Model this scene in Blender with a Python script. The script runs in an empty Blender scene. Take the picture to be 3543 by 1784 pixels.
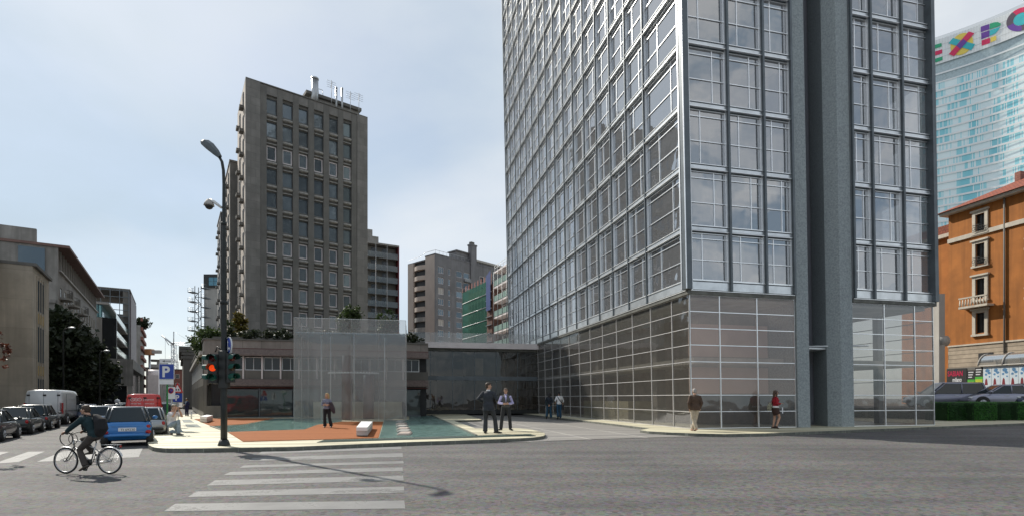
import bpy, bmesh, math, random
from mathutils import Vector, Matrix, Quaternion
R = math.radians
rnd = random.Random(7)
sc = bpy.context.scene
col = sc.collection
# ---------------------------------------------------------------- camera, sky, sun, exposure
EYE, FP, CXP, HYP, RZ = 1.4, 1850.0, 1771.5, 1375.0, -0.12
cam_d = bpy.data.cameras.new('camera'); cam = bpy.data.objects.new('camera', cam_d); col.objects.link(cam)
cam.location = (0, 0, EYE); cam.rotation_euler = (R(90), 0, 0)
cam_d.sensor_width = 36; cam_d.lens = 36 * FP / 3543; cam_d.shift_y = (HYP - 892) / 3543
cam_d.clip_start = 0.1; cam_d.clip_end = 3000
sc.camera = cam
SUN_EL = 40.0; SX, SY = -0.73, 0.68
w = bpy.data.worlds.new('World'); sc.world = w; w.use_nodes = True
nt = w.node_tree; nt.nodes.clear()
wo = nt.nodes.new('ShaderNodeOutputWorld'); bg = nt.nodes.new('ShaderNodeBackground'); bg.inputs[1].default_value = 0.092
sky = nt.nodes.new('ShaderNodeTexSky'); sky.sky_type = 'NISHITA'; sky.sun_disc = False
sky.sun_elevation = R(SUN_EL); sky.sun_rotation = math.atan2(SX, SY); sky.air_density = 1.0; sky.dust_density = 0.6; sky.ozone_density = 1.2
tc = nt.nodes.new('ShaderNodeTexCoord'); mp = nt.nodes.new('ShaderNodeMapping'); mp.inputs['Scale'].default_value = (1.2, 1.6, 2.6); mp.inputs['Rotation'].default_value = (0, 0.25, 0.4)
nz = nt.nodes.new('ShaderNodeTexNoise'); nz.inputs['Scale'].default_value = 1.5; nz.inputs['Detail'].default_value = 7; nz.inputs['Roughness'].default_value = 0.55
cr = nt.nodes.new('ShaderNodeValToRGB'); cr.color_ramp.elements[0].position = 0.32; cr.color_ramp.elements[1].position = 0.72
cr.color_ramp.elements[0].color = (0.55, 0.55, 0.55, 1); cr.color_ramp.elements[1].color = (1, 1, 1, 1)
mx = nt.nodes.new('ShaderNodeMix'); mx.data_type = 'RGBA'; mx.inputs[7].default_value = (5.2, 6.0, 6.6, 1)
L = nt.links.new
L(tc.outputs['Generated'], mp.inputs[0]); L(mp.outputs[0], nz.inputs['Vector']); L(nz.outputs[0], cr.inputs[0]); L(cr.outputs[0], mx.inputs[0])
cr2 = nt.nodes.new('ShaderNodeValToRGB'); cr2.color_ramp.elements[0].position = .38; cr2.color_ramp.elements[1].position = .64
cr2.color_ramp.elements[0].color = (.52, .63, .725, 1); cr2.color_ramp.elements[1].color = (.80, .84, .87, 1)
nz2 = nt.nodes.new('ShaderNodeTexNoise'); nz2.inputs['Scale'].default_value = .8; nz2.inputs['Detail'].default_value = 6; nz2.inputs['Roughness'].default_value = .48; nz2.inputs['Distortion'].default_value = .5
L(mp.outputs[0], nz2.inputs['Vector']); L(nz2.outputs[0], cr2.inputs[0])
sxyz = nt.nodes.new('ShaderNodeSeparateXYZ'); L(tc.outputs['Generated'], sxyz.inputs[0]); mrr = nt.nodes.new('ShaderNodeMapRange'); mrr.inputs[1].default_value = .1; mrr.inputs[2].default_value = -.25; L(sxyz.outputs[1], mrr.inputs[0])   # unseen broken cloud added behind the camera to reflect in the tower panes
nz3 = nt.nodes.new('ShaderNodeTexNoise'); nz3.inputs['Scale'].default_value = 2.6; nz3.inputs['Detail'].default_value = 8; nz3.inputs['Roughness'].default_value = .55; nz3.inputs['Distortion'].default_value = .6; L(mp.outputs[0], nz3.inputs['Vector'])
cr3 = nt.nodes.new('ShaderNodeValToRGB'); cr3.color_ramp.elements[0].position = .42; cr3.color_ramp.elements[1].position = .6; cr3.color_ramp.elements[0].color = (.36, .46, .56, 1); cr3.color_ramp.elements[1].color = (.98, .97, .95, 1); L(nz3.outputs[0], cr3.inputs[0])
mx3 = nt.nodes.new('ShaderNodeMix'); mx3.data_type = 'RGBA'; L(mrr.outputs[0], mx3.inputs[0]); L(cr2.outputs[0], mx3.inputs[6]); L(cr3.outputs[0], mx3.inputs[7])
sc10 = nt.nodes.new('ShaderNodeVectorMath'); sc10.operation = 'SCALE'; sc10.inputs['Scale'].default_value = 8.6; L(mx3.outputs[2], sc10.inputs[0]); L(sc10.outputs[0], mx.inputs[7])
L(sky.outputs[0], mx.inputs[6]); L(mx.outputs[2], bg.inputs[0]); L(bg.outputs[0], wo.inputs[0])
sd = bpy.data.lights.new('sun', 'SUN'); sd.energy = 3.8; sd.angle = R(0.6); sd.color = (1, 0.94, 0.84)
so = bpy.data.objects.new('sun', sd); col.objects.link(so)
tosun = Vector((SX, SY, 0)).normalized() * math.cos(R(SUN_EL)) + Vector((0, 0, math.sin(R(SUN_EL))))
so.rotation_euler = (-tosun).to_track_quat('-Z', 'Y').to_euler(); so.location = (-20, 20, 60)
sc.view_settings.view_transform = 'Standard'; sc.view_settings.look = 'None'; sc.view_settings.exposure = 0.42; sc.view_settings.gamma = 1
sc.render.engine = 'CYCLES'
sc.cycles.max_bounces = 8; sc.cycles.transparent_max_bounces = 24; sc.cycles.caustics_reflective = False; sc.cycles.caustics_refractive = False
sc.cycles.use_denoising = True

# ---------------------------------------------------------------- pixel <-> ground helpers (used to measure the place)
def G(px, py, z=0.0):
    Y = FP * (EYE - z) / (py - HYP)
    return ((px - CXP) / FP * Y, Y)
def WX(px, Y): return (px - CXP) / FP * Y
def WZ(py, Y): return EYE + (HYP - py) / FP * Y
def solve_t(px, X0, Y0, dx, dy):
    k = (px - CXP) / FP
    return (k * Y0 - X0) / (dx - k * dy)

# ---------------------------------------------------------------- mesh helpers
class MB:
    def __init__(s): s.v = []; s.f = []; s.m = []; s.sm = []
    def add(s, vs, fs, mi=0, smooth=False):
        o = len(s.v); s.v += [tuple(a) for a in vs]
        for f in fs: s.f.append(tuple(o + i for i in f)); s.m.append(mi); s.sm.append(smooth)
        return s
    def box(s, x0, x1, y0, y1, z0, z1, mi=0):
        vs = [(x, y, z) for z in (z0, z1) for y in (y0, y1) for x in (x0, x1)]
        return s.add(vs, [(0, 2, 3, 1), (4, 5, 7, 6), (0, 1, 5, 4), (2, 6, 7, 3), (0, 4, 6, 2), (1, 3, 7, 5)], mi)
    def bev(s, x0, x1, y0, y1, z0, z1, b, mi=0):   # box with bevelled vertical and top edges
        p = [(x0 + b, y0), (x1 - b, y0), (x1, y0 + b), (x1, y1 - b), (x1 - b, y1), (x0 + b, y1), (x0, y1 - b), (x0, y0 + b)]
        q = [(x0 + 1.7 * b, y0 + b), (x1 - 1.7 * b, y0 + b), (x1 - b, y0 + 1.7 * b), (x1 - b, y1 - 1.7 * b), (x1 - 1.7 * b, y1 - b), (x0 + 1.7 * b, y1 - b), (x0 + b, y1 - 1.7 * b), (x0 + b, y0 + 1.7 * b)]
        vs = [(a, c, z0) for a, c in p] + [(a, c, z1 - b) for a, c in p] + [(a, c, z1) for a, c in q]
        fs = [tuple(range(8))[::-1], tuple(range(16, 24))]
        for k in (0, 8):
            for i in range(8): fs.append((k + i, k + (i + 1) % 8, k + 8 + (i + 1) % 8, k + 8 + i))
        return s.add(vs, fs, mi)
    def prism(s, poly, z0, z1, mi=0):
        n = len(poly)
        vs = [(p[0], p[1], z0) for p in poly] + [(p[0], p[1], z1) for p in poly]
        fs = [tuple(range(n))[::-1], tuple(range(n, 2 * n))] + [(i, (i + 1) % n, n + (i + 1) % n, n + i) for i in range(n)]
        return s.add(vs, fs, mi)
    def sheet(s, poly, z, mi=0):
        return s.add([(p[0], p[1], z) for p in poly], [tuple(range(len(poly)))], mi)
    def tube(s, pts, rad, n=8, mi=0, caps=True, smooth=True, up=None, dome=False):
        pts = [Vector(p) for p in pts]
        if not isinstance(rad, (list,)): rad = [rad] * len(pts)
        if dome:
            def rr(r, k): return (r[0] * k, r[1] * k) if isinstance(r, tuple) else r * k
            def r0(r): return min(r) if isinstance(r, tuple) else r
            d0 = (pts[0] - pts[1]).normalized(); d1 = (pts[-1] - pts[-2]).normalized()
            a, b = pts[0], pts[-1]; ra, rb = rad[0], rad[-1]
            pts = [a + d0 * r0(ra) * .95, a + d0 * r0(ra) * .7] + pts + [b + d1 * r0(rb) * .7, b + d1 * r0(rb) * .95]
            rad = [rr(ra, .25), rr(ra, .7)] + rad + [rr(rb, .7), rr(rb, .25)]
        ref = Vector(up) if up else None
        vs = []; m = len(pts)
        for i, p in enumerate(pts):
            t = (pts[min(i + 1, m - 1)] - pts[max(i - 1, 0)]).normalized()
            if ref is None:
                ref = Vector((0, 1, 0)) if abs(t.y) < .9 else Vector((1, 0, 0))
            a = t.cross(ref)
            if a.length < 1e-5: a = t.orthogonal()
            a.normalize(); b = a.cross(t).normalized()
            if up is None: ref = b
            r = rad[i]; ra, rb = r if isinstance(r, tuple) else (r, r)
            for k in range(n):
                an = 2 * math.pi * k / n
                vs.append(p + a * (math.cos(an) * ra) + b * (math.sin(an) * rb))
        fs = []
        for i in range(m - 1):
            for k in range(n):
                fs.append((i * n + k, i * n + (k + 1) % n, (i + 1) * n + (k + 1) % n, (i + 1) * n + k))
        if caps: fs += [tuple(range(n))[::-1], tuple(range((m - 1) * n, m * n))]
        return s.add(vs, fs, mi, smooth)
    def ring(s, c, ax, R0, r, n=28, k=6, mi=0):   # torus round axis ax
        c = Vector(c); ax = Vector(ax).normalized(); a = ax.orthogonal().normalized(); b = ax.cross(a)
        vs = []
        for i in range(n):
            t = 2 * math.pi * i / n; d = a * math.cos(t) + b * math.sin(t)
            for j in range(k):
                u = 2 * math.pi * j / k; vs.append(c + d * (R0 + r * math.cos(u)) + ax * (r * math.sin(u)))
        fs = [(i * k + j, ((i + 1) % n) * k + j, ((i + 1) % n) * k + (j + 1) % k, i * k + (j + 1) % k) for i in range(n) for j in range(k)]
        return s.add(vs, fs, mi, True)
    def ell(s, c, r, n=12, m=8, mi=0, M=None):
        c = Vector(c); vs = [Vector((0, 0, -r[2]))]
        for i in range(1, m):
            ph = -math.pi / 2 + math.pi * i / m
            for k in range(n):
                t = 2 * math.pi * k / n
                vs.append(Vector((r[0] * math.cos(ph) * math.cos(t), r[1] * math.cos(ph) * math.sin(t), r[2] * math.sin(ph))))
        vs.append(Vector((0, 0, r[2])))
        if M is not None: vs = [M @ v for v in vs]
        vs = [c + v for v in vs]
        fs = [(0, 1 + (k + 1) % n, 1 + k) for k in range(n)]
        for i in range(m - 2):
            for k in range(n):
                a = 1 + i * n + k; b = 1 + i * n + (k + 1) % n
                fs.append((a, b, b + n, a + n))
        e = len(vs) - 1; o = 1 + (m - 2) * n
        fs += [(o + k, o + (k + 1) % n, e) for k in range(n)]
        return s.add(vs, fs, mi, True)
    def mesh(s, name, mats, recalc=True):
        me = bpy.data.meshes.new(name); me.from_pydata(s.v, [], s.f)
        for m in (mats if isinstance(mats, (list, tuple)) else [mats]): me.materials.append(m)
        me.polygons.foreach_set('material_index', s.m); me.polygons.foreach_set('use_smooth', s.sm)
        if recalc:
            b = bmesh.new(); b.from_mesh(me); bmesh.ops.recalc_face_normals(b, faces=b.faces); b.to_mesh(me); b.free()
        me.update(); return me
    def build(s, name, mats, parent=None, loc=(0, 0, 0), rz=0, recalc=True):
        return link(name, s.mesh(name, mats, recalc), parent, loc, rz)
def link(name, me, parent=None, loc=(0, 0, 0), rz=0):
    o = bpy.data.objects.new(name, me); col.objects.link(o); o.parent = parent; o.location = loc
    o.rotation_euler = rz if isinstance(rz, (tuple, list)) else (0, 0, rz)
    return o
def tag(o, label=None, cat=None, group=None, kind=None):
    if label: o['label'] = label
    if cat: o['category'] = cat
    if group: o['group'] = group
    if kind: o['kind'] = kind
    return o
def thing(name, label, cat, loc=(0, 0, 0), rz=0, group=None, scale=1):
    o = bpy.data.objects.new(name, None); col.objects.link(o); o.location = loc; o.rotation_euler = (0, 0, rz)
    o.scale = (scale,) * 3; o.empty_display_size = .3
    return tag(o, label, cat, group)
def copy_tree(o, parent=None):
    c = o.copy(); col.objects.link(c); c.parent = parent
    for ch in [x for x in bpy.data.objects if x.parent == o]: copy_tree(ch, c)
    return c
def remeshed(mb, name, mats, parent, voxel, smooth=2, disp=None):
    o = mb.build(name + '_tmp', mats)
    m = o.modifiers.new('r', 'REMESH'); m.mode = 'VOXEL'; m.voxel_size = voxel; m.use_smooth_shade = True
    if smooth:
        k = o.modifiers.new('s', 'SMOOTH'); k.iterations = smooth; k.factor = .5
    dg = bpy.context.evaluated_depsgraph_get(); me = bpy.data.meshes.new_from_object(o.evaluated_get(dg))
    me.name = name; old = o.data
    bpy.data.objects.remove(o); bpy.data.meshes.remove(old)
    for p in me.polygons: p.use_smooth = True
    return link(name, me, parent)
class Face:                                   # a wall face: origin, direction; n points outward
    def __init__(s, x, y, dx, dy):
        l = math.hypot(dx, dy); s.o = (x, y); s.d = (dx / l, dy / l); s.n = (dy / l, -dx / l); s.a = math.atan2(dy, dx)
    def pt(s, u, n, z=None):
        p = (s.o[0] + s.d[0] * u + s.n[0] * n, s.o[1] + s.d[1] * u + s.n[1] * n)
        return p if z is None else (p[0], p[1], z)
    def box(s, mb, u0, u1, n0, n1, z0, z1, mi=0):
        mb.prism([s.pt(u0, n0), s.pt(u1, n0), s.pt(u1, n1), s.pt(u0, n1)], z0, z1, mi)
    def quad(s, mb, pts, n, mi=0):
        mb.add([s.pt(u, n, z) for u, z in pts], [tuple(range(len(pts)))], mi)
def wall_grid(mb, F, U, cols, z0, z1, rows, th=.25, mi=0):
    """wall from u=0..U with openings cols x rows"""
    e = 0
    for a, b in cols:
        if a > e + 1e-4: F.box(mb, e, a, -th, 0, z0, z1, mi)
        zc = z0
        for c, d in rows:
            if c > zc + 1e-4: F.box(mb, a, b, -th, 0, zc, c, mi)
            zc = d
        if z1 > zc + 1e-4: F.box(mb, a, b, -th, 0, zc, z1, mi)
        e = b
    if U > e + 1e-4: F.box(mb, e, U, -th, 0, z0, z1, mi)
WC = {}
def window(parent, F, u, z, w, h, gm, fm, n=-.18, fr=.07, bars=(1, 0), name='window', fd=.07):
    key = (round(w, 3), round(h, 3), gm.name, fm.name, fr, bars, fd)
    if key not in WC:
        a = MB().add([(fr * .5, 0, fr * .5), (w - fr * .5, 0, fr * .5), (w - fr * .5, 0, h - fr * .5), (fr * .5, 0, h - fr * .5)], [(0, 1, 2, 3)])
        b = MB(); g = .003
        b.box(0, fr, -fd, .02, 0, h); b.box(w - fr, w, -fd, .02, 0, h); b.box(fr, w - fr, -fd, .02, 0, fr); b.box(fr, w - fr, -fd, .02, h - fr, h)
        nx, nzb = bars
        for i in range(nx):
            c = w * (i + 1) / (nx + 1); b.box(c - fr * .35, c + fr * .35, -fd * .7, .015, fr, h - fr)
        for i in range(nzb):
            c = h * (i + 1) / (nzb + 1); b.box(fr, w - fr, -fd * .65, .01, c - fr * .3, c + fr * .3)
        WC[key] = (a.mesh('pane', gm, False), b.mesh('window_frame', fm))
    pa, fb = WC[key]
    p = link(name, pa, parent, F.pt(u, n, z), F.a); link('window_frame', fb, p)
    return p
def text_mesh(txt, size, mat, parent, loc, rot, name='lettering', align='LEFT', depth=.004, sx=1.0, bold=0):
    c = bpy.data.curves.new('t', 'FONT'); c.body = txt; c.size = size; c.extrude = depth; c.align_x = align; c.offset = bold
    o = bpy.data.objects.new('t', c); col.objects.link(o)
    dg = bpy.context.evaluated_depsgraph_get(); me = bpy.data.meshes.new_from_object(o.evaluated_get(dg)); me.name = name
    bpy.data.objects.remove(o); me.materials.clear(); me.materials.append(mat)
    if sx != 1.0:
        for v in me.vertices: v.co.x *= sx
    return link(name, me, parent, loc, rot)

# ---------------------------------------------------------------- materials
def newmat(name):
    m = bpy.data.materials.new(name); m.use_nodes = True; t = m.node_tree; t.nodes.clear()
    o = t.nodes.new('ShaderNodeOutputMaterial'); return m, t, o
def nd(t, k, **kw):
    n = t.nodes.new('ShaderNode' + k)
    for a, b in kw.items():
        if a in n.inputs: n.inputs[a].default_value = b
        else: setattr(n, a, b)
    return n
def mixc(t, fac, a, b, mode='MIX'):
    n = t.nodes.new('ShaderNodeMix'); n.data_type = 'RGBA'; n.blend_type = mode
    for i, x in ((0, fac), (6, a), (7, b)):
        if isinstance(x, bpy.types.NodeSocket): t.links.new(x, n.inputs[i])
        elif i == 0: n.inputs[0].default_value = x
        else: n.inputs[i].default_value = (x[0], x[1], x[2], 1)
    return n.outputs[2]
def ramp(t, inp, p0, p1):
    n = nd(t, 'MapRange'); n.inputs[1].default_value = p0; n.inputs[2].default_value = p1
    t.links.new(inp, n.inputs[0]); return n.outputs[0]
def mat(name, c, rough=.7, metal=0, var=.18, scale=1.5, bump=0.0, bs=30, spec=.5, orand=0.0, joints=None, streak=0.0, coat=0, alpha=None):
    m, t, o = newmat(name); l = t.links.new
    g = nd(t, 'TexCoord'); v = g.outputs['Object']
    n = nd(t, 'TexNoise', Scale=scale, Detail=6.0, Roughness=.6); l(v, n.inputs['Vector'])
    lo = [max(0, x * (1 - var)) for x in c]; hi = [min(1, x * (1 + var)) for x in c]
    cc = mixc(t, ramp(t, n.outputs[0], .3, .7), lo, hi)
    if streak:
        mpn = nd(t, 'Mapping'); mpn.inputs['Scale'].default_value = (2.2, 2.2, .12); l(v, mpn.inputs[0])
        n2 = nd(t, 'TexNoise', Scale=1.0, Detail=5.0); l(mpn.outputs[0], n2.inputs['Vector'])
        cc = mixc(t, ramp(t, n2.outputs[0], .45, .75), cc, [x * (1 - streak) for x in c])
    if joints:
        jw, jh, jc, js = joints
        sp = nd(t, 'SeparateXYZ'); l(v, sp.inputs[0]); ad = nd(t, 'Math', operation='ADD'); l(sp.outputs[0], ad.inputs[0]); l(sp.outputs[1], ad.inputs[1])
        cb = nd(t, 'CombineXYZ'); l(ad.outputs[0], cb.inputs[0]); l(sp.outputs[2], cb.inputs[1])
        br = nd(t, 'TexBrick'); br.inputs['Scale'].default_value = 1; br.inputs['Mortar Size'].default_value = js; br.inputs['Brick Width'].default_value = jw; br.inputs['Row Height'].default_value = jh
        br.inputs['Color1'].default_value = (1, 1, 1, 1); br.inputs['Color2'].default_value = (.82, .82, .82, 1); br.inputs['Mortar'].default_value = (jc, jc, jc, 1)
        l(cb.outputs[0], br.inputs['Vector']); cc = mixc(t, 1.0, cc, br.outputs[0], 'MULTIPLY')
    if orand:
        oi = nd(t, 'ObjectInfo'); cc = mixc(t, ramp(t, oi.outputs['Random'], 0, 1), mixc(t, orand, cc, (0, 0, 0)), mixc(t, orand * .4, cc, (1, 1, 1)))
    p = nd(t, 'BsdfPrincipled'); p.inputs['Roughness'].default_value = rough; p.inputs['Metallic'].default_value = metal; p.inputs['Specular IOR Level'].default_value = spec
    if coat: p.inputs['Coat Weight'].default_value = coat; p.inputs['Coat Roughness'].default_value = .05
    l(cc, p.inputs['Base Color'])
    if bump:
        nb = nd(t, 'TexNoise', Scale=bs, Detail=4.0); l(v, nb.inputs['Vector']); b = nd(t, 'Bump', Strength=bump, Distance=.02); l(nb.outputs[0], b.inputs['Height']); l(b.outputs[0], p.inputs['Normal'])
    l(p.outputs[0], o.inputs[0]); return m
def glass(name, tint, gloss=.12, haze=0.0, hazec=(.5, .5, .5), rough=.02):
    m, t, o = newmat(name); l = t.links.new
    tr = nd(t, 'BsdfTransparent'); tr.inputs[0].default_value = (*tint, 1)
    gl = nd(t, 'BsdfGlossy'); gl.inputs['Roughness'].default_value = rough; gl.inputs[0].default_value = (.93, .95, .97, 1)
    gg = nd(t, 'TexCoord'); nn_ = nd(t, 'TexNoise', Scale=.7, Detail=2.0); l(gg.outputs['Object'], nn_.inputs['Vector']); bb_ = nd(t, 'Bump', Strength=.25, Distance=.06); l(nn_.outputs[0], bb_.inputs['Height']); l(bb_.outputs[0], gl.inputs['Normal'])
    lw = nd(t, 'LayerWeight'); lw.inputs[0].default_value = .25
    mr = nd(t, 'MapRange'); mr.inputs[3].default_value = gloss; mr.inputs[4].default_value = min(1, gloss + .6); l(lw.outputs['Fresnel'], mr.inputs[0])
    a = nd(t, 'MixShader'); l(mr.outputs[0], a.inputs[0]); l(tr.outputs[0], a.inputs[1]); l(gl.outputs[0], a.inputs[2]); out = a.outputs[0]
    if haze:
        df = nd(t, 'BsdfDiffuse'); df.inputs[0].default_value = (*hazec, 1)
        b = nd(t, 'MixShader'); b.inputs[0].default_value = haze; l(out, b.inputs[1]); l(df.outputs[0], b.inputs[2]); out = b.outputs[0]
    l(out, o.inputs[0]); return m
def emis(name, c, s):
    m, t, o = newmat(name); p = nd(t, 'BsdfPrincipled'); p.inputs['Base Color'].default_value = (*c, 1); p.inputs['Emission Color'].default_value = (*c, 1); p.inputs['Emission Strength'].default_value = s
    t.links.new(p.outputs[0], o.inputs[0]); return m
def leafmat(name, c, var=.5):
    m, t, o = newmat(name); l = t.links.new
    g = nd(t, 'NewGeometry'); n = nd(t, 'TexNoise', Scale=2.2, Detail=3.0); l(g.outputs['Position'], n.inputs['Vector'])
    cc = mixc(t, ramp(t, n.outputs[0], .35, .65), [x * (1 - var) for x in c], [x * (1 + var) for x in c])
    cc = mixc(t, g.outputs['Random Per Island'], cc, [c[0] * 1.5, c[1] * 1.4, c[2]])
    p = nd(t, 'BsdfPrincipled'); p.inputs['Roughness'].default_value = .55; l(cc, p.inputs['Base Color'])
    tl = nd(t, 'BsdfTranslucent'); l(cc, tl.inputs[0]); ms = nd(t, 'MixShader'); ms.inputs[0].default_value = .3
    l(p.outputs[0], ms.inputs[1]); l(tl.outputs[0], ms.inputs[2]); l(ms.outputs[0], o.inputs[0]); return m

def asphalt():
    m, t, o = newmat('asphalt'); l = t.links.new; g = nd(t, 'TexCoord'); v = g.outputs['Object']
    n0 = nd(t, 'TexNoise', Scale=.25, Detail=8.0, Roughness=.65); l(v, n0.inputs['Vector'])
    mpt = nd(t, 'Mapping'); mpt.inputs['Scale'].default_value = (.08, 1.1, 1); l(v, mpt.inputs[0]); nt_ = nd(t, 'TexNoise', Scale=1.0, Detail=3.0); l(mpt.outputs[0], nt_.inputs['Vector'])
    n0m = nd(t, 'Math', operation='ADD'); l(n0.outputs[0], n0m.inputs[0]); nsc = nd(t, 'MapRange'); nsc.inputs[1].default_value = .35; nsc.inputs[2].default_value = .65; nsc.inputs[3].default_value = -.14; nsc.inputs[4].default_value = .14; l(nt_.outputs[0], nsc.inputs[0]); l(nsc.outputs[0], n0m.inputs[1])
    base = mixc(t, ramp(t, n0m.outputs[0], .3, .7), (.050, .048, .048), (.086, .082, .079))
    vo = nd(t, 'TexVoronoi', Scale=17.0); l(v, vo.inputs['Vector'])
    hs = nd(t, 'HueSaturation'); hs.inputs['Saturation'].default_value = .42; hs.inputs['Value'].default_value = 1; l(vo.outputs['Color'], hs.inputs['Color'])
    c1 = mixc(t, .5, base, mixc(t, 1.0, mixc(t, 1.0, base, (3.0, 3.0, 3.0), 'MULTIPLY'), hs.outputs[0], 'MULTIPLY'))
    n1 = nd(t, 'TexNoise', Scale=60.0, Detail=3.0, Roughness=.8); l(v, n1.inputs['Vector'])
    c2 = mixc(t, 1.0, c1, mixc(t, ramp(t, n1.outputs[0], .3, .7), (.62, .62, .62), (1.4, 1.4, 1.4)), 'MULTIPLY')
    n2 = nd(t, 'TexNoise', Scale=9.0, Detail=5.0, Roughness=.7); l(v, n2.inputs['Vector'])
    c2 = mixc(t, ramp(t, n2.outputs[0], .66, .7), c2, (.03, .03, .03))
    # repair seams
    vs = nd(t, 'TexVoronoi', Scale=.16); vs.feature = 'DISTANCE_TO_EDGE'
    wn = nd(t, 'TexNoise', Scale=1.2, Detail=4.0); l(v, wn.inputs['Vector']); va = nd(t, 'VectorMath', operation='ADD')
    sca = nd(t, 'VectorMath', operation='SCALE'); sca.inputs['Scale'].default_value = .8; l(wn.outputs['Color'], sca.inputs[0]); l(v, va.inputs[0]); l(sca.outputs[0], va.inputs[1]); l(va.outputs[0], vs.inputs['Vector'])
    c2 = mixc(t, ramp(t, vs.outputs['Distance'], .002, .0), c2, (.08, .08, .08))
    p = nd(t, 'BsdfPrincipled'); p.inputs['Roughness'].default_value = .85; l(c2, p.inputs['Base Color'])
    b = nd(t, 'Bump', Strength=.5, Distance=.01); l(n1.outputs[0], b.inputs['Height']); l(b.outputs[0], p.inputs['Normal']); l(p.outputs[0], o.inputs[0]); return m
def roadpaint():
    m, t, o = newmat('road_paint'); l = t.links.new; g = nd(t, 'TexCoord'); v = g.outputs['Object']
    n0 = nd(t, 'TexNoise', Scale=22.0, Detail=8.0, Roughness=.75); l(v, n0.inputs['Vector'])
    n1 = nd(t, 'TexNoise', Scale=1.3, Detail=3.0); l(v, n1.inputs['Vector'])
    a = nd(t, 'Math', operation='ADD'); l(n0.outputs[0], a.inputs[0]); l(n1.outputs[0], a.inputs[1])
    c = mixc(t, ramp(t, a.outputs[0], 1.06, 1.22), mixc(t, ramp(t, n1.outputs[0], .3, .7), (.15, .15, .15), (.235, .235, .23)), (.085, .085, .085))
    p = nd(t, 'BsdfPrincipled'); p.inputs['Roughness'].default_value = .7; l(c, p.inputs['Base Color']); l(p.outputs[0], o.inputs[0]); return m
def slabs(name, ca, cb, band_dir, joints):
    """pale stone paving with uneven bands between slabs laid along band_dir"""
    m, t, o = newmat(name); l = t.links.new; g = nd(t, 'TexCoord'); v = g.outputs['Object']
    mp_ = nd(t, 'Mapping'); mp_.inputs['Rotation'].default_value = (0, 0, band_dir); l(v, mp_.inputs[0])
    mp2 = nd(t, 'Mapping'); mp2.inputs['Scale'].default_value = (.1, 1.5, 1); l(mp_.outputs[0], mp2.inputs[0])
    n = nd(t, 'TexNoise', Scale=1.0, Detail=5.0, Roughness=.6); l(mp2.outputs[0], n.inputs['Vector'])
    c = mixc(t, ramp(t, n.outputs[0], .42, .56), cb, ca)
    br = nd(t, 'TexBrick'); br.inputs['Scale'].default_value = 1; br.inputs['Brick Width'].default_value = joints[0]; br.inputs['Row Height'].default_value = joints[1]; br.inputs['Mortar Size'].default_value = joints[2]
    jc = joints[3]
    br.inputs['Color1'].default_value = (1, 1, 1, 1); br.inputs['Color2'].default_value = (.9, .9, .9, 1); br.inputs['Mortar'].default_value = (jc, jc, jc, 1); br.offset = joints[4]
    l(mp_.outputs[0], br.inputs['Vector']); c = mixc(t, 1.0, c, br.outputs[0], 'MULTIPLY')
    n3 = nd(t, 'TexNoise', Scale=40.0, Detail=4.0); l(v, n3.inputs['Vector']); c = mixc(t, 1.0, c, mixc(t, n3.outputs[0], (.85, .85, .85), (1.1, 1.1, 1.1)), 'MULTIPLY')
    p = nd(t, 'BsdfPrincipled'); p.inputs['Roughness'].default_value = .6; l(c, p.inputs['Base Color']); l(p.outputs[0], o.inputs[0]); return m
def water():
    m, t, o = newmat('pool_water'); l = t.links.new; g = nd(t, 'TexCoord'); v = g.outputs['Object']
    mp_ = nd(t, 'Mapping'); mp_.inputs['Scale'].default_value = (.8, 3.2, 1); l(v, mp_.inputs[0])
    n = nd(t, 'TexNoise', Scale=2.4, Detail=6.0, Roughness=.65); n.inputs['Distortion'].default_value = .6; l(mp_.outputs[0], n.inputs['Vector'])
    c = mixc(t, ramp(t, n.outputs[0], .43, .58), (.055, .13, .115), (.25, .40, .35))  # light and dark of the ripples painted into the water colour
    p = nd(t, 'BsdfPrincipled'); p.inputs['Roughness'].default_value = .08; p.inputs['IOR'].default_value = 1.33; l(c, p.inputs['Base Color'])
    b = nd(t, 'Bump', Strength=.7, Distance=.08); l(n.outputs[0], b.inputs['Height']); l(b.outputs[0], p.inputs['Normal']); l(p.outputs[0], o.inputs[0]); return m
def deckmat():
    m, t, o = newmat('orange_decking'); l = t.links.new; g = nd(t, 'TexCoord'); v = g.outputs['Object']
    sp = nd(t, 'SeparateXYZ'); l(v, sp.inputs[0])
    wv = nd(t, 'Math', operation='MULTIPLY'); wv.inputs[1].default_value = 7.0; l(sp.outputs[1], wv.inputs[0])
    fr = nd(t, 'Math', operation='FRACT'); l(wv.outputs[0], fr.inputs[0])
    fl = nd(t, 'Math', operation='FLOOR'); l(wv.outputs[0], fl.inputs[0]); wn = nd(t, 'TexWhiteNoise'); wn.noise_dimensions = '1D'; l(fl.outputs[0], wn.inputs['W'])
    c = mixc(t, wn.outputs[0], (.29, .098, .03), (.36, .125, .042))
    c = mixc(t, ramp(t, fr.outputs[0], .1, .04), c, (.13, .04, .015))
    n = nd(t, 'TexNoise', Scale=5.0, Detail=6.0); l(v, n.inputs['Vector']); c = mixc(t, 1.0, c, mixc(t, n.outputs[0], (.75, .75, .75), (1.2, 1.2, 1.2)), 'MULTIPLY')
    p = nd(t, 'BsdfPrincipled'); p.inputs['Roughness'].default_value = .85; p.inputs['Specular IOR Level'].default_value = .15; l(c, p.inputs['Base Color']); l(p.outputs[0], o.inputs[0]); return m
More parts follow.
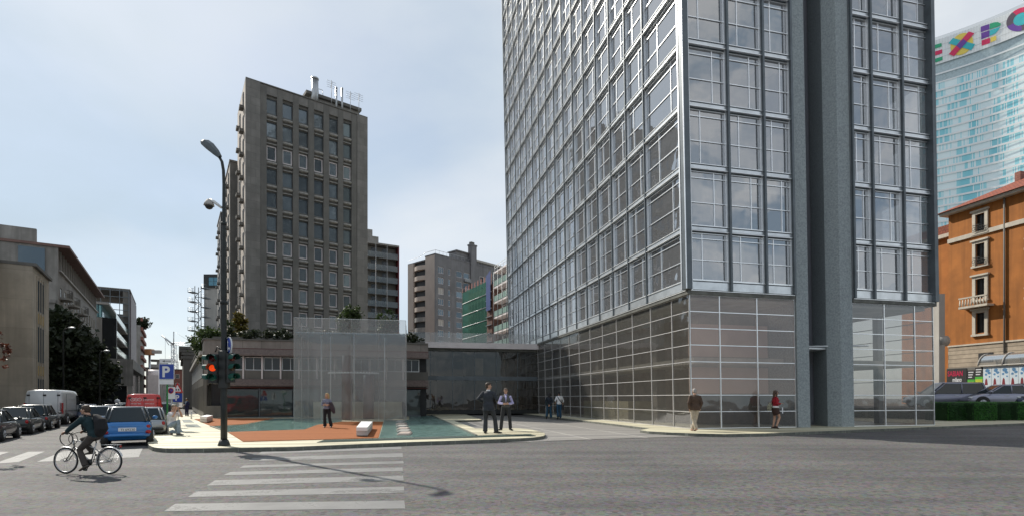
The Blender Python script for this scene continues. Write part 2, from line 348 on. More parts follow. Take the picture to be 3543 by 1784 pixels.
def panemirror(name, c, metal, rough=.05, orand=.35, wob=.15):
    m, t, o = newmat(name); l = t.links.new
    oi = nd(t, 'ObjectInfo'); g = nd(t, 'TexCoord')
    n = nd(t, 'TexNoise', Scale=.5, Detail=3.0); l(g.outputs['Object'], n.inputs['Vector'])
    gg = nd(t, 'NewGeometry'); c1 = mixc(t, oi.outputs['Random'], [x * (1 - orand) for x in c], c); c1 = mixc(t, gg.outputs['Random Per Island'], mixc(t, orand * .6, c1, (0, 0, 0)), c1)
    b = nd(t, 'Bump', Strength=wob, Distance=.05); l(n.outputs[0], b.inputs['Height'])
    p = nd(t, 'BsdfPrincipled'); p.inputs['Roughness'].default_value = rough; p.inputs['Metallic'].default_value = metal; l(c1, p.inputs['Base Color']); l(b.outputs[0], p.inputs['Normal'])
    l(p.outputs[0], o.inputs[0]); return m
M = {}
M['asphalt'] = asphalt(); M['paint'] = roadpaint(); M['water'] = water(); M['deck'] = deckmat()
M['traver'] = slabs('travertine_paving', (.72, .68, .50), (.42, .38, .26), R(-8), (1.6, .42, .006, .8, .5))
M['drive'] = slabs('grey_paving', (.27, .255, .235), (.21, .2, .19), R(-13), (2.4, 1.5, .05, 1.7, 0.0))
M['kerb'] = mat('kerb_stone', (.16, .165, .14), .8, var=.3, scale=6, joints=(1.05, 5, 1.6, .012), bump=.3)
M['conc'] = mat('pier_concrete', (.30, .335, .345), .8, var=.28, scale=14, bump=.5, bs=40)
M['steel'] = mat('mullion_steel', (.12, .14, .155), .4, .35, var=.2); M['silver'] = mat('satin_aluminium', (.93, .94, .95), .35, .85, var=.05)
M['alu'] = mat('light_aluminium', (.74, .76, .77), .4, .15, var=.08)
M['white'] = mat('white_trim', (.8, .73, .72), .5, var=.08)
M['dark'] = mat('dark_void', (.02, .02, .022), .6, var=.3)
M['soffit'] = mat('soffit_panel', (.12, .12, .105), .6, var=.4, scale=3)
M['tpane'] = glass('tower_glass', (.56, .58, .59), .40, .15, (.62, .63, .66))
M['dpane'] = panemirror('office_glass', (.26, .31, .34), .6, .06, .6, .5)
M['dpane2'] = panemirror('dark_glass', (.05, .055, .06), .3, .08, .5, .4)
M['bluepane'] = panemirror('blue_glass', (.25, .5, .6), .6, .06, .4, .3)
M['bglass'] = glass('lobby_glass', (.76, .74, .71), .13, .09, (.5, .48, .45))
M['pglass'] = glass('pavilion_glass', (.88, .87, .86), .04, .24, (.56, .53, .515))
M['lglass'] = glass('link_glass', (.52, .48, .43), .06, .12, (.17, .15, .125))
M['bar'] = mat('glazing_bar_grey', (.46, .45, .44), .5, var=.1); M['darkrail'] = glass('dark_rail_glass', (.4, .45, .45), .08, .2, (.12, .15, .15)); M['fglass'] = glass('front_lobby_glass', (.82, .76, .72), .07, .26, (.80, .68, .62))
M['railglass'] = glass('rail_glass', (.84, .86, .86), .06, .28, (.58, .58, .57))
M['stone'] = mat('grey_stone_cladding', (.235, .222, .205), .85, var=.22, scale=.6, joints=(1.15, .98, .55, .012), streak=.15, bump=.1)
M['stone2'] = mat('dark_pilaster_stone', (.165, .157, .143), .85, var=.2, scale=.8, streak=.2)
M['bulge'] = mat('moulded_sill', (.34, .325, .30), .7, var=.25, scale=3, streak=.3)
M['podstone'] = mat('podium_stone', (.30, .265, .24), .8, var=.25, scale=1.0, joints=(1.25, 3, .5, .012), streak=.25)
M['awning'] = mat('brown_canopy', (.17, .13, .115), .75, var=.3, scale=8)
M['redline'] = mat('rust_red_strip', (.13, .04, .035), .6)
M['tan'] = mat('tan_render', (.52, .45, .36), .85, var=.25, scale=.4, streak=.25, joints=(6, 2.4, .6, .008))
M['ochre'] = mat('ochre_panel', (.42, .30, .13), .8, var=.2)
M['plaster'] = mat('grey_plaster', (.30, .285, .265), .85, var=.28, scale=.5, streak=.35)
M['lightwall'] = mat('pale_wall', (.42, .40, .37), .8, var=.15, scale=.5, streak=.2)
M['pinkwall'] = mat('pinkish_wall', (.42, .345, .30), .8, var=.15, scale=.5, streak=.2)
M['mwall'] = mat('apartment_wall', (.19, .187, .195), .85, var=.2, scale=.3, streak=.3)
M['msunpaint'] = mat('apartment_wall_painted_sun', (.47, .39, .33), .8, var=.1, scale=.3)  # lit side of the apartment block, sunlight put into the wall colour
M['brick'] = mat('red_brick', (.3, .13, .1), .85, var=.2, joints=(.5, .22, .6, .02))
M['orange'] = mat('orange_render', (.40, .145, .03), .85, var=.22, scale=.6, streak=.35)
M['cream'] = mat('cream_trim', (.55, .50, .42), .7, var=.15, streak=.2)
M['rust'] = mat('rusticated_base', (.45, .37, .28), .8, var=.2, joints=(40, .42, .4, .03))
M['tile'] = mat('terracotta_tiles', (.30, .075, .035), .8, var=.35, scale=5, joints=(.3, .28, .45, .03))
M['chrome'] = mat('galvanised_metal', (.45, .46, .47), .35, .8)
M['black'] = mat('black_metal', (.018, .02, .02), .45, var=.3)
M['polemat'] = mat('dark_green_pole', (.011, .015, .015), .5, var=.5, scale=8, metal=.0)
M['siggreen'] = mat('signal_green', (.012, .09, .07), .4)
M['tyre'] = mat('tyre_rubber', (.02, .02, .02), .8)
M['blue'] = mat('sign_blue', (.02, .06, .35), .4, var=.05)
M['signwhite'] = mat('sign_white', (.75, .76, .78), .5, var=.05)
M['signred'] = mat('sign_red', (.5, .03, .03), .4, var=.05)
M['bark'] = mat('bark', (.07, .055, .04), .9, bump=.6)
M['leafd'] = leafmat('dark_leaves', (.022, .032, .016)); M['leafm'] = leafmat('green_leaves', (.04, .065, .02)); M['leafy'] = leafmat('autumn_leaves', (.12, .1, .02))
M['leafr'] = leafmat('red_leaves', (.09, .03, .02)); M['hedge'] = leafmat('hedge_leaves', (.045, .17, .03), .35)
# ================================================================= GROUND
def structure(name, mb, m, loc=(0, 0, 0)):
    o = mb.build(name, m, None, loc); tag(o, kind='structure'); return o
b = MB(); b.sheet([(-700, -60), (700, -60), (700, 1500), (-700, 1500)], RZ); structure('road', b, M['asphalt'])
b = MB(); b.sheet([G(*p, RZ + .01) for p in ((1560, 1446), (1700, 1528), (1800, 1527.5), (2077, 1517), (2424, 1507), (2620, 1500))] + [(9.0, 24), (-2.5, 49), (-8, 49)], RZ + .012); structure('driveway', b, M['drive'])

def kerbed(name, poly, zt, h, top, side):
    """pavement slab: top sheet plus a kerb face of its own material"""
    n = len(poly); b = MB(); b.sheet(poly, zt, 0)
    b.add([(p[0], p[1], zt - h) for p in poly] + [(p[0], p[1], zt) for p in poly], [(i, (i + 1) % n, n + (i + 1) % n, n + i) for i in range(n)], 1)
    o = b.build(name, [top, side]); tag(o, kind='structure'); return o
plaza_px = [(585, 1437), (557, 1472), (535, 1500), (515, 1524), (511, 1531), (516, 1538), (528, 1544), (545, 1547), (570, 1549), (600, 1549.5), (700, 1549), (1000, 1544), (1416, 1527), (1700, 1518), (1800, 1514), (1845, 1511), (1870, 1508), (1882, 1505), (1887, 1500), (1882, 1495), (1865, 1490), (1839, 1484), (1792, 1479), (1645, 1480), (1571, 1453.5), (1667, 1450), (1613, 1432), (1500, 1429)]
plaza = kerbed('plaza_pavement', [G(*p) for p in plaza_px] + [(-8, 60), (-30, 60)], 0, .13, M['traver'], M['kerb'])
TA = R(13.47); D1 = (-math.sin(TA), math.cos(TA)); D2 = (math.cos(TA), math.sin(TA)); TC = (8.1, 24.2)
def TP(x, y): return (TC[0] + D2[0] * x + D1[0] * y, TC[1] + D2[1] * x + D1[1] * y)
walk = [TP(-1.4, 24), TP(-1.4, 6), TP(-1.5, 1.0), (5.6, 23.4), (5.75, 22.6), (6.3, 21.9), (7.2, 21.2), (8.3, 20.8), (10, 21.2), (15, 23.5), (21.2, 26.4), (28.3, 29.7), (60, 44.6), (120, 73), (120, 140), TP(-1.4, 140)]
kerbed('tower_pavement', walk, 0, .13, M['traver'], M['kerb'])
# inlaid decks, pools
def inlay(name, px, m, z=.004, mats=None):
    b = MB(); b.sheet([G(*p) for p in px], z); return structure(name, b, m)
def inlayg(name, px, m, label, cat, z=.05, h=.06, group=None):
    b = MB(); b.prism([G(*p) for p in px], z - h, z); o = b.build(name, m); return tag(o, label, cat, group)
inlayg('timber_deck', [(789, 1494), (842, 1527), (1309, 1514), (1326, 1457.5), (1186, 1457.5), (1098, 1468.5), (1054, 1485)], M['deck'], 'large orange timber deck with the white bench block on it', 'deck', .02)
inlayg('timber_deck', [(672, 1448.5), (731, 1473), (850, 1465.5), (948, 1446), (760, 1446)], M['deck'], 'smaller orange timber deck beside the far white block', 'deck', .02)
inlay('pool', [(733, 1473.5), (791, 1492.5), (1052, 1484.5), (1097, 1468), (1184, 1456), (1180, 1446), (952, 1446), (850, 1466)], M['water'])
inlay('pool', [(1328, 1457.5), (1311, 1514.5), (1652, 1505), (1495, 1434.5), (1416, 1436), (1416, 1450), (1330, 1452)], M['water'], .006)
b = MB()                                               # pool coping (thin stone upstand)
def coping(px, w=.09, z=.035):
    P = [Vector((*G(*p), 0)) for p in px]
    for a, c in zip(P[:-1], P[1:]):
        d = (c - a).normalized(); n = Vector((-d.y, d.x, 0)) * w
        b.prism([tuple(a)[:2], tuple(c)[:2], tuple(c + n)[:2], tuple(a + n)[:2]], .008, z)
coping([(1652, 1505), (1495, 1434.5)]); coping([(791, 1492.5), (733, 1473.5)])
tag(b.build('pool_coping', M['kerb']), 'thin stone coping strips along the edges of the two pools', 'coping')
# drainage channel with grating
b = MB(); q = [G(*p) for p in ((1096, 1529.5), (1122, 1521), (1835, 1500.5), (1856, 1505.5))]
b.sheet(q, .006)
dr = b.build('drain_channel', M['dark']); tag(dr, 'long dark grated drain channel running along the front kerb', 'drain')
b = MB(); P0, P1, P2, P3 = [Vector((*x, 0)) for x in q]
for i in range(150):
    t = i / 150; a = P0.lerp(P3, t); c = P1.lerp(P2, t); d = (P3 - P0).normalized() * .028
    b.prism([tuple(a)[:2], tuple(a + d)[:2], tuple(c + d)[:2], tuple(c)[:2]], .008, .016)
b.build('grating', mat('green_iron', (.05, .09, .075), .5, .4), dr)
for px, lab in (([(629, 1450), (657, 1450), (672, 1460), (635, 1460)], 'square dark green ground plate nearer the podium'), ([(640, 1466), (681, 1466), (697, 1476.5), (647, 1476.5)], 'square dark green ground plate nearer the kneeling man')):
    inlayg('ground_plate', px, mat('green_plate', (.045, .075, .06), .5), lab, 'ground plate', .008, .006, 'dark plates let into the pale paving')
# zebra crossings
Z1 = [((1015, 177), (1050, 152), (2290, 112), (2290, 133)), ((930, 240), (965, 212), (2300, 170), (2303, 205)), ((845, 302), (885, 280), (2305, 240), (2312, 262)), ((700, 368), (765, 338), (2300, 297), (2303, 330)),
      ((555, 460), (630, 412), (2305, 370), (2310, 415)), ((385, 562), (465, 512), (2312, 468), (2315, 525)), ((175, 688), (275, 622), (2315, 593), (2325, 665))]
b = MB()
for q in Z1: b.sheet([G(500 + x / 2.576, 1500 + y / 2.576, RZ) for x, y in q], RZ + .004)
structure('zebra_crossing', b, M['paint'])
Z2 = [((-330, 985), (-150, 938), (90, 938), (-60, 985)), ((-60, 1045), (165, 1030), (405, 935), (255, 937)), ((330, 1028), (520, 1020), (745, 925), (570, 933)), ((660, 1012), (850, 1003), (960, 918), (830, 922)), ((985, 998), (1245, 985), (1280, 908), (1080, 912))]
b = MB()
for q in Z2: b.sheet([G(x / 2.594, 1200 + y / 2.594, RZ) for x, y in q], RZ + .004)
structure('side_street_crossing', b, M['paint'])
b = MB()                                              # far left pavement along the side street
SD = Vector((-.533, .846, 0)); SN = Vector((.846, .533, 0))
def street(s, off, base=(-42.0, 45.0)): p = Vector((base[0], base[1], 0)) + SD * s + SN * off; return (p.x, p.y)
kerbed('street_pavement', [street(-60, .1), street(-60, 2.2), street(160, 2.2), street(160, .1), street(160, -30), street(-60, -30)], RZ + .1, .1, mat('grey_pavement', (.17, .165, .155), .85, var=.2, scale=2), M['kerb'])

# ================================================================= GLASS TOWER
tw = thing('glass_tower', 'tall glass tower with dark vertical fins on a clear glazed lobby', 'skyscraper', (TC[0], TC[1], 0), TA)
TL, TW, ZB, FH, NF = 35.3, 13.95, 6.3, 2.8, 17
ZT = ZB + NF * FH
FL = Face(0, TL, 0, -1)   # left face, u runs towards the camera: u = TL - y
FR = Face(0, 0, 1, 0)
ys = [0.0] + [3.75 + 2.087 * k for k in range(16)]
ys[-1] = TL
leftb = [(TL - ys[i + 1], TL - ys[i]) for i in range(16)]
frontb = [(0, 2.08), (2.08, 3.97), (3.97, 5.53), (8.95, 10.15), (10.15, 12.05), (12.05, 13.95)]
# dark core carrying the floors
b = MB(); b.box(3.2, 10.6, 4.2, TL - .3, ZB + .01, ZT - .1); b.box(5.55, 5.62, .3, 4.19, ZB + .01, ZT - .1); b.box(8.86, 8.93, .3, 4.19, ZB + .01, ZT - .1); b.box(5.62, 8.86, 2.2, 4.19, ZB + .01, ZT - .1)
b.build('core', mat('tower_core', (.22, .23, .235), .8, var=.3, scale=.3), tw)
for k in range(1, NF):
    z = ZB + k * FH; b = MB(); b.box(.12, 5.54, .12, 4.18, z - .1, z + .05); b.box(8.94, TW - .2, .12, 4.18, z - .1, z + .05); b.box(.12, 3.18, 4.181, TL - .2, z - .1, z + .05); b.box(10.62, TW - .2, 4.181, TL - .2, z - .1, z + .05); b.build('floor_slab', mat('office_ceiling', (.62, .63, .62), .7) if k == 1 else bpy.data.materials['office_ceiling'], tw)
rq = random.Random(4)
for k in range(9):                                    # partitions seen through the glass
    z = ZB + k * FH + .06; b = MB()
    for _ in range(3): x = rq.uniform(1.2, 4.6); b.box(x, x + .1, .9, rq.uniform(2.4, 4.1), z, z + 2.6)
    for _ in range(2): x = rq.uniform(9.6, 13.2); b.box(x, x + .1, .9, rq.uniform(2.4, 4.1), z, z + 2.6)
    for _ in range(5): y = rq.uniform(5, TL - 3); b.box(.8, rq.uniform(1.8, 3.1), y, y + .1, z, z + 2.6)
    b.build('partition', mat('office_partition', (.45, .46, .47), .7) if k == 0 else bpy.data.materials['office_partition'], tw)
b = MB(); b.box(-.12, 5.55, -.12, TL, ZB - .22, ZB + .0); b.box(8.9, TW + .12, -.12, TL, ZB - .22, ZB); b.build('soffit', M['soffit'], tw)
b = MB(); b.box(0, 5.6, 0, TL, ZT - .08, ZT + .5); b.box(8.85, TW, 0, TL, ZT - .08, ZT + .5); b.build('roof_parapet', M['alu'], tw)
# spandrel bands
for k in range(NF + 1):
    z = ZB + k * FH
    for F, u0, u1 in ((FL, 0, TL), (FR, 0, 5.55), (FR, 8.9, TW)):
        b = MB(); h = .36 if k == 0 else .13
        z0 = z if k == 0 else z - .12
        F.box(b, u0 + .02, u1 - .02, .02, .09, z0, z0 + h, 0)
        F.box(b, u0 + .02, u1 - .02, .06, .15, z0 - .06, z0 - .035, 1); F.box(b, u0 + .02, u1 - .02, .06, .13, z0 + h + .04, z0 + h + .065, 1)
        F.box(b, u0 + .02, u1 - .02, -.05, .012, z0 - .08, z0 + h + .08, 2)
        b.build('spandrel', [mat('spandrel_panel', (.72, .745, .76), .3, .7) if k == 0 and F is FL and u0 == 0 else bpy.data.materials['spandrel_panel'], M['alu'] if F is FL else M['silver'], M['steel']], tw)
# fins
finc = {}
def fin(F, u, wd=.1, dp=.26, corner=False):
    key = F is FL; dp = .13 if key else .2; wd = .085 if key else .1
    if key not in finc:
        b = MB(); b.box(-wd / 2, wd / 2, -dp, .04, ZB - .02, ZT, 0); b.box(-wd / 2 - .022, -wd / 2 - .003, -dp * .35, .05, ZB - .02, ZT, 1); b.box(wd / 2 + .003, wd / 2 + .022, -dp * .35, .05, ZB - .02, ZT, 1)
        finc[key] = b.mesh('fin', [M['steel'], M['silver']])
    link('fin', finc[key], tw, F.pt(u, .02, 0), F.a)
for i in range(1, 17): fin(FL, TL - ys[i] + (.1 if i == 16 else 0))
for u in (2.08, 3.97, 5.5, 8.97, 10.15, 12.05): fin(FR, u)
b = MB()
b.box(-.3, .0, -.3, -.12, ZB - .02, ZT, 0); b.box(-.3, -.14, -.118, .08, ZB - .02, ZT, 0); b.box(-.325, -.303, .04, .12, ZB - .02, ZT, 1); b.box(-.33, -.29, -.33, -.303, ZB - .02, ZT, 1); b.box(.06, .12, -.14, -.12, ZB - .02, ZT, 1); b.box(-.1, .14, -.118, -.02, ZB - .02, ZT, 0)
b.box(TW - .16, TW + .06, -.3, .1, ZB - .02, ZT, 0)
b.build('corner_fin', [M['steel'], M['silver']], tw)
# windows
cand = []
for k in range(NF):
    z = ZB + k * FH + (.46 if k == 0 else .1); h = FH - (.68 if k == 0 else .32)
    for F, bays, nm in ((FL, leftb, 'L'), (FR, frontb, 'F')):
        for i, (u0, u1) in enumerate(bays):
            p = F.pt((u0 + u1) / 2, 0); wp = TP(*p); dist = math.hypot(*wp)
            top_px = HYP - (z - EYE) / wp[1] * FP
            view = Vector((wp[0], wp[1])).normalized(); nn = Vector(F.n); nn = Vector((D2[0] * nn.x + D1[0] * nn.y, D2[1] * nn.x + D1[1] * nn.y))
            ar = (u1 - u0) * h * abs(view.dot(nn)) / dist ** 2 * (1 if top_px > -20 else .001)
            cand.append((ar, k, i, F, u0, u1, z, h))
cand.sort(key=lambda c: -c[0])
pc = {}
def unit(w_, h_, alt, off=(0, 0, 0)):
    a = MB().add([(.05, 0, 0), (w_ - .05, 0, 0), (w_ - .05, 0, h_), (.05, 0, h_)], [(0, 1, 2, 3)])
    m_ = MB(); t = .035
    xs = w_ * (.66 if alt else .34)
    m_.box(.05, .085, -.05, .02, 0, h_); m_.box(w_ - .085, w_ - .05, -.05, .02, 0, h_)
    m_.box(.085, w_ - .085, -.05, .02, h_ - .04, h_ - .0); m_.box(.085, w_ - .085, -.05, .02, 0, .04)
    m_.box(.085, w_ - .085, -.045, .015, h_ * .42, h_ * .42 + t); m_.box(.085, w_ - .085, -.045, .015, h_ * .87, h_ * .87 + t)
    m_.box(xs, xs + t, -.04, .012, .04, h_ - .04)
    return a, m_
rest_a, rest_m = MB(), MB()
for n_, (ar, k, i, F, u0, u1, z, h) in enumerate(cand):
    w_ = u1 - u0; alt = (k + (i % 2 if F is FL else 0)) % 2
    if n_ < 98:
        key = (round(w_, 3), round(h, 3), alt)
        if key not in pc:
            a, m_ = unit(w_, h, alt); pc[key] = (a.mesh('window', M['tpane'], False), m_.mesh('muntins', M['silver']))
        o = link('window', pc[key][0], tw, F.pt(u0, -.06, z), F.a); link('muntins', pc[key][1], o)
        if rq.random() < .22:
            hb = h * rq.choice((.25, .4, .55, .9)); q = MB(); q.box(.12, w_ - .12, .12, .13, h - hb, h - .02); q.build('roller_blind', mat('blind_fabric', (.6, .61, .6), .8) if 'blind_fabric' not in bpy.data.materials else bpy.data.materials['blind_fabric'], o)
    else:
        a, m_ = unit(w_, h, alt); ox, oy = F.pt(u0, -.06)
        ca, sa = math.cos(F.a), math.sin(F.a)
        for src, dst in ((a, rest_a), (m_, rest_m)):
            dst.add([(ox + x * ca - y * sa, oy + x * sa + y * ca, z + zz) for x, y, zz in src.v], src.f)
o = rest_a.build('window', M['tpane'], tw, recalc=False); tag(o, kind='stuff')
o2 = rest_m.build('muntins', M['silver'], o); tag(o2, kind='stuff')
# concrete piers and the slot between them
for poly, lab in (([(5.62, -.1), (6.3, -.1), (6.65, .4), (6.15, 1.8), (5.62, 1.8)], 'left concrete pier'), ([(8.85, -.1), (8.13, -.1), (7.78, .4), (8.3, 1.8), (8.85, 1.8)], 'right concrete pier')):
    MB().prism(poly, 0, ZT + 1).build('pier', M['conc'], tw)
b = MB(); b.add([(6.1, 1.85, 0), (8.4, 1.85, 0), (8.4, 1.85, ZT), (6.1, 1.85, ZT)], [(0, 1, 2, 3)]); b.build('stair_glazing', panemirror('slot_glass', (.62, .62, .68), .6, .12, 0, .1), tw)
b = MB(); b.tube([(6.3, .9, 3.95), (9.6, -.25, 3.95)], .035, 6); b.box(6.6, 8.2, .5, 1.8, 3.8, 3.88); b.build('canopy_bar', M['alu'], tw)
# lobby: floors, ceiling, inner walls, columns
b = MB(); b.box(.25, 5.5, .3, TL - .3, .004, .03); b.box(9, 13.8, .3, TL - .3, .004, .03); b.box(5.5, 9, 1.95, TL - .3, .004, .03); b.build('lobby_floor', mat('lobby_floor', (.35, .33, .28), .3), tw)
b = MB(); b.box(.6, 5.45, .6, 30, 3.0, 3.3); b.box(9.0, 13.4, .6, 30, 3.0, 3.3); b.build('mezzanine', mat('mezzanine_slab', (.55, .53, .48), .6), tw)
b = MB(); b.box(.3, 5.5, .3, TL - .3, 5.9, 6.02); b.box(9, 13.8, .3, TL - .3, 5.9, 6.02); b.box(5.5, 9, 1.95, TL - .3, 5.9, 6.02); b.build('ceiling', mat('lobby_ceiling', (.6, .6, .56), .7), tw)
b = MB(); b.box(3.0, 8.3, 4.0, 30, .03, 5.9); b.build('inner_wall', mat('lobby_wall', (.40, .345, .30), .8), tw)
for y in (5.6, 14, 22.5): b = MB(); b.box(1.4, 1.9, y, y + .5, .03, 5.9); b.build('column', M['lightwall'], tw)
for x, y in ((10.4, 2.2), (12.9, 2.2), (10.4, 9), (12.9, 9)): b = MB(); b.box(x, x + .32, y, y + .32, .03, 5.9); b.build('column', M['steel'], tw)
b = MB(); b.box(.9, 5.3, 1.5, 1.6, 1.62, 2.9); b.box(.9, 5.3, 1.5, 1.6, 3.42, 5.0); b.build('inner_screen', mat('mauve_screen', (.70, .50, .43), .8, var=.05), tw)
b = MB(); b.box(1.0, 2.6, 8.5, 16, .03, 1.2); b.build('reception_desk', mat('desk_cream', (.6, .57, .42), .5), tw)
# lobby glazing, one part per column bay
zr = [.02 + .757 * i for i in range(9)]
def lobby(F, u0, u1):
    b = MB(); F.quad(b, [(u0, .02), (u1, .02), (u1, 1.53), (u0, 1.53)], 0, 0); F.quad(b, [(u0, 1.53), (u1, 1.53), (u1, 6.05), (u0, 6.05)], 0, 1 if F is FR and u1 < 6 else 0)
    g = b.build('lobby_glazing', [M['bglass'], M['fglass']], tw, recalc=False)
    b = MB(); t = .024
    for z in zr: F.box(b, u0 + t, u1 - t, -.03, .02, z - .018, z + .018)
    F.box(b, u0, u0 + t, -.04, .03, 0, 6.08); F.box(b, u1 - t, u1 - .002, -.04, .03, 0, 6.08)
    b.build('glazing_bars', M['silver'] if F is FR else M['bar'], g)
lb = [0, 1.5] + [1.5 + 2.087 * k for k in range(1, 17)]; lb[-1] = TL
for i in range(17): lobby(FL, TL - lb[i + 1], TL - lb[i])
for u0, u1 in ((0, 1.53), (1.53, 3.51), (3.51, 5.58), (8.9, 10.85), (10.85, 12.75), (12.75, 13.95)): lobby(FR, u0, u1)
FB = Face(TW, 0, 0, 1)   # right side
lobby(FB, 0, 8.0); lobby(FB, 8, 16.0)
b = MB(); FB.quad(b, [(0, ZB), (TL, ZB), (TL, ZT), (0, ZT)], -.02); b.build('side_glazing', M['tpane'], tw, recalc=False)
FK = Face(TW, TL, -1, 0); b = MB(); FK.box(b, 0, TW, -.2, 0, 0, ZT); b.build('rear_wall', M['conc'], tw)

for ch in tw.children: ch.matrix_parent_inverse = Matrix(((1, 0, -.021, .03), (0, 1, 0, 0), (0, 0, 1, 0), (0, 0, 0, 1)))   # the tower leans slightly to the left
# ================================================================= LINK BLOCK and GLASS PAVILION
LA = R(11); lk = thing('link_block', 'low glazed link block with white roof slab joining pavilion and tower', 'building', (-9.0, 46.0, 0), LA)
LW = 11.6
F = Face(0, 0, 1, 0)
b = MB(); b.box(-.1, LW, -.5, 9, 5.72, 6.2); b.build('roof_slab', M['white'], lk)
b = MB(); b.box(0, LW, -.2, 9, 5.5, 5.71); b.build('soffit', M['soffit'], lk)
for i in range(6):
    u0, u1 = i * LW / 6, (i + 1) * LW / 6
    b = MB(); F.quad(b, [(u0, .35), (u1, .35), (u1, 5.5), (u0, 5.5)], -.1); g = b.build('wall_glazing', M['lglass'], lk, recalc=False)
    b = MB(); F.box(b, u0, u0 + .05, -.14, -.04, .35, 5.5); F.box(b, u0 + .05, u1, -.14, -.04, 2.95, 3.3); b.build('glazing_bars', M['steel'], g)
    b = MB(); F.quad(b, [(u0 + .02, 6.2), (u1 - .02, 6.2), (u1 - .02, 7.05), (u0 + .02, 7.05)], .4); b.build('balustrade_pane', M['railglass'], lk, recalc=False)
b = MB(); b.box(0, LW, -.16, 9, 0, .34); b.build('plinth', M['black'], lk)
b = MB(); b.box(.2, LW - .2, 1.5, 8.8, 3.0, 3.25); b.build('mid_floor', M['soffit'], lk)
for x in (1.2, 6.0): b = MB(); b.box(x, x + .75, 1.2, 1.4, 3.45, 5.0); b.build('panel', M['cream'], lk)
for x in (2.4, 5.0, 8.6): b = MB(); b.tube([(x, .9, .3), (x, .9, 5.5)], .14, 10); b.build('column', M['stone'], lk)
b = MB(); b.box(.1, LW - .1, 8.6, 8.9, .34, 5.5); b.build('back_wall', M['stone2'], lk)

pv = thing('glass_pavilion', 'frameless translucent glass pavilion standing over the pool and deck', 'pavilion', (-12.85, 31.5, 0), 0)
ex, ey = 6.36, 1.2; pl = math.hypot(ex, ey); pv.rotation_euler.z = math.atan2(ey, ex)
F = Face(0, 0, 1, 0); PH = 6.12
nb = 4
for i in range(nb):
    u0, u1 = i * pl / nb, (i + 1) * pl / nb
    b = MB(); F.quad(b, [(u0 + .01, .0), (u1 - .01, .0), (u1 - .01, PH), (u0 + .01, PH)], 0); g = b.build('glass_pane', M['pglass'], pv, recalc=False)
    b = MB(); F.box(b, u0, u0 + .016, -.02, .012, 0, PH); b.build('pane_edge', M['bar'], g)
for x in (0, pl):
    for j in range(3):
        y0, y1 = j * 2.2, (j + 1) * 2.2
        b = MB(); b.add([(x, y0 + .01, 0), (x, y1 - .01, 0), (x, y1 - .01, PH), (x, y0 + .01, PH)], [(0, 1, 2, 3)]); g = b.build('glass_pane', M['pglass'], pv, recalc=False)
        b = MB(); b.box(x - .012, x + .012, y0 + .02, y0 + .04, 0, PH); b.build('pane_edge', M['bar'], g)
b = MB(); F.quad(b, [(0, 0), (pl, 0), (pl, PH), (0, PH)], -6.6); b.build('rear_pane', M['pglass'], pv, recalc=False)
b = MB(); b.box(.05, pl - .05, .05, 6.55, 5.25, 5.3); b.build('roof_sheet', glass('roof_glass', (.75, .86, .92), .1, .25, (.35, .5, .6)), pv)
b = MB(); F.box(b, 0, pl, -.02, .02, PH, PH + .02); b.build('top_rail', M['alu'], pv)
b = MB(); b.tube([(2.75, 2.2, .02), (2.75, 2.2, 4.1)], .32, 20, 0, True, True); b.build('lift_drum', mat('drum_glass', (.16, .09, .075), .35, .0), pv)
b = MB(); b.tube([(4.0, 3.4, .02), (4.0, 3.4, 2.9)], .35, 20); b.build('drum', mat('drum_grey', (.17, .12, .11), .35, .0), pv)
for x in (1.35, 1.9, 3.3, 5.15): b = MB(); b.tube([(x, 1.2, .01), (x, 1.2, 5.2)], .025, 6); b.build('tie_rod', M['alu'], pv)
b = MB(); b.box(.3, pl - .3, 4.6, 4.75, .01, 1.15); b.build('back_screen', mat('cream_screen', (.55, .52, .42), .7), pv)
b = MB()
for k in range(40): 
    a0 = math.pi * 1.15 + k / 40 * math.pi * .7; b.box(3.2 + 1.75 * math.cos(a0) - .05, 3.2 + 1.75 * math.cos(a0) + .05, 2.9 + 1.5 * math.sin(a0) - .03, 2.9 + 1.5 * math.sin(a0) + .03, 2.95, 3.0 + .04 * (k % 2))
b.build('curved_ring', M['alu'], pv)

# ================================================================= PODIUM BUILDING
pdx = -21.62; PY = 37.5; PA = R(13.47)
pd = thing('podium_building', 'low two storey stone podium with brown canopies and planted roof', 'building', (pdx, PY, 0), PA)
PWD = 15.6; F = Face(0, 0, 1, 0)
# direction of the side street in local coordinates
sdx, sdy = SD.x * math.cos(PA) + SD.y * math.sin(PA), -SD.x * math.sin(PA) + SD.y * math.cos(PA)
slen = 30
FS = Face(sdx * slen, sdy * slen, -sdx, -sdy)
u1 = solve_t(772, pdx, PY, math.cos(PA), math.sin(PA))
b = MB(); b.prism([(.35, .5), (PWD - .1, .5), (PWD - .1, 9), (sdx * slen + 8, sdy * slen), (sdx * slen + .4, sdy * slen)], 0.0, 5.45)
b.build('core', M['dark'], pd)
b = MB(); F.box(b, 0, PWD, -.5, 0, 4.95, 5.5); F.box(b, 0, u1, -.5, 0, 2.75, 4.95); b.build('parapet', M['podstone'], pd)
b = MB(); F.box(b, -.05, PWD, -.5, .08, 5.5, 5.6); FS.box(b, 0, slen, -.5, .05, 5.5, 5.6); b.build('coping', M['stone2'], pd)
b = MB(); F.box(b, u1 + .02, PWD, -.3, .04, 4.9, 4.95); F.box(b, u1 + .02, PWD, -.3, .04, 2.1, 2.18); b.build('red_strip', M['redline'], pd)
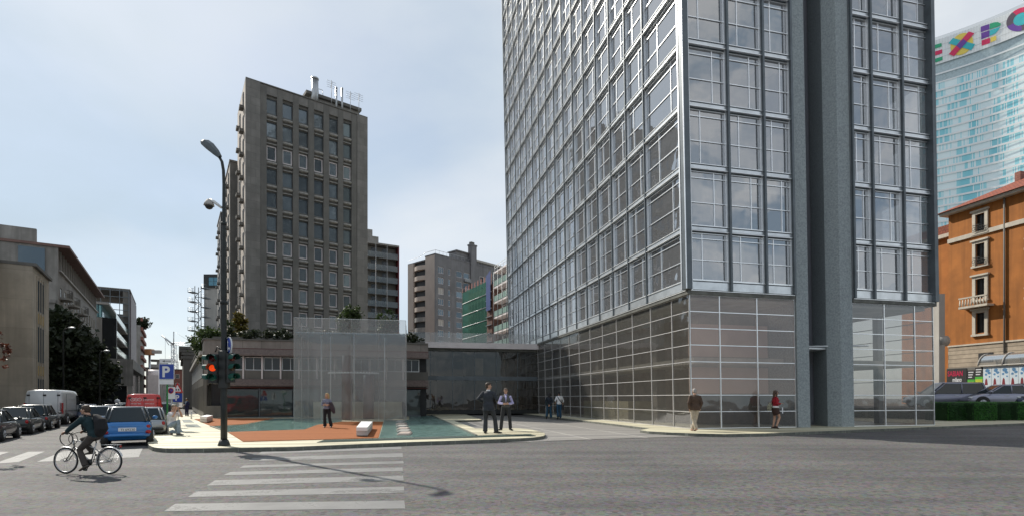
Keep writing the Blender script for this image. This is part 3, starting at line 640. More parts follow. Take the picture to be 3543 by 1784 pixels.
for zt in (4.9, 2.75):                                 # sloping canopies
    b = MB(); p = [(-.02, zt), (-.02, zt - .5), (.42, zt - .52), (.42, zt - .42), (.1, zt)]
    vs = []; n = len(p)
    for u in (u1 + .01, PWD):
        vs += [F.pt(u, nn, z) for nn, z in p]
    b.add(vs, [tuple(range(n)), tuple(range(n, 2 * n))] + [(i, (i + 1) % n, n + (i + 1) % n, n + i) for i in range(n)]); b.build('canopy', M['awning'], pd)
b = MB(); F.box(b, u1 + .03, PWD, -.3, -.05, 2.76, 3.38); b.build('window_apron', M['stone2'], pd)
k = 0; u = u1 + .05
while u < PWD - 1.3:
    window(pd, F, u + .09, 3.39, 1.15, .95, M['dpane2'], M['alu'], n=-.2, fr=.05, bars=(1, 0))
    b = MB(); F.box(b, u - .03, u + .07, -.28, .05, 2.77, 4.37); b.build('pilaster', M['white'], pd)
    u += 1.24; k += 1
u = u1 + .05
while u < PWD - 2.3:
    b = MB(); F.quad(b, [(u, .06), (u + 2.2, .06), (u + 2.2, 1.95), (u, 1.95)], -.12); g = b.build('shop_window', panemirror('shop_glass', (.10, .12, .12), .35, .03, .3, .3), pd, recalc=False)
    b = MB(); F.box(b, u - .04, u + .04, -.2, -.05, 0, 2.08); F.box(b, u + .04, u + 2.25, -.2, -.05, 1.95, 2.02); F.box(b, u + .04, u + 2.25, -.2, -.05, 0, .06); b.build('shop_frame', M['steel'], g); u += 2.3
b = MB(); F.box(b, .02, u1 - .1, -.3, -.02, 0, .85); b.build('low_wall', M['stone2'], pd)
b = MB(); F.box(b, -.02, .18, -.35, -.0, 0, 2.74); b.build('corner_post', M['stone2'], pd)
b = MB(); FS.box(b, 0, slen - .05, -.3, 0, 4.7, 5.5); FS.box(b, 0, slen - .05, -.3, 0, 2.3, 2.9); FS.box(b, 0, slen - .05, -.3, 0, 0, .4)
for i in range(17): FS.box(b, i * 1.8, i * 1.8 + .3, -.25, .03, .4, 4.7)
b.build('side_wall', M['stone2'], pd)
b = MB(); FS.box(b, 0, slen - .05, .02, .25, 4.45, 4.7); b.build('side_cornice', M['lightwall'], pd)
for i in range(16): window(pd, FS, i * 1.8 + .4, 2.95, 1.3, 1.6, M['dpane'], M['alu'], n=-.05, fr=.05)

# ================================================================= GREY OFFICE TOWER
GA = math.atan2(.606, .7955); GX, GY = WX(850, 65), 65
gt = thing('office_tower', 'tall grey stone office tower with recessed square windows above the podium', 'tower block', (GX, GY, 0), GA)
GH, GW, GD = 40.25, 15.46, 5.2
cu = lambda px: solve_t(px, GX, GY, math.cos(GA), math.sin(GA))
colpx = [(923.7, 959), (979, 1014), (1035, 1067), (1088, 1120), (1140, 1170), (1189, 1217)]
cols = [(cu(a), cu(b_)) for a, b_ in colpx]
pitch = 2.92; z00 = WZ(1121, 66.9 + .4); rows = [(z00 + pitch * k, z00 + pitch * k + 1.85) for k in range(-3, 10)]
rows = [r for r in rows if r[0] > .5]
F = Face(0, 0, 1, 0); GD = 10.2; FLf = Face(.09 * GD, .996 * GD, -.09, -.996)
ub0, ub1 = cu(901), cu(1236)
b = MB(); F.box(b, 0, ub0, -.4, 0, 0, GH); F.box(b, ub1, GW, -.4, 0, 0, GH); F.box(b, ub0, ub1, -.5, -.1, rows[-1][1] + .35, GH - .03)
b.build('stone_border', M['stone'], gt)
edges = [ub0] + [x for c in cols for x in c] + [ub1]
for i in range(0, len(edges), 2):
    b = MB(); F.box(b, edges[i] + .02, edges[i + 1] - .02, -.6, -.05 if 0 < i < len(edges) - 2 else -.06, 0, GH - .1); b.build('pilaster', M['stone2'], gt)
b = MB(); F.box(b, ub0 + .1, ub1 - .1, -.95, -.79, 0, GH - .12)
for c0, c1 in cols:
    z = 0
    for r0, r1 in rows: F.box(b, c0 - .02, c1 + .02, -.8, -.35, z, r0); z = r1
    F.box(b, c0 - .02, c1 + .02, -.8, -.35, z, GH - .12)
b.build('spandrel_wall', M['stone2'], gt)
bc = {}
for c0, c1 in cols:
    kk = round(c1 - c0, 3)
    for ri, (r0, r1) in enumerate(rows):
        whitef = (ri - (len(rows) - 10)) in (0, 1, 2, 3, 7)
        if kk not in bc:
            q = MB(); ww = c1 - c0
            q.tube([(.0, .05, -.38), (.0 + .06, .05, -.38), (ww - .06, .05, -.38), (ww, .05, -.38)], [(.16, .26), (.2, .33), (.2, .33), (.16, .26)], 10, 0, True, True, up=(0, 1, 0)); q.box(.02, ww - .02, -.12, .2, -.95, -.85)
            bc[kk] = q.mesh('moulded_sill', M['bulge'])
        link('moulded_sill', bc[kk], gt, F.pt(c0, -.26, r0), F.a)
        window(gt, F, c0 + .02, r0 + .02, c1 - c0 - .04, r1 - r0 - .04, M['dpane'], M['white'] if whitef else M['steel'], n=-.5, fr=.13 if whitef else .06, bars=(0, 0))
b = MB(); FLf.box(b, 0, GD - .42, -.4, 0, 0, GH - .01); b.box(GW - .4, GW - .01, .42, 9, 0, GH - .01); b.build('side_wall', mat('side_stone_painted_sun', (.55, .47, .39), .85, var=.12, joints=(1.15, .98, .6, .012)), gt)  # side stone paler and warmer than the front: sunlight painted into its colour
b = MB(); b.box(1.4, GW - .45, 1.2, 9, 0, GH - .3); b.build('core', M['dark'], gt)
b = MB(); b.prism([(0, 0), (GW, 0), (GW, 10.1), (.09 * 10.1, 10.1)], GH, GH + .12); b.build('roof', M['stone2'], gt)
for i, uu in enumerate((3.0, 7.0)):
    for ri, (r0, r1) in enumerate(rows):
        window(gt, FLf, uu + .3, r0 + (.9 if i else 0), .8, 1.7, M['dpane2'], M['steel'], n=.01, bars=(0, 0))
        b = MB(); FLf.box(b, uu + .2, uu + 1.2, .02, .5, r0 + (.9 if i else 0) - .35, r0 + (.9 if i else 0)); b.build('planter_sill', M['stone2'], gt)
# roof plant
x0 = cu(1092); b = MB(); b.box(x0, GW - .4, 2.2, 7, GH + .12, GH + 1.6); b.build('plant_room', M['lightwall'], gt)
b = MB(); b.box(x0 - .7, GW - .2, 1.7, 7.6, GH + 1.6, GH + 2.0); b.build('plant_roof', M['stone2'], gt)
for px, r_, h_ in ((1102, .45, 3.6), (1177, .14, 3.4), (1197, .14, 3.6)):
    b = MB(); x = cu(px); b.tube([(x, 1.5, GH + .1), (x, 1.5, GH + h_)], r_, 12); b.tube([(x, 1.5, GH + h_ + .003), (x, 1.5, GH + h_ + .18)], r_ * 1.12, 12); b.build('chimney', M['chrome'], gt)
def aerial(parent, x, y, z, h=3.0, s=1.0):
    b = MB(); b.tube([(x, y, z), (x, y, z + h)], .03 * s, 5)
    for k in range(4): b.tube([(x - .5 * s, y, z + h - .15 - k * .28), (x + .5 * s, y + .1, z + h - .15 - k * .28)], .018 * s, 4)
    b.tube([(x - .1, y - .6 * s, z + h - .6), (x + .1, y + .6 * s, z + h - .6)], .018 * s, 4)
    return b.build('aerial', M['chrome'], parent)
for px, h_ in ((1160, 4.2), (1226, 3.6), (1256, 3.8)): aerial(gt, cu(px), 1.5, GH + .1, h_, 1.3)
b = MB()
for x in (cu(1120), cu(1135)): b.tube([(x, 2.0, GH + 2.0), (x, 2.3, GH + 3.0)], .04, 4)
b.tube([(cu(1120), 2.3, GH + 3), (cu(1135), 2.3, GH + 3)], .04, 4); b.build('roof_ladder', M['chrome'], gt)
# stepped rear wings
def wing(name, label, px, py, Y, W_, D_, front, side, wnd=True, group=None):
    X = WX(px, Y); H = WZ(py, Y); t = thing(name, label, 'tower block', (X, Y, 0), GA, group)
    b = MB(); b.box(0, W_, 0, .4, 0, H); b.build('front_wall', front, t)
    D_ = 9; F2 = Face(.09 * D_, .996 * D_, -.09, -.996); b = MB(); F2.box(b, 0, D_ - .42, -.4, 0, 0, H - .02); b.build('side_wall', side, t)
    b = MB(); b.box(1.3, W_, .42, D_, 0, H - .3); b.build('core', M['dark'], t); b = MB(); b.prism([(-.1, -.1), (W_, -.1), (W_, D_), (.09 * D_ - .1, D_)], H, H + .25); b.build('roof', M['stone2'], t)
    if wnd:
        z = H - 2.6
        while z > 4:
            for uu in (D_ * .3, D_ * .7):
                window(t, F2, uu, z, .8, 1.7, M['dpane2'], M['steel'], n=.01, bars=(0, 0)); q = MB(); F2.box(q, uu - .1, uu + .9, .02, .45, z - .35, z - .0); q.build('planter_sill', M['stone2'], t)
            z -= 2.95
    return t
wing('rear_wing', 'dark stone rear wing stepping down directly behind the grey office tower', 796, 559, 74, 8, 8, M['stone2'], mat('wing_side_painted_sun', (.5, .43, .36), .85))  # wing's side colour lightened to paint it sunlit against the dark front
wing('slab_block', 'narrow black slab block behind the street lamp pole', 764, 738, 92, 8, 10, M['dark'], M['plaster'])
# ================================================================= OTHER BUILDINGS
def bld(name, label, px, py_top, Y, ang, cat='building', group=None):
    X = WX(px, Y); return thing(name, label, cat, (X, Y, 0), ang, group), X, WZ(py_top, Y)
# ---- balcony block right of the office tower
t, X, H = bld('balcony_block', 'dark apartment block with glass balconies and a red edge beside the office tower', 1272, 840, 120, R(30), 'apartment block')
cb = lambda px: solve_t(px, X, 120, math.cos(R(30)), math.sin(R(30)))
W_ = cb(1381); F = Face(0, 0, 1, 0)
b = MB(); b.box(.2, W_ - .1, 1.6, 12, 0, H - .2); b.build('wall', M['stone2'], t)
b = MB(); b.box(0, W_, -.1, 12.2, H, H + .35); b.build('roof', M['plaster'], t)
b = MB(); b.box(0, cb(1290), .3, 6, H + .35, H + 3.2); b.box(cb(1290), cb(1311), .3, 6, H + .35, H + 1.8); b.build('roof_room', M['plaster'], t)
b = MB(); b.box(W_ - .3, W_, -.1, 12, 0, H - .01); b.build('red_edge', mat('dark_red_edge', (.10, .008, .012), .6), t)
z = H - 2.6; kf = 0
while z > 3:
    b = MB(); b.box(.05, W_ - .32, 0, 1.6, z - .2, z); sl = b.build('balcony_floor', M['plaster'], t)
    b = MB(); F.quad(b, [(.05, z - .35), (W_ - .32, z - .35), (W_ - .32, z + .95), (.05, z + .95)], .02); b.build('glass_railing', M['darkrail'], sl, recalc=False)
    for u in (1.2, 3.7, 6.6, 9.2):
        if u < W_ - 1.4: window(t, F, u, z + .05, 1.3, 2.1, M['dpane2'], M['steel'], n=-1.58, bars=(1, 0))
    b = MB()
    for u in (cb(1287), cb(1316), cb(1338)): b.box(u - .3, u + .4, .2, .5, z + .2, z + .9)
    b.build('air_conditioner', M['lightwall'], t); z -= 2.75; kf += 1
for px in (1300, 1339): b = MB(); u = cb(px); b.tube([(u, -.1, 0), (u, -.1, H)], .05, 5); b.build('drainpipe', M['bar'], t)

# ---- apartment block M with rounded corner
MA = R(47.8); t, X, H = bld('corner_apartment_block', 'tall apartment block with warm side wall and rounded balconies, chimney on the roof', 1506, 879, 140, MA, 'apartment block')
t.scale = (1, .64, 1)
cm = lambda px: solve_t(px, X, 140, math.cos(MA), math.sin(MA)); F = Face(0, 0, 1, 0); W_ = cm(1700)
wc = [(cm(1516), cm(1536)), (cm(1551), cm(1559)), (cm(1579), cm(1600)), (cm(1604), cm(1625))]
rws = [(H - 4.6 - 2.78 * k, H - 2.9 - 2.78 * k) for k in range(12)][::-1]
b = MB(); wall_grid(b, F, W_, wc, 0, H, rws, .4); b.build('wall', M['mwall'], t)
b = MB(); b.box(.42, W_, .9, 14, 0, H - .4); b.build('core', M['dark'], t)
for i, (u0, u1_) in enumerate(wc):
    for j, (r0, r1) in enumerate(rws):
        if rws[j][0] < 7: continue
        window(t, F, u0 + .02, r0 + .02, u1_ - u0 - .04, r1 - r0 - .04, M['lightwall'] if (i + j) % 3 == 0 and i == 0 else M['dpane'], M['white'], n=-.25, fr=.08, bars=(2, 0) if i == 0 else (0, 0))
        if i == 3:
            q = MB(); q.box(u0, u1_, -.9, -.02, r0 - .9, r0 - .7); q.build('balcony_floor', M['mwall'], t)
            q = MB(); F.quad(q, [(u0, r0 - .9), (u1_, r0 - .9), (u1_, r0 + .1), (u0, r0 + .1)], .92); q.build('glass_railing', M['railglass'], t, recalc=False)
FL2 = Face(0, 18, 0, -1)
b = MB(); b.box(0, .4, .41, 6.5, 0, H - .02); b.build('side_wall', M['msunpaint'], t)
# rounded balconies and far end
def arc(cx, cy, r0, a0, a1, n=10): return [(cx + r0 * math.cos(a0 + (a1 - a0) * i / n), cy + r0 * math.sin(a0 + (a1 - a0) * i / n)) for i in range(n + 1)]
z = H - 2.9
while z > 4:
    p = [(1.2, 6.5)] + [(-1.1 * math.sin(math.pi * i / 10) * .6, 6.5 + 7.5 * i / 10) for i in range(11)] + [(1.2, 14)]
    b = MB(); b.prism(p, z - .25, z + .9); b.build('rounded_balcony', M['msunpaint'] if z > 24 else M['plaster'], t); z -= 2.78  # upper balconies coloured as sunlit, lower ones as shaded
b = MB(); b.box(.9, 8, 6.55, 14, 0, H - 1.0); b.build('recess_wall', M['dark'], t)
b = MB(); b.box(-.2, .5, 14.05, 18, 0, H - .9); b.build('end_wall', M['msunpaint'], t)
b = MB(); b.box(-.1, W_, -.15, 6.6, H, H + .25); b.box(-.1, 3, 6.61, 18.2, H - .9, H - .65); b.build('roof', M['mwall'], t)
b = MB()
for i in range(14): b.tube([(.1 + i * 1.3, .1, H + .25), (.1 + i * 1.3, .1, H + 1.15)], .04, 4)
b.tube([(0, .1, H + 1.15), (17, .1, H + 1.15)], .05, 4); b.tube([(.1, .1, H + 1.15), (.1, 6.5, H + 1.15), (-.4, 10, H + .3), (0, 18, H + .3)], .05, 4); b.build('roof_railing', M['chrome'], t)
b = MB(); b.box(cm(1586), cm(1626), 1.2, 6, H + .25, H + 2.6); b.box(cm(1583), cm(1628), .6, 6.6, H + 2.6, H + 2.9); b.build('penthouse', M['mwall'], t)
b = MB(); b.box(cm(1627), cm(1646), -.6, 1.4, 8, H + 4.9); b.box(cm(1625.5), cm(1647.5), -.75, 1.6, H + 4.9, H + 5.3); b.build('chimney', M['mwall'], t)
b = MB(); b.box(cm(1629), cm(1640), -.3, 1.1, H + 5.3, H + 6.0); b.build('chimney_pot', M['stone2'], t)
b = MB(); b.box(W_ * .72, W_ + 9, .8, 9, H - 3.5, H + 1.0); b.build('stepped_top', M['mwall'], t)
b = MB(); b.box(W_ * .72, W_ + 10, .0, 9, H + 1.05, H + 1.6); b.build('upper_roof', M['lightwall'], t)
b = MB(); b.box(W_ + .02, W_ + 12, .4, 10, 0, H - 3.6); b.build('rear_part', M['plaster'], t)
for r0, r1 in rws[3:]:
    for px in (1660, 1680, 1700, 1720): window(t, F, cm(px), r0, cm(px + 13) - cm(px), 1.6, M['dpane2'], M['white'], n=(.02 if px < 1700 else -.36), bars=(0, 0))

# ---- scaffolded building under green netting
dx, dy = -(.457), .889; Y0 = 105; X0 = WX(1686, Y0); ang = math.atan2(-dy, -dx)
ln = 13.0; t = thing('scaffolded_building', 'building wrapped in green scaffold netting with a blue sheet at its top', 'building under scaffold', (X0 + dx * ln, Y0 + dy * ln, 0), ang)
H = WZ(972, Y0); F = Face(0, 0, 1, 0)
b = MB(); b.box(0, ln + .2, 1.2, 9, 0, H - .5); b.build('wall', M['brick'], t)
netm = glass('scaffold_netting', (.16, .5, .4), 0, .34, (.012, .17, .11), .6)
for k in range(9):
    z = H - 2.55 * k
    b = MB(); F.quad(b, [(0, z - 2.5), (ln, z - 2.5), (ln, z), (0, z)], 0); n_ = b.build('netting', netm, t, recalc=False)
    b = MB(); b.box(0, ln, .05, 1.0, z - 2.55, z - 2.45); b.tube([(0, -.03, z - 2.45), (ln, -.03, z - 2.45)], .07, 4); b.build('deck', M['alu'], t)
b = MB()
for i in range(9): b.tube([(i * ln / 8, .05, 0), (i * ln / 8, .05, H + 1.0)], .05, 4); b.tube([(i * ln / 8, .9, 0), (i * ln / 8, .9, H + 1.6)], .05, 4)
b.build('scaffold_poles', mat('rusty_pole', (.3, .07, .04), .6), t)
b = MB(); b.box(ln + .25, ln + 2.6, -.2, 6, 0, H - 1); b.build('stair_tower', mat('rusty_brick', (.12, .06, .045), .8, var=.6, scale=2), t)
for k in range(14): b = MB(); b.box(ln + .3, ln + 2.5, -.5, -.19, 1 + k * 1.6, 1.12 + k * 1.6); b.build('stair_landing', M['chrome'], t)
b = MB(); F.quad(b, [(ln + .6, H - 6), (ln + 2.6, H - 6), (ln + 2.6, H + 1.6), (ln + .6, H + .8)], .55); b.build('blue_sheet', mat('blue_sheet', (.02, .05, .2), .6), t, recalc=False)

# ---- white balcony building
Y0 = 90.0; X0 = WX(1768, Y0); k_ = (1051 - CXP); l_ = math.hypot(k_, FP); dx, dy = k_ / l_, FP / l_; ln = 8.2
t = thing('white_balcony_block', 'white apartment block with pale green glass balconies beside the netting', 'apartment block', (X0 + dx * ln, Y0 + dy * ln, 0), math.atan2(-dy, -dx))
H = WZ(903, Y0); F = Face(0, 0, 1, 0); L2 = ln + 7
b = MB(); b.box(0, L2, 1.5, 9, 0, H); b.build('wall', M['plaster'], t)
gb = panemirror('balcony_glass', (.4, .55, .5), .2, .1, .1, 0)
z = H - .3
while z > 2:
    b = MB(); b.box(-.1, L2, -.1, 1.6, z, z + .28); s_ = b.build('balcony_floor', M['white'], t)
    b = MB()
    for i in range(14): F.box(b, i * 1.1, i * 1.1 + 1.02, .12, .15, z - 2.75 + .35, z - 2.75 + 1.35) if i * 1.1 + 1 < L2 else None
    b.build('glass_railing', gb, s_)
    for i in range(5): window(t, F, .5 + i * 2.6, z - 2.4, 1.6, 2.1, M['dpane2'], M['white'], n=-1.47, bars=(1, 0))
    z -= 2.75
for i in range(7): b = MB(); b.tube([(i * 2.2, -.2, 0), (i * 2.2, -.2, H)], .05, 5); b.build('post', M['steel'], t)
b = MB(); b.tube([(0, 0, H + 1.1), (L2, 0, H + 1.1)], .05, 4); b.tube([(0, 0, H + .6), (L2, 0, H + .6)], .05, 4); [b.tube([(i * 1.5, 0, H), (i * 1.5, 0, H + 1.1)], .04, 4) for i in range(10)]; b.build('roof_railing', M['alu'], t)

# ---- left street side -------------------------------------------------
SA = math.atan2(-SD.y, -SD.x)          # facade frame: u runs towards the camera along the street
def street_bld(name, label, pxn, pxf, py_near, Yn, cat='building', vp=606):
    """near corner at px pxn (depth Yn), recedes to pxf towards the vanishing point"""
    dx, dy = (vp - CXP), FP; l = math.hypot(dx, dy); dx /= l; dy /= l
    Xn = WX(pxn, Yn); s = solve_t(pxf, Xn, Yn, dx, dy); H = WZ(py_near, Yn)
    t = thing(name, label, cat, (Xn + dx * s, Yn + dy * s, 0), math.atan2(dy, dx)); t.scale = (-1, 1, 1); return t, s, H
# L1 tan building
t, s, H = street_bld('tan_office_building', 'tan rendered building with tall slit windows at the left edge', 116, 169, 922, 45)
F = Face(0, 0, 1, 0)
cw = [(s - 3.9 + .95 * i, s - 3.2 + .95 * i) for i in range(3)]
rr = [(.6, 3.1), (4.5, 7.6), (8.9, 11.6)]
b = MB(); wall_grid(b, F, s, cw, 0, H, rr, .5); b.box(s - .01, s + .35, .0, 9, 0, H - .002); b.build('wall', M['tan'], t)
for c0, c1 in cw:
    for r0, r1 in rr: window(t, F, c0, r0, c1 - c0, r1 - r0, M['dpane2'], M['steel'], n=-.03, fr=.05, bars=(0, 0))
    for r in (3.35, 7.85): b = MB(); F.box(b, c0 + .02, c1 - .02, .01, .05, r, r + .85); b.build('ochre_panel', M['ochre'], t)
for i in range(4): b = MB(); u = s - 4.1 + .95 * i; F.box(b, u, u + .16, .002, .07, .3, 11.9); b.build('fin', M['tan'], t)
b = MB(); b.box(0, s, .6, 9, 0, H - .5); b.build('core', M['dark'], t)
b = MB(); b.box(-.1, s + .4, -.25, 9, H, H + .25); b.build('coping', M['stone2'], t)
# annex nearer the camera, in line with the street, set forward
lx, ly = s + .4, -3.0
b = MB(); b.box(s + .36, s + 34, 2.3, 12, 0, H + .0); b.build('near_wing', M['tan'], t)
b = MB(); b.box(s + .3, s + 34, 2.05, 12.1, H + .01, H + .3); b.build('near_coping', M['stone2'], t)
b = MB(); b.box(s + .4, s + 30, 2.1, 2.28, 0, 2.6); b.build('dark_gate', M['dark'], t)
# L2 grey balcony building
t, s, H = street_bld('balcony_apartment_building', 'long grey plaster apartment building with curved balconies and overhanging red eaves', 203, 335, 850, 65, 'apartment building')
nb_ = 12; cw = [(s - 2.6 - i * (s - 3) / nb_, s - 1.2 - i * (s - 3) / nb_) for i in range(nb_)][::-1]
rr = [(1.0 + 3.05 * k, 2.9 + 3.05 * k) for k in range(5)]; 
b = MB(); wall_grid(b, F, s, cw, 0, H - 2.9, rr, .4); b.build('wall', M['plaster'], t)
b = MB(); b.box(s - .01, s + .4, .0, 12, 0, H - .3); b.box(s + .41, s + .6, .2, 12, H - 7, H - 6.6); b.build('gable_wall', M['plaster'], t)
b = MB(); b.prism([(s + .0, 2), (s + .42, 2), (s + .42, 40), (s, 40)], H - .28, H + 1.6); b.build('gable_extension', M['plaster'], t)
b = MB(); b.box(0, s - .02, .5, 12, 0, H - .4); b.build('core', M['stone2'], t)
for c0, c1 in cw:
    for r0, r1 in rr:
        if r1 < H - 3: window(t, F, c0 + .02, r0 + .02, c1 - c0 - .04, r1 - r0 - .04, M['dpane2'], M['cream'], n=-.06, fr=.06, bars=(0, 0))
b = MB(); b.box(-.3, s + .6, -1.1, 12, H - .3, H); b.build('eaves', mat('red_eaves', (.2, .12, .1), .7), t)
for i in range(20): b = MB(); u = s - .4 - i * (s - .6) / 19; F.box(b, u, u + .22, -.3, -.05, H - 2.9, H - .3); b.build('loggia_post', M['lightwall'], t)
b = MB(); F.box(b, 0, s, -.4, .25, H - 3.1, H - 2.9); b.build('string_course', M['lightwall'], t)
def balcony(parent, F, u, z, w_, d_=1.1):
    b = MB(); n = 7; p = [F.pt(u, 0)] + [F.pt(u + w_ * i / n, d_ * math.sin(math.pi * (.12 + .76 * i / n)) ** .5) for i in range(n + 1)] + [F.pt(u + w_, 0)]
    b.prism(p, z - .25, z); o = b.build('balcony', M['plaster'], parent)
    b = MB(); q = p[1:-1]
    for i in range(len(q) - 1):
        b.tube([(q[i][0], q[i][1], z + .95), (q[i + 1][0], q[i + 1][1], z + .95)], .035, 4); b.add([(q[i][0], q[i][1], z), (q[i + 1][0], q[i + 1][1], z), (q[i + 1][0], q[i + 1][1], z + .55), (q[i][0], q[i][1], z + .55)], [(0, 1, 2, 3)])
        b.tube([(q[i][0], q[i][1], z), (q[i][0], q[i][1], z + .95)], .03, 4)
    b.build('railing', M['stone2'], o)
for z in (H - 3.2 - 3.05 * k for k in range(5)):
    for uu in (s - 3.2, s - 9.2, s - 17.5): balcony(t, F, uu, z - 2.9, 2.6) if z > 5 else None
for x, y, h_ in ((s - .2, 20, 2.6), (s + .1, 14, 2.4), (s + .1, 26, 3.0)):
    b = MB(); b.tube([(x, y, H), (x, y, H + 1.6 + h_)], .42, 10); b.tube([(x, y, H + 1.61 + h_), (x, y, H + 1.9 + h_)], .55, 10); b.build('chimney', M['chrome'], t)
b = MB(); b.ell((s + .2, 17, H + 2.8), (.7, .3, .7), 12, 8); b.tube([(s + .2, 17, H + 1.6), (s + .2, 17, H + 2.5)], .06, 5); b.build('satellite_dish', M['lightwall'], t)
b = MB(); b.box(s - .1, s + .5, 9.4, 10.6, H + 1.62, H + 2.5); b.box(s - .1, s + .5, 11.4, 12.6, H + 1.62, H + 2.4); b.build('air_conditioner', M['lightwall'], t)
aerial(t, s, 24, H + 1.5, 6.5, 3)
b = MB(); F3 = Face(s + .44, 0, 0, 1); F3.box(b, 1.2, 3.6, 0, .06, H - 3.4, H - .6); b.build('gable_glazing', M['dpane'], t)
# L3 pale building with green glass top
t, s, H = street_bld('pale_glass_balcony_building', 'pale building with blue glazed top floor and rows of glass balconies', 381, 436, 1045, 100)
b = MB(); b.box(0, s - .3, .3, 12, 8, H - 2.8); b.build('core', M['dpane2'], t)
b = MB(); b.box(s - .29, s, 1.2, 12, 0, H - 2.9); b.build('gable_wall', M['lightwall'], t)
b = MB(); b.box(.5, s - .5, 1.2, 11, H - 2.8, H - .4); b.build('glazed_top', M['bluepane'], t)
b = MB(); b.box(.2, s - .2, .2, 12, H - .39, H); b.build('roof', M['lightwall'], t)
z = H - 2.9
while z > 9:
    b = MB(); b.box(0, s - .3, -.9, .28, z - .25, z); fl = b.build('balcony_floor', M['lightwall'], t); b = MB(); F.box(b, 0, s - .3, .86, .9, z, z + 1.0); b.build('glass_railing', gb, fl); z -= 3.1
b = MB(); b.box(s - .28, s - .02, -1, 1.18, 8.5, H - 2.9); b.build('end_column', M['dpane2'], t)
# low block in front of it
t, s, H = street_bld('low_street_block', 'low grey block with a deep overhanging slab behind the street trees', 446, 487, 1241, 92)
b = MB(); b.box(-.2, s + .2, -.6, 9, H - 1.6, H); b.box(s - .3, s + .2, -.6, 9, H - 4.6, H - 1.61); b.build('slab_frame', M['plaster'], t)
b = MB(); b.box(0, s - .4, .3, 8.9, 0, H - 1.62); b.build('recess', M['dpane2'], t)
b = MB(); b.box(-.1, .3, -.5, .2, 0, H - 1.62); b.box(s - .1, s + .1, -.5, .2, 0, H - 4.61); b.build('end_pier', M['lightwall'], t)
F3 = Face(s + .21, 0, 0, 1)
for i in range(3): window(t, F3, 1.0 + i * 2.0, H - 4.2, 1.8, 2.2, M['dpane'], M['lightwall'], n=.03, bars=(1, 1))
# L4 dark framed tower
t, s, H = street_bld('dark_steel_frame_building', 'dark building with an open steel lattice top behind the pale block', 447, 468, 1003, 125)
b = MB(); b.box(0, s, .2, 14, 0, H - 6); b.build('wall', M['stone2'], t)
b = MB(); F3 = Face(s + .05, 0, 0, 1)
for i in range(9): F3.box(b, i * 1.75, i * 1.75 + .12, 0, .2, H - 22, H)
for k in range(14): F3.box(b, 0, 14, .01, .15, H - .3 - k * 1.5, H - .15 - k * 1.5)
b.build('steel_lattice', M['steel'], t)
b = MB(); b.box(s - 1.2, s, 8, 14, H - 6, H - 1); b.box(s - .8, s, 0, 1.2, 0, H); b.build('lattice_core', M['stone2'], t)
b = MB(); b.box(0, s, -.2, 14, H, H + .3); b.build('roof', M['stone2'], t)
b = MB(); b.box(0, s * .92, -.25, .1, 0, H - .4); b.build('metal_panel', mat('plum_panel', (.2, .18, .19), .6), t)
# L5 slim tower with roof garden
t, s, H = street_bld('slim_roof_garden_tower', 'slim pale tower with a shaggy roof garden at the end of the row', 486, 500, 1124, 165)
b = MB(); b.box(0, s, 0, 8, 0, H); b.build('wall', M['plaster'], t)
F3 = Face(s + .01, 0, 0, 1)
for k in range(9): b = MB(); F3.box(b, 2.2, 7.5, .01, .3, 2 + k * 2.9, 3.6 + k * 2.9); b.build('window', M['dpane2'], t)
for k in range(9): b = MB(); b.box(.3, s - .2, -.6, -.02, 2 + k * 2.9, 3.0 + k * 2.9); b.build('balcony', M['brick'], t)

# ---- right side of the side street
b_, s = None, 0
t = thing('dark_roofed_slab', 'pale slab building with a black glazed box on its roof behind the fire stair', 'building', (WX(706, 130), 130, 0), 0)
W_ = WX(762, 130) - WX(706, 130); H = WZ(995, 130)
b = MB(); b.box(0, W_, 0, 10, 0, H); b.build('wall', M['lightwall'], t)
b = MB(); b.box(0, W_, -.2, 10, H + .01, WZ(948, 130)); b.build('roof_box', M['black'], t)
window(t, Face(0, 0, 1, 0), 1.2, H + .5, 2.6, 2.1, M['bluepane'], M['black'], n=.24, bars=(1, 1)); 
# fire-escape tower
t = thing('fire_escape_tower', 'steel lattice fire escape stair with mesh landings beside the pale slab', 'fire escape', (WX(681, 120), 120, 0), 0)
Ht = WZ(988, 120); b = MB()
for x in (-.45, .95):
    for y in (0, 1.4): b.tube([(x, y, 0), (x, y, Ht)], .1, 4)
k = 0; z = 0
while z < Ht - 1.6:
    b.tube([(-.45, 0, z), (.95, 0, z + 1.6)] if k % 2 else [(.95, 0, z), (-.45, 0, z + 1.6)], .07, 4); b.tube([(-.45, 0, z), (.95, 0, z)], .07, 4); z += 1.6; k += 1
b.build('lattice', M['steel'], t)
for k in range(9):
    z = Ht - .9 - k * 2.15
    if z < 5: break
    b = MB(); b.box(-1.9, -.5, -.2, 1.6, z - .55, z - .4); b.box(1.0, 2.3, -.2, 1.6, z + .35, z + .5)
    for zz in (0, .35, .7): b.tube([(-1.9, -.2, z - .35 + zz), (-.5, -.2, z - .35 + zz)], .035, 4); b.tube([(1.0, -.2, z + .55 + zz), (2.3, -.2, z + .55 + zz)], .035, 4)
    for x in (-1.9, -1.4, -.9): b.tube([(x, -.2, z - .5), (x, -.2, z + .4)], .035, 4)
    b.build('landing', M['steel'], t)
t = thing('corniced_street_building', 'dark building with a scalloped cornice beyond the podium', 'building', (WX(634, 72), 72, 0), R(32))
b = MB(); b.box(0, 4.5, 0, 20, 0, WZ(1215, 72)); b.build('wall', M['stone2'], t)
b = MB()
for k, (o_, z) in enumerate(((-.2, 7.2), (-.45, 7.6), (-.25, 6.7), (-.5, 8.0))): b.box(o_, 4.5, -.1, 20, z, z + .35)
b.build('cornice', M['stone2'], t)
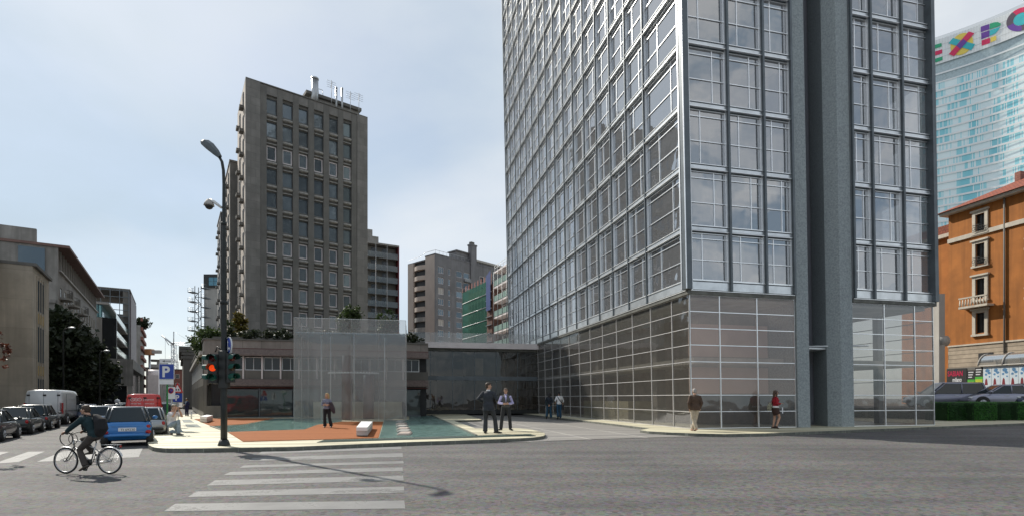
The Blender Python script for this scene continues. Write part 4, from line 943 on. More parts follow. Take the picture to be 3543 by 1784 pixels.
t = thing('teal_street_building', 'narrow grey green building further along the street', 'building', (WX(632, 110), 110, 0), R(32))
b = MB(); b.box(0, 4, 0, 12, 0, WZ(1262, 110)); b.box(.3, 4, 0, 12, WZ(1262, 110) + .01, WZ(1235, 110)); b.build('wall', mat('teal_wall', (.13, .16, .165), .8), t)
# far end of the street
for nm, lab, pa, pb, pt, Y, m_ in (('grey_flat_block', 'pale grey flat roofed block far down the street', 505, 560, 1272, 170, M['lightwall']), ('brick_flat_block', 'red brick apartment block with white window strips at the street end', 600, 632, 1278, 180, M['brick']), ('stepped_roof_block', 'stepped dark roofed block behind the blue parking sign', 521, 600, 1258, 210, M['plaster']), ('curved_white_block', 'white block with a curved metal roof beyond the red van', 511, 548, 1296, 140, M['white'])):
    t = thing(nm, lab, 'building', (WX(pa, Y), Y, 0), R(32)); W_ = solve_t(pb, WX(pa, Y), Y, math.cos(R(32)), math.sin(R(32))); H = WZ(pt, Y); b = MB(); b.box(0, W_, 0, 12, 0, H)
    if nm == 'curved_white_block': b.tube([(0, 3, H), (W_, 3, H)], 1.6, 14)
    if nm == 'stepped_roof_block': b.box(2, W_ - 2, .5, 10, H, H + 1.6)
    b.build('wall', m_, t)
    if 'curved' not in nm:
        z = 2
        while z < H - 2:
            for i in range(int(W_ // 2.2)): window(t, Face(0, 0, 1, 0), .6 + i * 2.2, z, 1.1, 1.4, M['dpane2'], M['white'], n=.03, bars=(0, 0))
            z += 3
    b = MB(); b.box(-.2, W_ + .2, -.3, 12.2, H + (1.61 if 'stepped' in nm else .01), H + (1.9 if 'stepped' in nm else .3)); b.build('roof', M['stone2'], t) if 'curved' not in nm else None
# cranes
def crane(px, py, Y, L1, L2_, label, s=1.0):
    H = WZ(py, Y); t = thing('tower_crane', label, 'crane', (WX(px, Y), Y, 0), 0, 'tower cranes beyond the street end')
    b = MB(); r = .55 * s
    for x, y in ((-r, -r), (r, -r), (r, r), (-r, r)): b.tube([(x, y, 0), (x, y, H)], .14 * s, 4)
    z = 0; k = 0
    while z < H - 2 * r:
        for y in (-r, r): b.tube([(-r if k % 2 else r, y, z), (r if k % 2 else -r, y, z + 2 * r)], .09 * s, 3)
        z += 2 * r; k += 1
    b.build('mast', M['chrome'], t)
    b = MB(); 
    for dz in (0, .8): b.tube([(-L1 * .3, 0, H + dz), (L2_, 0, H + dz)], .13 * s, 4)
    n = int((L2_ + L1 * .3) / 1.2)
    for i in range(n): b.tube([(-L1 * .3 + i * 1.2, 0, H + (i % 2) * .8), (-L1 * .3 + i * 1.2 + 1.2, 0, H + ((i + 1) % 2) * .8)], .07 * s, 3)
    b.build('jib', M['chrome'], t)
    b = MB(); b.tube([(0, 0, H), (0, 0, H + 5)], .2 * s, 4); b.tube([(0, 0, H + 5), (L2_ * .8, 0, H + .8)], .05, 3); b.tube([(0, 0, H), (-L1, 0, H + 3.6)], .3 * s, 4); b.tube([(-L1 * .4, 0, H), (-L1 * .9, 0, H + 3.5)], .12, 4); b.build('tower_top', M['chrome'], t)
    b = MB(); b.tube([(-L1 * .7, 0, H + 2.4), (-L1 * .7, 0, H - 14)], .05, 3); b.ell((-L1 * .7, 0, H - 14.2), (.5, .5, .35), 8, 5); b.build('hoist', M['chrome'], t)
crane(601, 1192, 200, 4.5, 9, 'grey tower crane with its raised jib above the street end')
crane(614, 1252, 320, 5, 9, 'small distant crane just above the brick block roof', .8)
t = thing('construction_hoist', 'orange and white crane cab just past the slim tower', 'crane cab', (WX(498, 168), 168, WZ(1226, 168)), 0)
b = MB(); b.bev(0, 2.2, 0, 2, 0, 1.9, .2); b.build('cab', mat('orange_cab', (.5, .25, .12), .5), t); b = MB(); b.box(2.21, 4.6, .3, 1.6, .5, 1.5); b.build('counterweight', M['lightwall'], t); b = MB(); b.tube([(1.1, 1, -18.4), (1.1, 1, -.01)], .35, 6); b.build('mast', M['chrome'], t)

# ================================================================= HIGH RISE WITH SIGN (right)
ct = [(182.8, 235.0), (196.4, 226.5), (202.0, 211.0)]
def exps(px):
    """point on the curved facade seen at column px; quadratic in px for distance"""
    xs_, ysd = (3211, 3376, 3543), (235.0, 224.6, 213.0)
    Y = 0
    for i in range(3):
        q = ysd[i]
        for j in range(3):
            if j != i: q *= (px - xs_[j]) / (xs_[i] - xs_[j])
        Y += q
    return WX(px, Y), Y
ht = thing('curved_high_rise', 'curved turquoise glass high rise with a big colourful rooftop sign', 'skyscraper', (182.8, 235, 0))
def EP(px, z, off=0.0):
    a = Vector(exps(px)); c = Vector(exps(px + 1)); d = (c - a).normalized(); n = Vector((d.y, -d.x))
    if n.dot(a) > 0: n = -n
    p = a + n * off; return (p.x - 182.8, p.y - 235, z)
PXS = [3190 + 10 * i for i in range(46)]
def strip(mb, pxa, pxb, z0, z1, off, mi=0, dz=None):
    xs_ = [pxa] + [p for p in PXS if pxa + 1 < p < pxb - 1] + [pxb]
    vs = [EP(p, z0, off) for p in xs_] + [EP(p, z1, off) for p in xs_]; n = len(xs_)
    mb.add(vs, [(i, i + 1, n + i + 1, n + i) for i in range(n - 1)], mi)
def blindmat():
    m, t, o = newmat('curtain_wall'); l = t.links.new; g = nd(t, 'UVMap'); 
    tcn = nd(t, 'TexCoord'); sp = nd(t, 'SeparateXYZ'); l(tcn.outputs['UV'], sp.inputs[0])
    mu = nd(t, 'Math', operation='MULTIPLY'); mu.inputs[1].default_value = 3.0; l(sp.outputs[0], mu.inputs[0]); fl = nd(t, 'Math', operation='FLOOR'); l(mu.outputs[0], fl.inputs[0]); fr = nd(t, 'Math', operation='FRACT'); l(mu.outputs[0], fr.inputs[0])
    f2 = nd(t, 'Math', operation='FLOOR'); l(sp.outputs[1], f2.inputs[0]); cb_ = nd(t, 'CombineXYZ'); l(fl.outputs[0], cb_.inputs[0]); l(f2.outputs[0], cb_.inputs[1])
    wn = nd(t, 'TexWhiteNoise'); l(cb_.outputs[0], wn.inputs['Vector'])
    n = nd(t, 'TexNoise', Scale=.16, Detail=1.0); cb2 = nd(t, 'CombineXYZ'); l(sp.outputs[0], cb2.inputs[0]); ml = nd(t, 'Math', operation='MULTIPLY'); ml.inputs[1].default_value = 1.6; l(f2.outputs[0], ml.inputs[0]); l(ml.outputs[0], cb2.inputs[1]); l(cb2.outputs[0], n.inputs['Vector'])
    lt = nd(t, 'Math', operation='LESS_THAN'); l(wn.outputs[0], lt.inputs[0]); l(ramp(t, n.outputs[0], .3, .62), lt.inputs[1])
    gt_ = nd(t, 'Math', operation='GREATER_THAN'); gt_.inputs[1].default_value = .35; l(fr.outputs[0], gt_.inputs[0]); an = nd(t, 'Math', operation='MULTIPLY'); l(lt.outputs[0], an.inputs[0]); l(gt_.outputs[0], an.inputs[1])
    c = mixc(t, an.outputs[0], mixc(t, ramp(t, n.outputs[0], .3, .7), (.22, .62, .72), (.52, .86, .90)), (.97, .98, .98))
    p = nd(t, 'BsdfPrincipled'); p.inputs['Roughness'].default_value = .25; p.inputs['Coat Weight'].default_value = .3; l(c, p.inputs['Base Color']); l(p.outputs[0], o.inputs[0]); return m
cw_m = blindmat(); zsign_b, zsign_t = WZ(234, 235), WZ(150, 235)
zs = zsign_b - 8.2; fp = 3.36; k = 0
whp = mat('white_panel', (.85, .87, .87), .5, var=.04)
while zs > 20 and k < 36:
    b = MB(); strip(b, 3190, 3640, zs - fp, zs, 0)
    o = b.build('floor_glazing', cw_m, ht, recalc=False)
    uv = o.data.uv_layers.new(name='uv'); acc = [0]; xs_ = [3190] + [p for p in PXS if 3191 < p < 3639] + [3640]
    for i in range(1, len(xs_)): a, c = exps(xs_[i - 1]), exps(xs_[i]); acc.append(acc[-1] + math.hypot(a[0] - c[0], a[1] - c[1]))
    for pi_, pg in enumerate(o.data.polygons):
        for li, (du, dv) in zip(pg.loop_indices, ((0, 0), (1, 0), (1, 1), (0, 1))): uv.data[li].uv = (acc[pi_ + du], k + .02 + dv * .96)
    b = MB(); strip(b, 3190, 3640, zs - fp - .4, zs - fp + .4, .35); strip(b, 3190, 3640, zs - fp - .3, zs - fp - .3 + .01, .2); b.build('floor_band', whp, ht, recalc=False)
    zs -= fp; k += 1
b = MB(); strip(b, 3190, 3640, 0, zs, 0); b.build('lower_facade', cw_m, ht, recalc=False)
bl2 = panemirror('turquoise_band', (.2, .58, .68), .0, .3, 0, 0)
b = MB(); strip(b, 3190, 3640, zsign_b - 8.2, zsign_b, -.6); b.build('sky_lobby_glazing', bl2, ht, recalc=False)
b = MB(); strip(b, 3190, 3640, zsign_b - 4.6, zsign_b - 3.9, .2); strip(b, 3190, 3640, zsign_b - 8.3, zsign_b - 7.7, .2); b.build('floor_band', whp, ht, recalc=False)
b = MB(); strip(b, 3190, 3640, zsign_b, zsign_t, .3); sg = b.build('sign_panel', whp, ht, recalc=False)
b = MB()
for i in range(45): p = 3190 + i * 10; strip(b, p, p + .5, zsign_b, zsign_t, .36)
for k in range(1, 4): z = zsign_b + (zsign_t - zsign_b) * k / 4; strip(b, 3190, 3640, z - .06, z + .06, .36)
b.build('panel_joints', mat('joint_grey', (.5, .52, .52), .6), sg, recalc=False)
b = MB(); strip(b, 3190, 3640, zsign_t + .003, zsign_t + 1.6, -.2); b.build('roof_balustrade', M['railglass'], ht, recalc=False)
b = MB(); vs = [EP(p, 0, -.3) for p in PXS]; vs2 = [EP(p, 0, -25) for p in PXS[::-1]]; b.prism([(v[0], v[1]) for v in vs + vs2], 0, zsign_t - .1); b.build('body', mat('tower_body', (.45, .55, .58), .5), ht)
SH = zsign_t - zsign_b
def sz(px, py):       # z on facade for picture row
    return WZ(py, exps(px)[1])
def spoly(name, pts, c, off, key):
    m_ = bpy.data.materials.get(key) or mat(key, c, .5, var=.03)
    # subdivide along px so the flat letters follow the curve
    b = MB(); b.add([EP(px, sz(px, py), off) for px, py in pts], [tuple(range(len(pts)))]); return b.build(name, m_, sg, recalc=False)
def Zc(x, y): return (3150 + x / 1.7303, y / 1.7303)
cg, crd, cy_, cp, cbk, ct_ = (.03, .4, .2), (.7, .03, .12), (.85, .65, .12), (.16, .06, .35), (.12, .09, .12), (.05, .5, .55)
for q, c, key in (([(108, 285), (186, 262), (188, 283), (108, 309)], cg, 'sign_green'), ([(108, 325), (190, 300), (190, 324), (110, 349)], crd, 'sign_crimson'), ([(110, 368), (192, 342), (193, 364), (112, 390)], cg, 'sign_green')):
    spoly('letter_bar', [Zc(*p) for p in q], c, .5, key)
cxx, cyy = 308, 268
spoly('letter_disc', [Zc(cxx + 68 * math.cos(a), cyy + 64 * math.sin(a) - .28 * 68 * math.cos(a)) for a in [2 * math.pi * i / 24 for i in range(24)]], cy_, .5, 'sign_yellow')
spoly('letter_stroke', [Zc(*p) for p in ((228, 265), (255, 233), (388, 270), (365, 306))], ct_, .62, 'sign_teal')
spoly('letter_stroke', [Zc(*p) for p in ((230, 330), (350, 195), (384, 205), (262, 342))], crd, .74, 'sign_crimson')
spoly('letter_stroke', [Zc(*p) for p in ((275, 280), (318, 240), (340, 258), (300, 300))], cp, .86, 'sign_purple')
for q, c, key in (([(422, 165), (474, 148), (474, 180), (422, 198)], cp, 'sign_purple'), ([(424, 203), (474, 186), (474, 222), (426, 240)], cp, 'sign_purple'), ([(427, 247), (477, 230), (478, 262), (428, 278)], crd, 'sign_crimson'), ([(480, 230), (514, 216), (516, 244), (482, 258)], cy_, 'sign_yellow'),
                  ([(476, 147), (500, 139), (525, 136), (543, 146), (540, 158), (476, 180)], cg, 'sign_green'), ([(476, 186), (540, 164), (530, 182), (510, 205), (476, 220)], ct_, 'sign_teal')):
    spoly('letter_bar', [Zc(*p) for p in q], c, .5, key)
def ringpts(cx, cy, ro, ri, a0, a1, n=12, sk=-.28): 
    o_ = [(cx + ro * math.cos(a0 + (a1 - a0) * i / n), cy + ro * .75 * math.sin(a0 + (a1 - a0) * i / n) + sk * ro * math.cos(a0 + (a1 - a0) * i / n)) for i in range(n + 1)]
    i_ = [(cx + ri * math.cos(a1 + (a0 - a1) * i / n), cy + ri * .75 * math.sin(a1 + (a0 - a1) * i / n) + sk * ri * math.cos(a1 + (a0 - a1) * i / n)) for i in range(n + 1)]
    return [Zc(*p) for p in o_ + i_]
for a0, a1, c, key in ((math.pi * .9, math.pi * 1.3, cbk, 'sign_black'), (math.pi * .5, math.pi * .9, cp, 'sign_purple'), (math.pi * 1.3, math.pi * 2, crd, 'sign_crimson'), (0, math.pi * .5, cbk, 'sign_black')):
    spoly('letter_ring', ringpts(668, 118, 92, 52, a0, a1), c, .5, key)
spoly('letter_disc', ringpts(668, 118, 50, 2, 0, math.pi * 2 - .01), ct_, .52, 'sign_teal')

LZ = .72
# ================================================================= RIGHT: raised lot, orange house, posters
b = MB(); lot = [(27.5, 35.4), (90, 62), (90, 110), (20, 110), (22, 40)]; kerbed('raised_lot', lot, LZ, LZ, M['asphalt'], M['kerb'])
OA = math.atan2(-D1[1], -D1[0]); OY = 55.0; OX = WX(3282, OY)
tl = 7.0
t = thing('orange_house', 'orange rendered apartment house with cream trim and red tiled roof', 'apartment house', (OX, OY, LZ), OA)
F = Face(0, 0, 1, 0)
co = lambda px: solve_t(px, OX, OY, -D1[0], -D1[1])
zz = lambda px, py: WZ(py, OY - D1[1] * co(px)) - LZ
UE = 24.0
wcx = [(co(3377), co(3409))]; wrow = []
def orow(y0, y1): return (zz(3393, y1), zz(3393, y0))
wr = [orow(740, 800), orow(842, 912), orow(962, 1030), orow(1080, 1150)][::-1]
second = [(wcx[0][0] + 5.6, wcx[0][1] + 5.6)]
base_t = zz(3393, 1185)
b = MB(); wall_grid(b, F, UE, wcx + second, base_t, zz(3393, 712), wr, .4); b.build('wall', M['orange'], t)
b = MB(); F.box(b, 0, UE, -.45, .06, 0, base_t - .15); b.build('rusticated_base', M['rust'], t)
b = MB(); F.box(b, 0, UE, -.45, .14, base_t - .149, base_t - .001); F.box(b, 0, UE, .005, .16, zz(3289, 842), zz(3289, 828)); b.build('string_course', M['cream'], t)
b = MB(); b.box(0.1, UE, .5, 12, 0, zz(3393, 712) - .1); b.build('core', M['dark'], t)
b = MB(); b.box(0, .4, .41, 12, 0, zz(3393, 712)); b.build('end_wall', M['orange'], t)
ez = zz(3393, 712)
b = MB(); b.box(-.5, UE, -.6, 12, ez, ez + .28); b.build('eaves', M['cream'], t)
b = MB(); b.add([(-.7, -.8, ez + .29), (UE, -.8, ez + .29), (UE, 12, ez + .29), (-.7, 12, ez + .29), (3.2, 5, ez + 3.0), (UE, 5, ez + 3.0)], [(0, 1, 5, 4), (0, 4, 3), (3, 4, 5, 2), (0, 3, 2, 1), (1, 2, 5)]); rf = b.build('roof', M['tile'], t)
b = MB(); b.box(2.9, 3.4, 4.6, 5.2, ez + 2.8, ez + 3.7); b.build('chimney', M['brick'], rf)
for (c0, c1) in wcx + second:
    for i, (r0, r1) in enumerate(wr):
        w_ = window(t, F, c0 + .02, r0 + .02, c1 - c0 - .04, r1 - r0 - .04, M['dpane2'], M['black'], n=-.2, fr=.05, bars=(1, 0))
        b = MB(); F.box(b, c0 - .28, c0, .004, .13, r0 - .1, r1 + .25); F.box(b, c1, c1 + .28, .004, .13, r0 - .1, r1 + .25); F.box(b, c0 + .001, c1 - .001, .004, .12, r1, r1 + .25); F.box(b, c0 - .4, c1 + .4, .004, .25, r1 + .255, r1 + .42); F.box(b, c0 - .35, c1 + .35, .004, .2, r0 - .3, r0 - .11); b.build('window_surround', M['cream'], t)
def balustrade(u0, u1_, z, d=.9):
    b = MB(); F.box(b, u0, u1_, .005, d, z - .2, z); o = b.build('balcony', M['cream'], t)
    b = MB(); F.box(b, u0, u1_, d - .16, d, z + .75, z + .88); n = int((u1_ - u0) / .28)
    for i in range(n + 1):
        u = u0 + .1 + (u1_ - u0 - .2) * i / n; p = F.pt(u, d - .08); b.tube([(p[0], p[1], z), (p[0], p[1], z + .2), (p[0], p[1], z + .75)], [.05, .085, .04], 6)
    b.build('balusters', M['cream'], o)
balustrade(co(3340) , co(3440), zz(3393, 1055)); balustrade(co(3340) + 5.6, co(3440) + 5.6, zz(3393, 1055)); balustrade(co(3340) + 5.6, co(3440) + 5.6, zz(3393, 900))
def grille(c0, c1, z):
    b = MB()
    for i in range(5): p = F.pt(c0 + (c1 - c0) * (i + .5) / 5, .3); b.ring((p[0], p[1], z + .3), (0, 1, 0), .16, .022, 10, 4)
    for zz_ in (z, z + .62): p, q = F.pt(c0, .3), F.pt(c1, .3); b.tube([(p[0], p[1], zz_), (q[0], q[1], zz_)], .03, 4)
    b.build('iron_railing', M['black'], t)
grille(wcx[0][0] - .1, wcx[0][1] + .1, wr[3][0]); grille(wcx[0][0] - .1, wcx[0][1] + .1, wr[2][0])
b = MB(); u = co(3478); p = F.pt(u, .12); b.tube([(p[0], p[1], 0), (p[0], p[1], ez)], .08, 6); b.build('drainpipe', M['stone2'], t)
b = MB(); u0 = co(3395); F.box(b, u0 - .2, u0 + 1.1, .065, .09, base_t - 1.9, base_t - 1.0); b.build('dark_vent', M['dark'], t)
# lower neighbour at its left
t = thing('small_red_roof_house', 'sliver of a lower orange house with red roof behind the tower edge', 'house', (WX(3225, 58), 58, LZ), OA + .0)
b = MB(); b.box(-4, 2.6, .6, 10, 0, WZ(850, 60) - LZ); b.build('wall', M['orange'], t); b = MB(); b.box(-4, 2.8, .2, 10, WZ(850, 60) - LZ + .01, WZ(838, 60) - LZ); b.build('eaves', M['cream'], t); b = MB(); b.prism([(-4, .3), (2.7, .3), (2.7, 10), (-4, 10)], WZ(838, 60) - LZ + .01, WZ(810, 60) - LZ); b.build('roof', M['tile'], t)
# street side column at tower edge
# poster hoarding
PYL = 46.0; PXL = WX(3275, PYL)
t = thing('poster_hoarding', 'long hoarding covered with black, green and white posters', 'billboard', (PXL, PYL, LZ), OA)
ch = lambda px: solve_t(px, PXL, PYL, -D1[0], -D1[1]); F = Face(0, 0, 1, 0); HB = WZ(1273, PYL) - LZ
b = MB(); b.box(0, 13, .02, .15, 0, HB); b.build('board', M['stone2'], t)
def poster(u0, u1_, z0, z1, c, key, label=None):
    m_ = bpy.data.materials.get(key) or mat(key, c, .5, var=.1); b = MB(); F.box(b, u0, u1_, .0, .012, z0, z1); o = b.build('poster', m_, t); return o
ph = HB - .06
def arow(px, py): return WZ(py, PYL - D1[1] * ch(px)) - LZ
o = poster(ch(3276), ch(3345), .4, ph, (.03, .03, .03), 'poster_black'); 
um = ch(3276); uw = ch(3338) - um
text_mesh('SABIAN', .62, mat('poster_red', (.55, .02, .08), .5), o, F.pt(um + .08, .02, ph - .62), (R(90), 0, 0), sx=uw / 2.45, bold=.012)
text_mesh('milano', .5, M['signwhite'], o, F.pt(um + uw * .33, .02, ph - 1.1), (R(90), 0, 0), sx=uw / 2.6, bold=.012)
for k, (pa, pb, dzz) in enumerate(((3348, 3373, -.2), (3374, 3401, 0))):
    o = poster(ch(pa), ch(pb), .5, ph + dzz, (.03, .03, .03), 'poster_black'); u0, u1_ = ch(pa), ch(pb)
    b = MB(); F.box(b, u0, u1_, .014, .02, .55, ph - .75 + dzz); b.build('green_print', mat('poster_green', (.08, .42, .05), .5), o)
    b = MB(); F.box(b, u0 + .03, u1_ - .03, .022, .026, 1.2, 1.55); F.box(b, u0 + .03, u1_ - .03, .022, .026, ph - 1.25 + dzz, ph - .95 + dzz); b.build('yellow_print', mat('poster_yellow', (.5, .55, .05), .5), o)
    b = MB()
    for i in range(3): F.box(b, u0 + .06, u1_ - .1 - .05 * i, .014, .02, ph - .2 - .2 * i + dzz, ph - .12 - .2 * i + dzz)
    b.build('print_lines', M['signwhite'], o)
u = ch(3402); wP = .62; k = 0
while u < 12.3:
    for row in range(2):
        z1 = ph - row * (ph / 2); z0 = z1 - ph / 2 + .02
        art = k < 5
        o = poster(u, u + wP - .02, z0, z1, (.62, .70, .76) if art else (.68, .70, .70), 'poster_pale_blue' if art else 'poster_white')
        b = MB(); r2 = random.Random(k)
        if art:
            for (cx_, cz_, rx) in ((.3, .82, .16), (.42, .7, .12), (.2, .62, .1), (.45, .5, .07)): 
                pts = [F.pt(u + cx_ * wP / .6 + rx * math.cos(a) * r2.uniform(.7, 1.2), .016, z0 + (z1 - z0) * cz_ + rx * math.sin(a) * .9) for a in [i * math.pi / 5 for i in range(10)]]
                b.add(pts, [tuple(range(10))])
            b.build('blue_print', mat('poster_blue', (.1, .25, .45), .5) if 'poster_blue' not in bpy.data.materials else bpy.data.materials['poster_blue'], o, recalc=False)
            b = MB(); b.add([F.pt(u + .12, .017, z0 + .12), F.pt(u + .34, .017, z0 + .12), F.pt(u + .3, .017, z0 + .55), F.pt(u + .22, .017, z0 + .68), F.pt(u + .15, .017, z0 + .5)], [(0, 1, 2, 3, 4)]); b.build('red_print', mat('poster_maroon', (.22, .03, .04), .5) if 'poster_maroon' not in bpy.data.materials else bpy.data.materials['poster_maroon'], o, recalc=False)
        else:
            for i in range(9):
                a, c = r2.uniform(.06, wP - .14), r2.uniform(.1, z1 - z0 - .1); b.add([F.pt(u + a, .016, z0 + c), F.pt(u + a + .06, .016, z0 + c - .02), F.pt(u + a + .07, .016, z0 + c + .05), F.pt(u + a + .02, .016, z0 + c + .06)], [(0, 1, 2, 3)])
            b.build('dark_print', M['stone2'], o, recalc=False)
    u += wP; k += 1
# arched glass canopy
t = thing('arched_canopy', 'arched glass canopy with pale ribs above the posters', 'canopy', (PXL, PYL, LZ), OA)
zc_ = HB + .05; r_ = .95; u0 = ch(3388)
b = MB(); n = 10
vs = []
for u in (u0, 13.0): vs += [(u, .9 - 1.0 * math.cos(math.pi * i / n), zc_ + r_ * math.sin(math.pi * i / n)) for i in range(n + 1)]
b.add(vs, [(i, i + 1, n + 2 + i, n + 1 + i) for i in range(n)], 0, True); b.build('glazing', glass('canopy_glass', (.6, .6, .58), .1, .25, (.35, .35, .33)), t, recalc=False)
for i in range(5):
    u = u0 + i * 1.75; b = MB(); b.tube([(u, .9 - 1.03 * math.cos(math.pi * j / n), zc_ + (r_ + .03) * math.sin(math.pi * j / n)) for j in range(n + 1)], .06, 5); b.build('rib', M['lightwall'], t)
b = MB(); b.tube([(u0, -.12, zc_), (13, -.12, zc_)], .05, 5); b.build('gutter', M['lightwall'], t)
for u in (u0 + .2, u0 + 4, u0 + 8): b = MB(); b.tube([(u, 1.8, 0), (u, 1.8, zc_)], .05, 5); b.build('post', M['chrome'], t)
# lamp like drum post at tower edge
t = thing('entrance_pier', 'pale pier with a rounded drum capital just right of the tower base', 'pier', (WX(3262, 50), 50, 0)); 
b = MB(); b.box(-.35, .2, 0, .8, 0, WZ(1015, 50)); b.build('shaft', M['lightwall'], t); b = MB(); b.tube([(-.3, .3, WZ(1177, 50)), (.55, .3, WZ(1177, 50))], .5, 16); b.build('drum', M['lightwall'], t)
# ================================================================= VEGETATION
def leaves(mb, blobs, n, size, seed=1, flat=1.0, mi=0):
    r = random.Random(seed); tot = sum(b_[1][0] * b_[1][1] * b_[1][2] for b_ in blobs)
    for c, rad in blobs:
        k = int(n * rad[0] * rad[1] * rad[2] / tot)
        # sub clumps inside the blob
        cl = []
        for _ in range(max(4, k // 45)):
            d = Vector((r.gauss(0, 1), r.gauss(0, 1), r.gauss(0, 1))).normalized() * (r.random() ** .4)
            cl.append(Vector((c[0] + d.x * rad[0], c[1] + d.y * rad[1], c[2] + d.z * rad[2])))
        cr_ = min(rad) * .42
        for _ in range(k):
            q = r.choice(cl); d = Vector((r.gauss(0, 1), r.gauss(0, 1), r.gauss(0, 1))) * cr_ * .55; p = q + d
            a = Vector((r.uniform(-1, 1), r.uniform(-1, 1), r.uniform(-.8, .8))).normalized(); b_ = a.orthogonal().normalized(); b_.rotate(Quaternion(a, r.uniform(0, 6.28)))
            s = size * r.uniform(.6, 1.4); a = a * s; b_ = b_ * s * .6
            mb.add([p - a, p + b_, p + a, p - b_], [(0, 1, 2, 3)], mi)
    return mb
def tree(name, label, x, y, z, h, rx, rz_, n, size, m_, seed, trunk=None, group=None, cat='tree', blobs=None):
    t = thing(name, label, cat, (x, y, z), 0, group); r = random.Random(seed)
    b = MB(); tr = h * .028 if trunk is None else trunk; cz = h - rz_
    b.tube([(0, 0, -.02), (.03 * h * .3, 0, h * .25), (-.02 * h, .02, cz), (0, 0, h * .92)], [tr * 1.3, tr, tr * .6, tr * .15], 8)
    for i in range(7):
        a = i * 2.4 + r.random(); z0 = cz - rz_ * .8 + i * rz_ * .2; z0 = max(z0, h * .15); b.tube([(0, 0, z0), (math.cos(a) * rx * .4, math.sin(a) * rx * .4, z0 + rz_ * .3), (math.cos(a) * rx * .75, math.sin(a) * rx * .75, z0 + rz_ * .55)], [tr * .5, tr * .3, tr * .1], 5)
    b.build('trunk', M['bark'], t)
    if blobs is None:
        blobs = [((0, 0, cz), (rx * .75, rx * .75, rz_ * .8))]
        for i in range(7):
            a = i * 2 * math.pi / 7 + r.random() * .6; blobs.append(((math.cos(a) * rx * .55, math.sin(a) * rx * .55, cz + r.uniform(-.55, .6) * rz_), (rx * .45, rx * .45, rz_ * .38)))
        blobs.append(((0, 0, cz + rz_ * .7), (rx * .4, rx * .4, rz_ * .3)))
    leaves(MB_ := MB(), blobs, n, size, seed); MB_.build('crown', m_, t, recalc=False); return t
# street trees, left
for i, (px, pyt, Y, rx, lab) in enumerate(((205, 1060, 58, 2.7, 'dark street tree nearest the tan building'), (258, 1110, 64, 3.0, 'tall dark street tree in the middle of the row'), (312, 1210, 71, 2.8, 'dark street tree at the far end of the row by the low block'))):
    H_ = WZ(pyt, Y) - RZ; tree('street_tree', lab, WX(px, Y), Y, RZ, H_, rx * 1.15, H_ * .47, 7500, .3, M['leafd'], 10 + i, group='dark trees along the side street')
# hanging branch at left frame edge
t = thing('creeper_branch', 'sprig of reddish leaves hanging in at the left edge of the frame', 'branch', (WX(-30, 14), 14, WZ(1180, 14)), 0)
b = MB(); b.tube([(-.9, 0, .55), (-.1, 0, .3), (.25, 0, -.05), (.38, 0, -.5)], [.03, .02, .012, .006], 5); b.build('stem', M['bark'], t)
b = MB(); leaves(b, [((.05, 0, .15), (.25, .2, .2)), ((.3, 0, -.1), (.2, .15, .25)), ((.38, 0, -.42), (.1, .1, .25)), ((-.3, 0, .35), (.3, .2, .2))], 420, .045, 5); b.build('leaves', M['leafr'], t, recalc=False)
t = thing('creeper_stem', 'rest of the creeper rooted on the near building wall', 'creeper', street(-18.5, -.0) + (2.0,)) if False else None
# podium roof planting
def pl(u, n, z): c, s = math.cos(PA), math.sin(PA); return (pdx + c * u - s * n, PY + s * u + c * n, z)
t = thing('roof_hedge', 'dark hedge spilling over the podium roof edge', 'hedge', pl(0, 0, 5.6), PA)
b = MB(); leaves(b, [((1.6 + i * 1.3, .35, .32), (.85, .4, .42)) for i in range(11)], 7000, .085, 21); b.build('foliage', M['leafd'], t, recalc=False)
b = MB(); b.box(.5, 15.4, .25, .7, .0, .15); b.build('soil_trough', M['stone2'], t)
t = thing('overhanging_shrub', 'big green shrub tumbling over the podium corner above the side street', 'shrub', pl(-.2, 1.2, 5.6), PA)
b = MB(); leaves(b, [((-.5, 1.0, .3), (.8, .8, .6)), ((-1.0, 2.6, .2), (.9, 1.0, .7)), ((.3, .6, .4), (.8, .7, .6)), ((-.7, 2.0, -.6), (.7, 1.0, .8)), ((.8, 2.2, 1.0), (.4, .4, .9))], 4200, .09, 22); b.build('foliage', M['leafm'], t, recalc=False)
b = MB(); b.tube([(.5, 1.2, .02), (-.2, 1.4, .6), (-.9, 2.2, .5)], [.09, .06, .03], 6); b.tube([(.6, 1.4, .02), (.8, 2, 1.2), (.9, 2.2, 2)], [.07, .04, .02], 6); b.build('stem', M['bark'], t)
def rooftree(px, pyt, Y, rx, lab, m_, seed, n=1700):
    X = WX(px, Y); H_ = WZ(pyt, Y) - 5.46; tree('roof_tree', lab, X, Y, 5.46, H_, rx, H_ * .42, n, .1, m_, seed, trunk=.07, group='small trees growing on the podium roof')
rooftree(832, 1072, 42, .62, 'slender yellow green tree on the podium roof at the office tower corner', M['leafy'], 31)
rooftree(1210, 1052, 43.5, 1.1, 'bushy green tree on the podium roof behind the pavilion', M['leafm'], 32, 2400)
rooftree(1343, 1066, 45.0, 1.0, 'thin green tree on the podium roof near the balcony block', M['leafm'], 33, 1100)
# hanging roof garden on slim tower
X = WX(492, 168); t = thing('roof_garden', 'shaggy dark roof garden on top of the slim tower', 'roof garden', (X, 167, WZ(1124, 165) + .01), 0)
b = MB(); leaves(b, [((-.3, 1, 1.3), (2.2, 2.4, 1.6)), ((-1.3, .4, .1), (1.3, 1.6, 1.6))], 1500, .35, 41); b.build('foliage', M['leafd'], t, recalc=False)
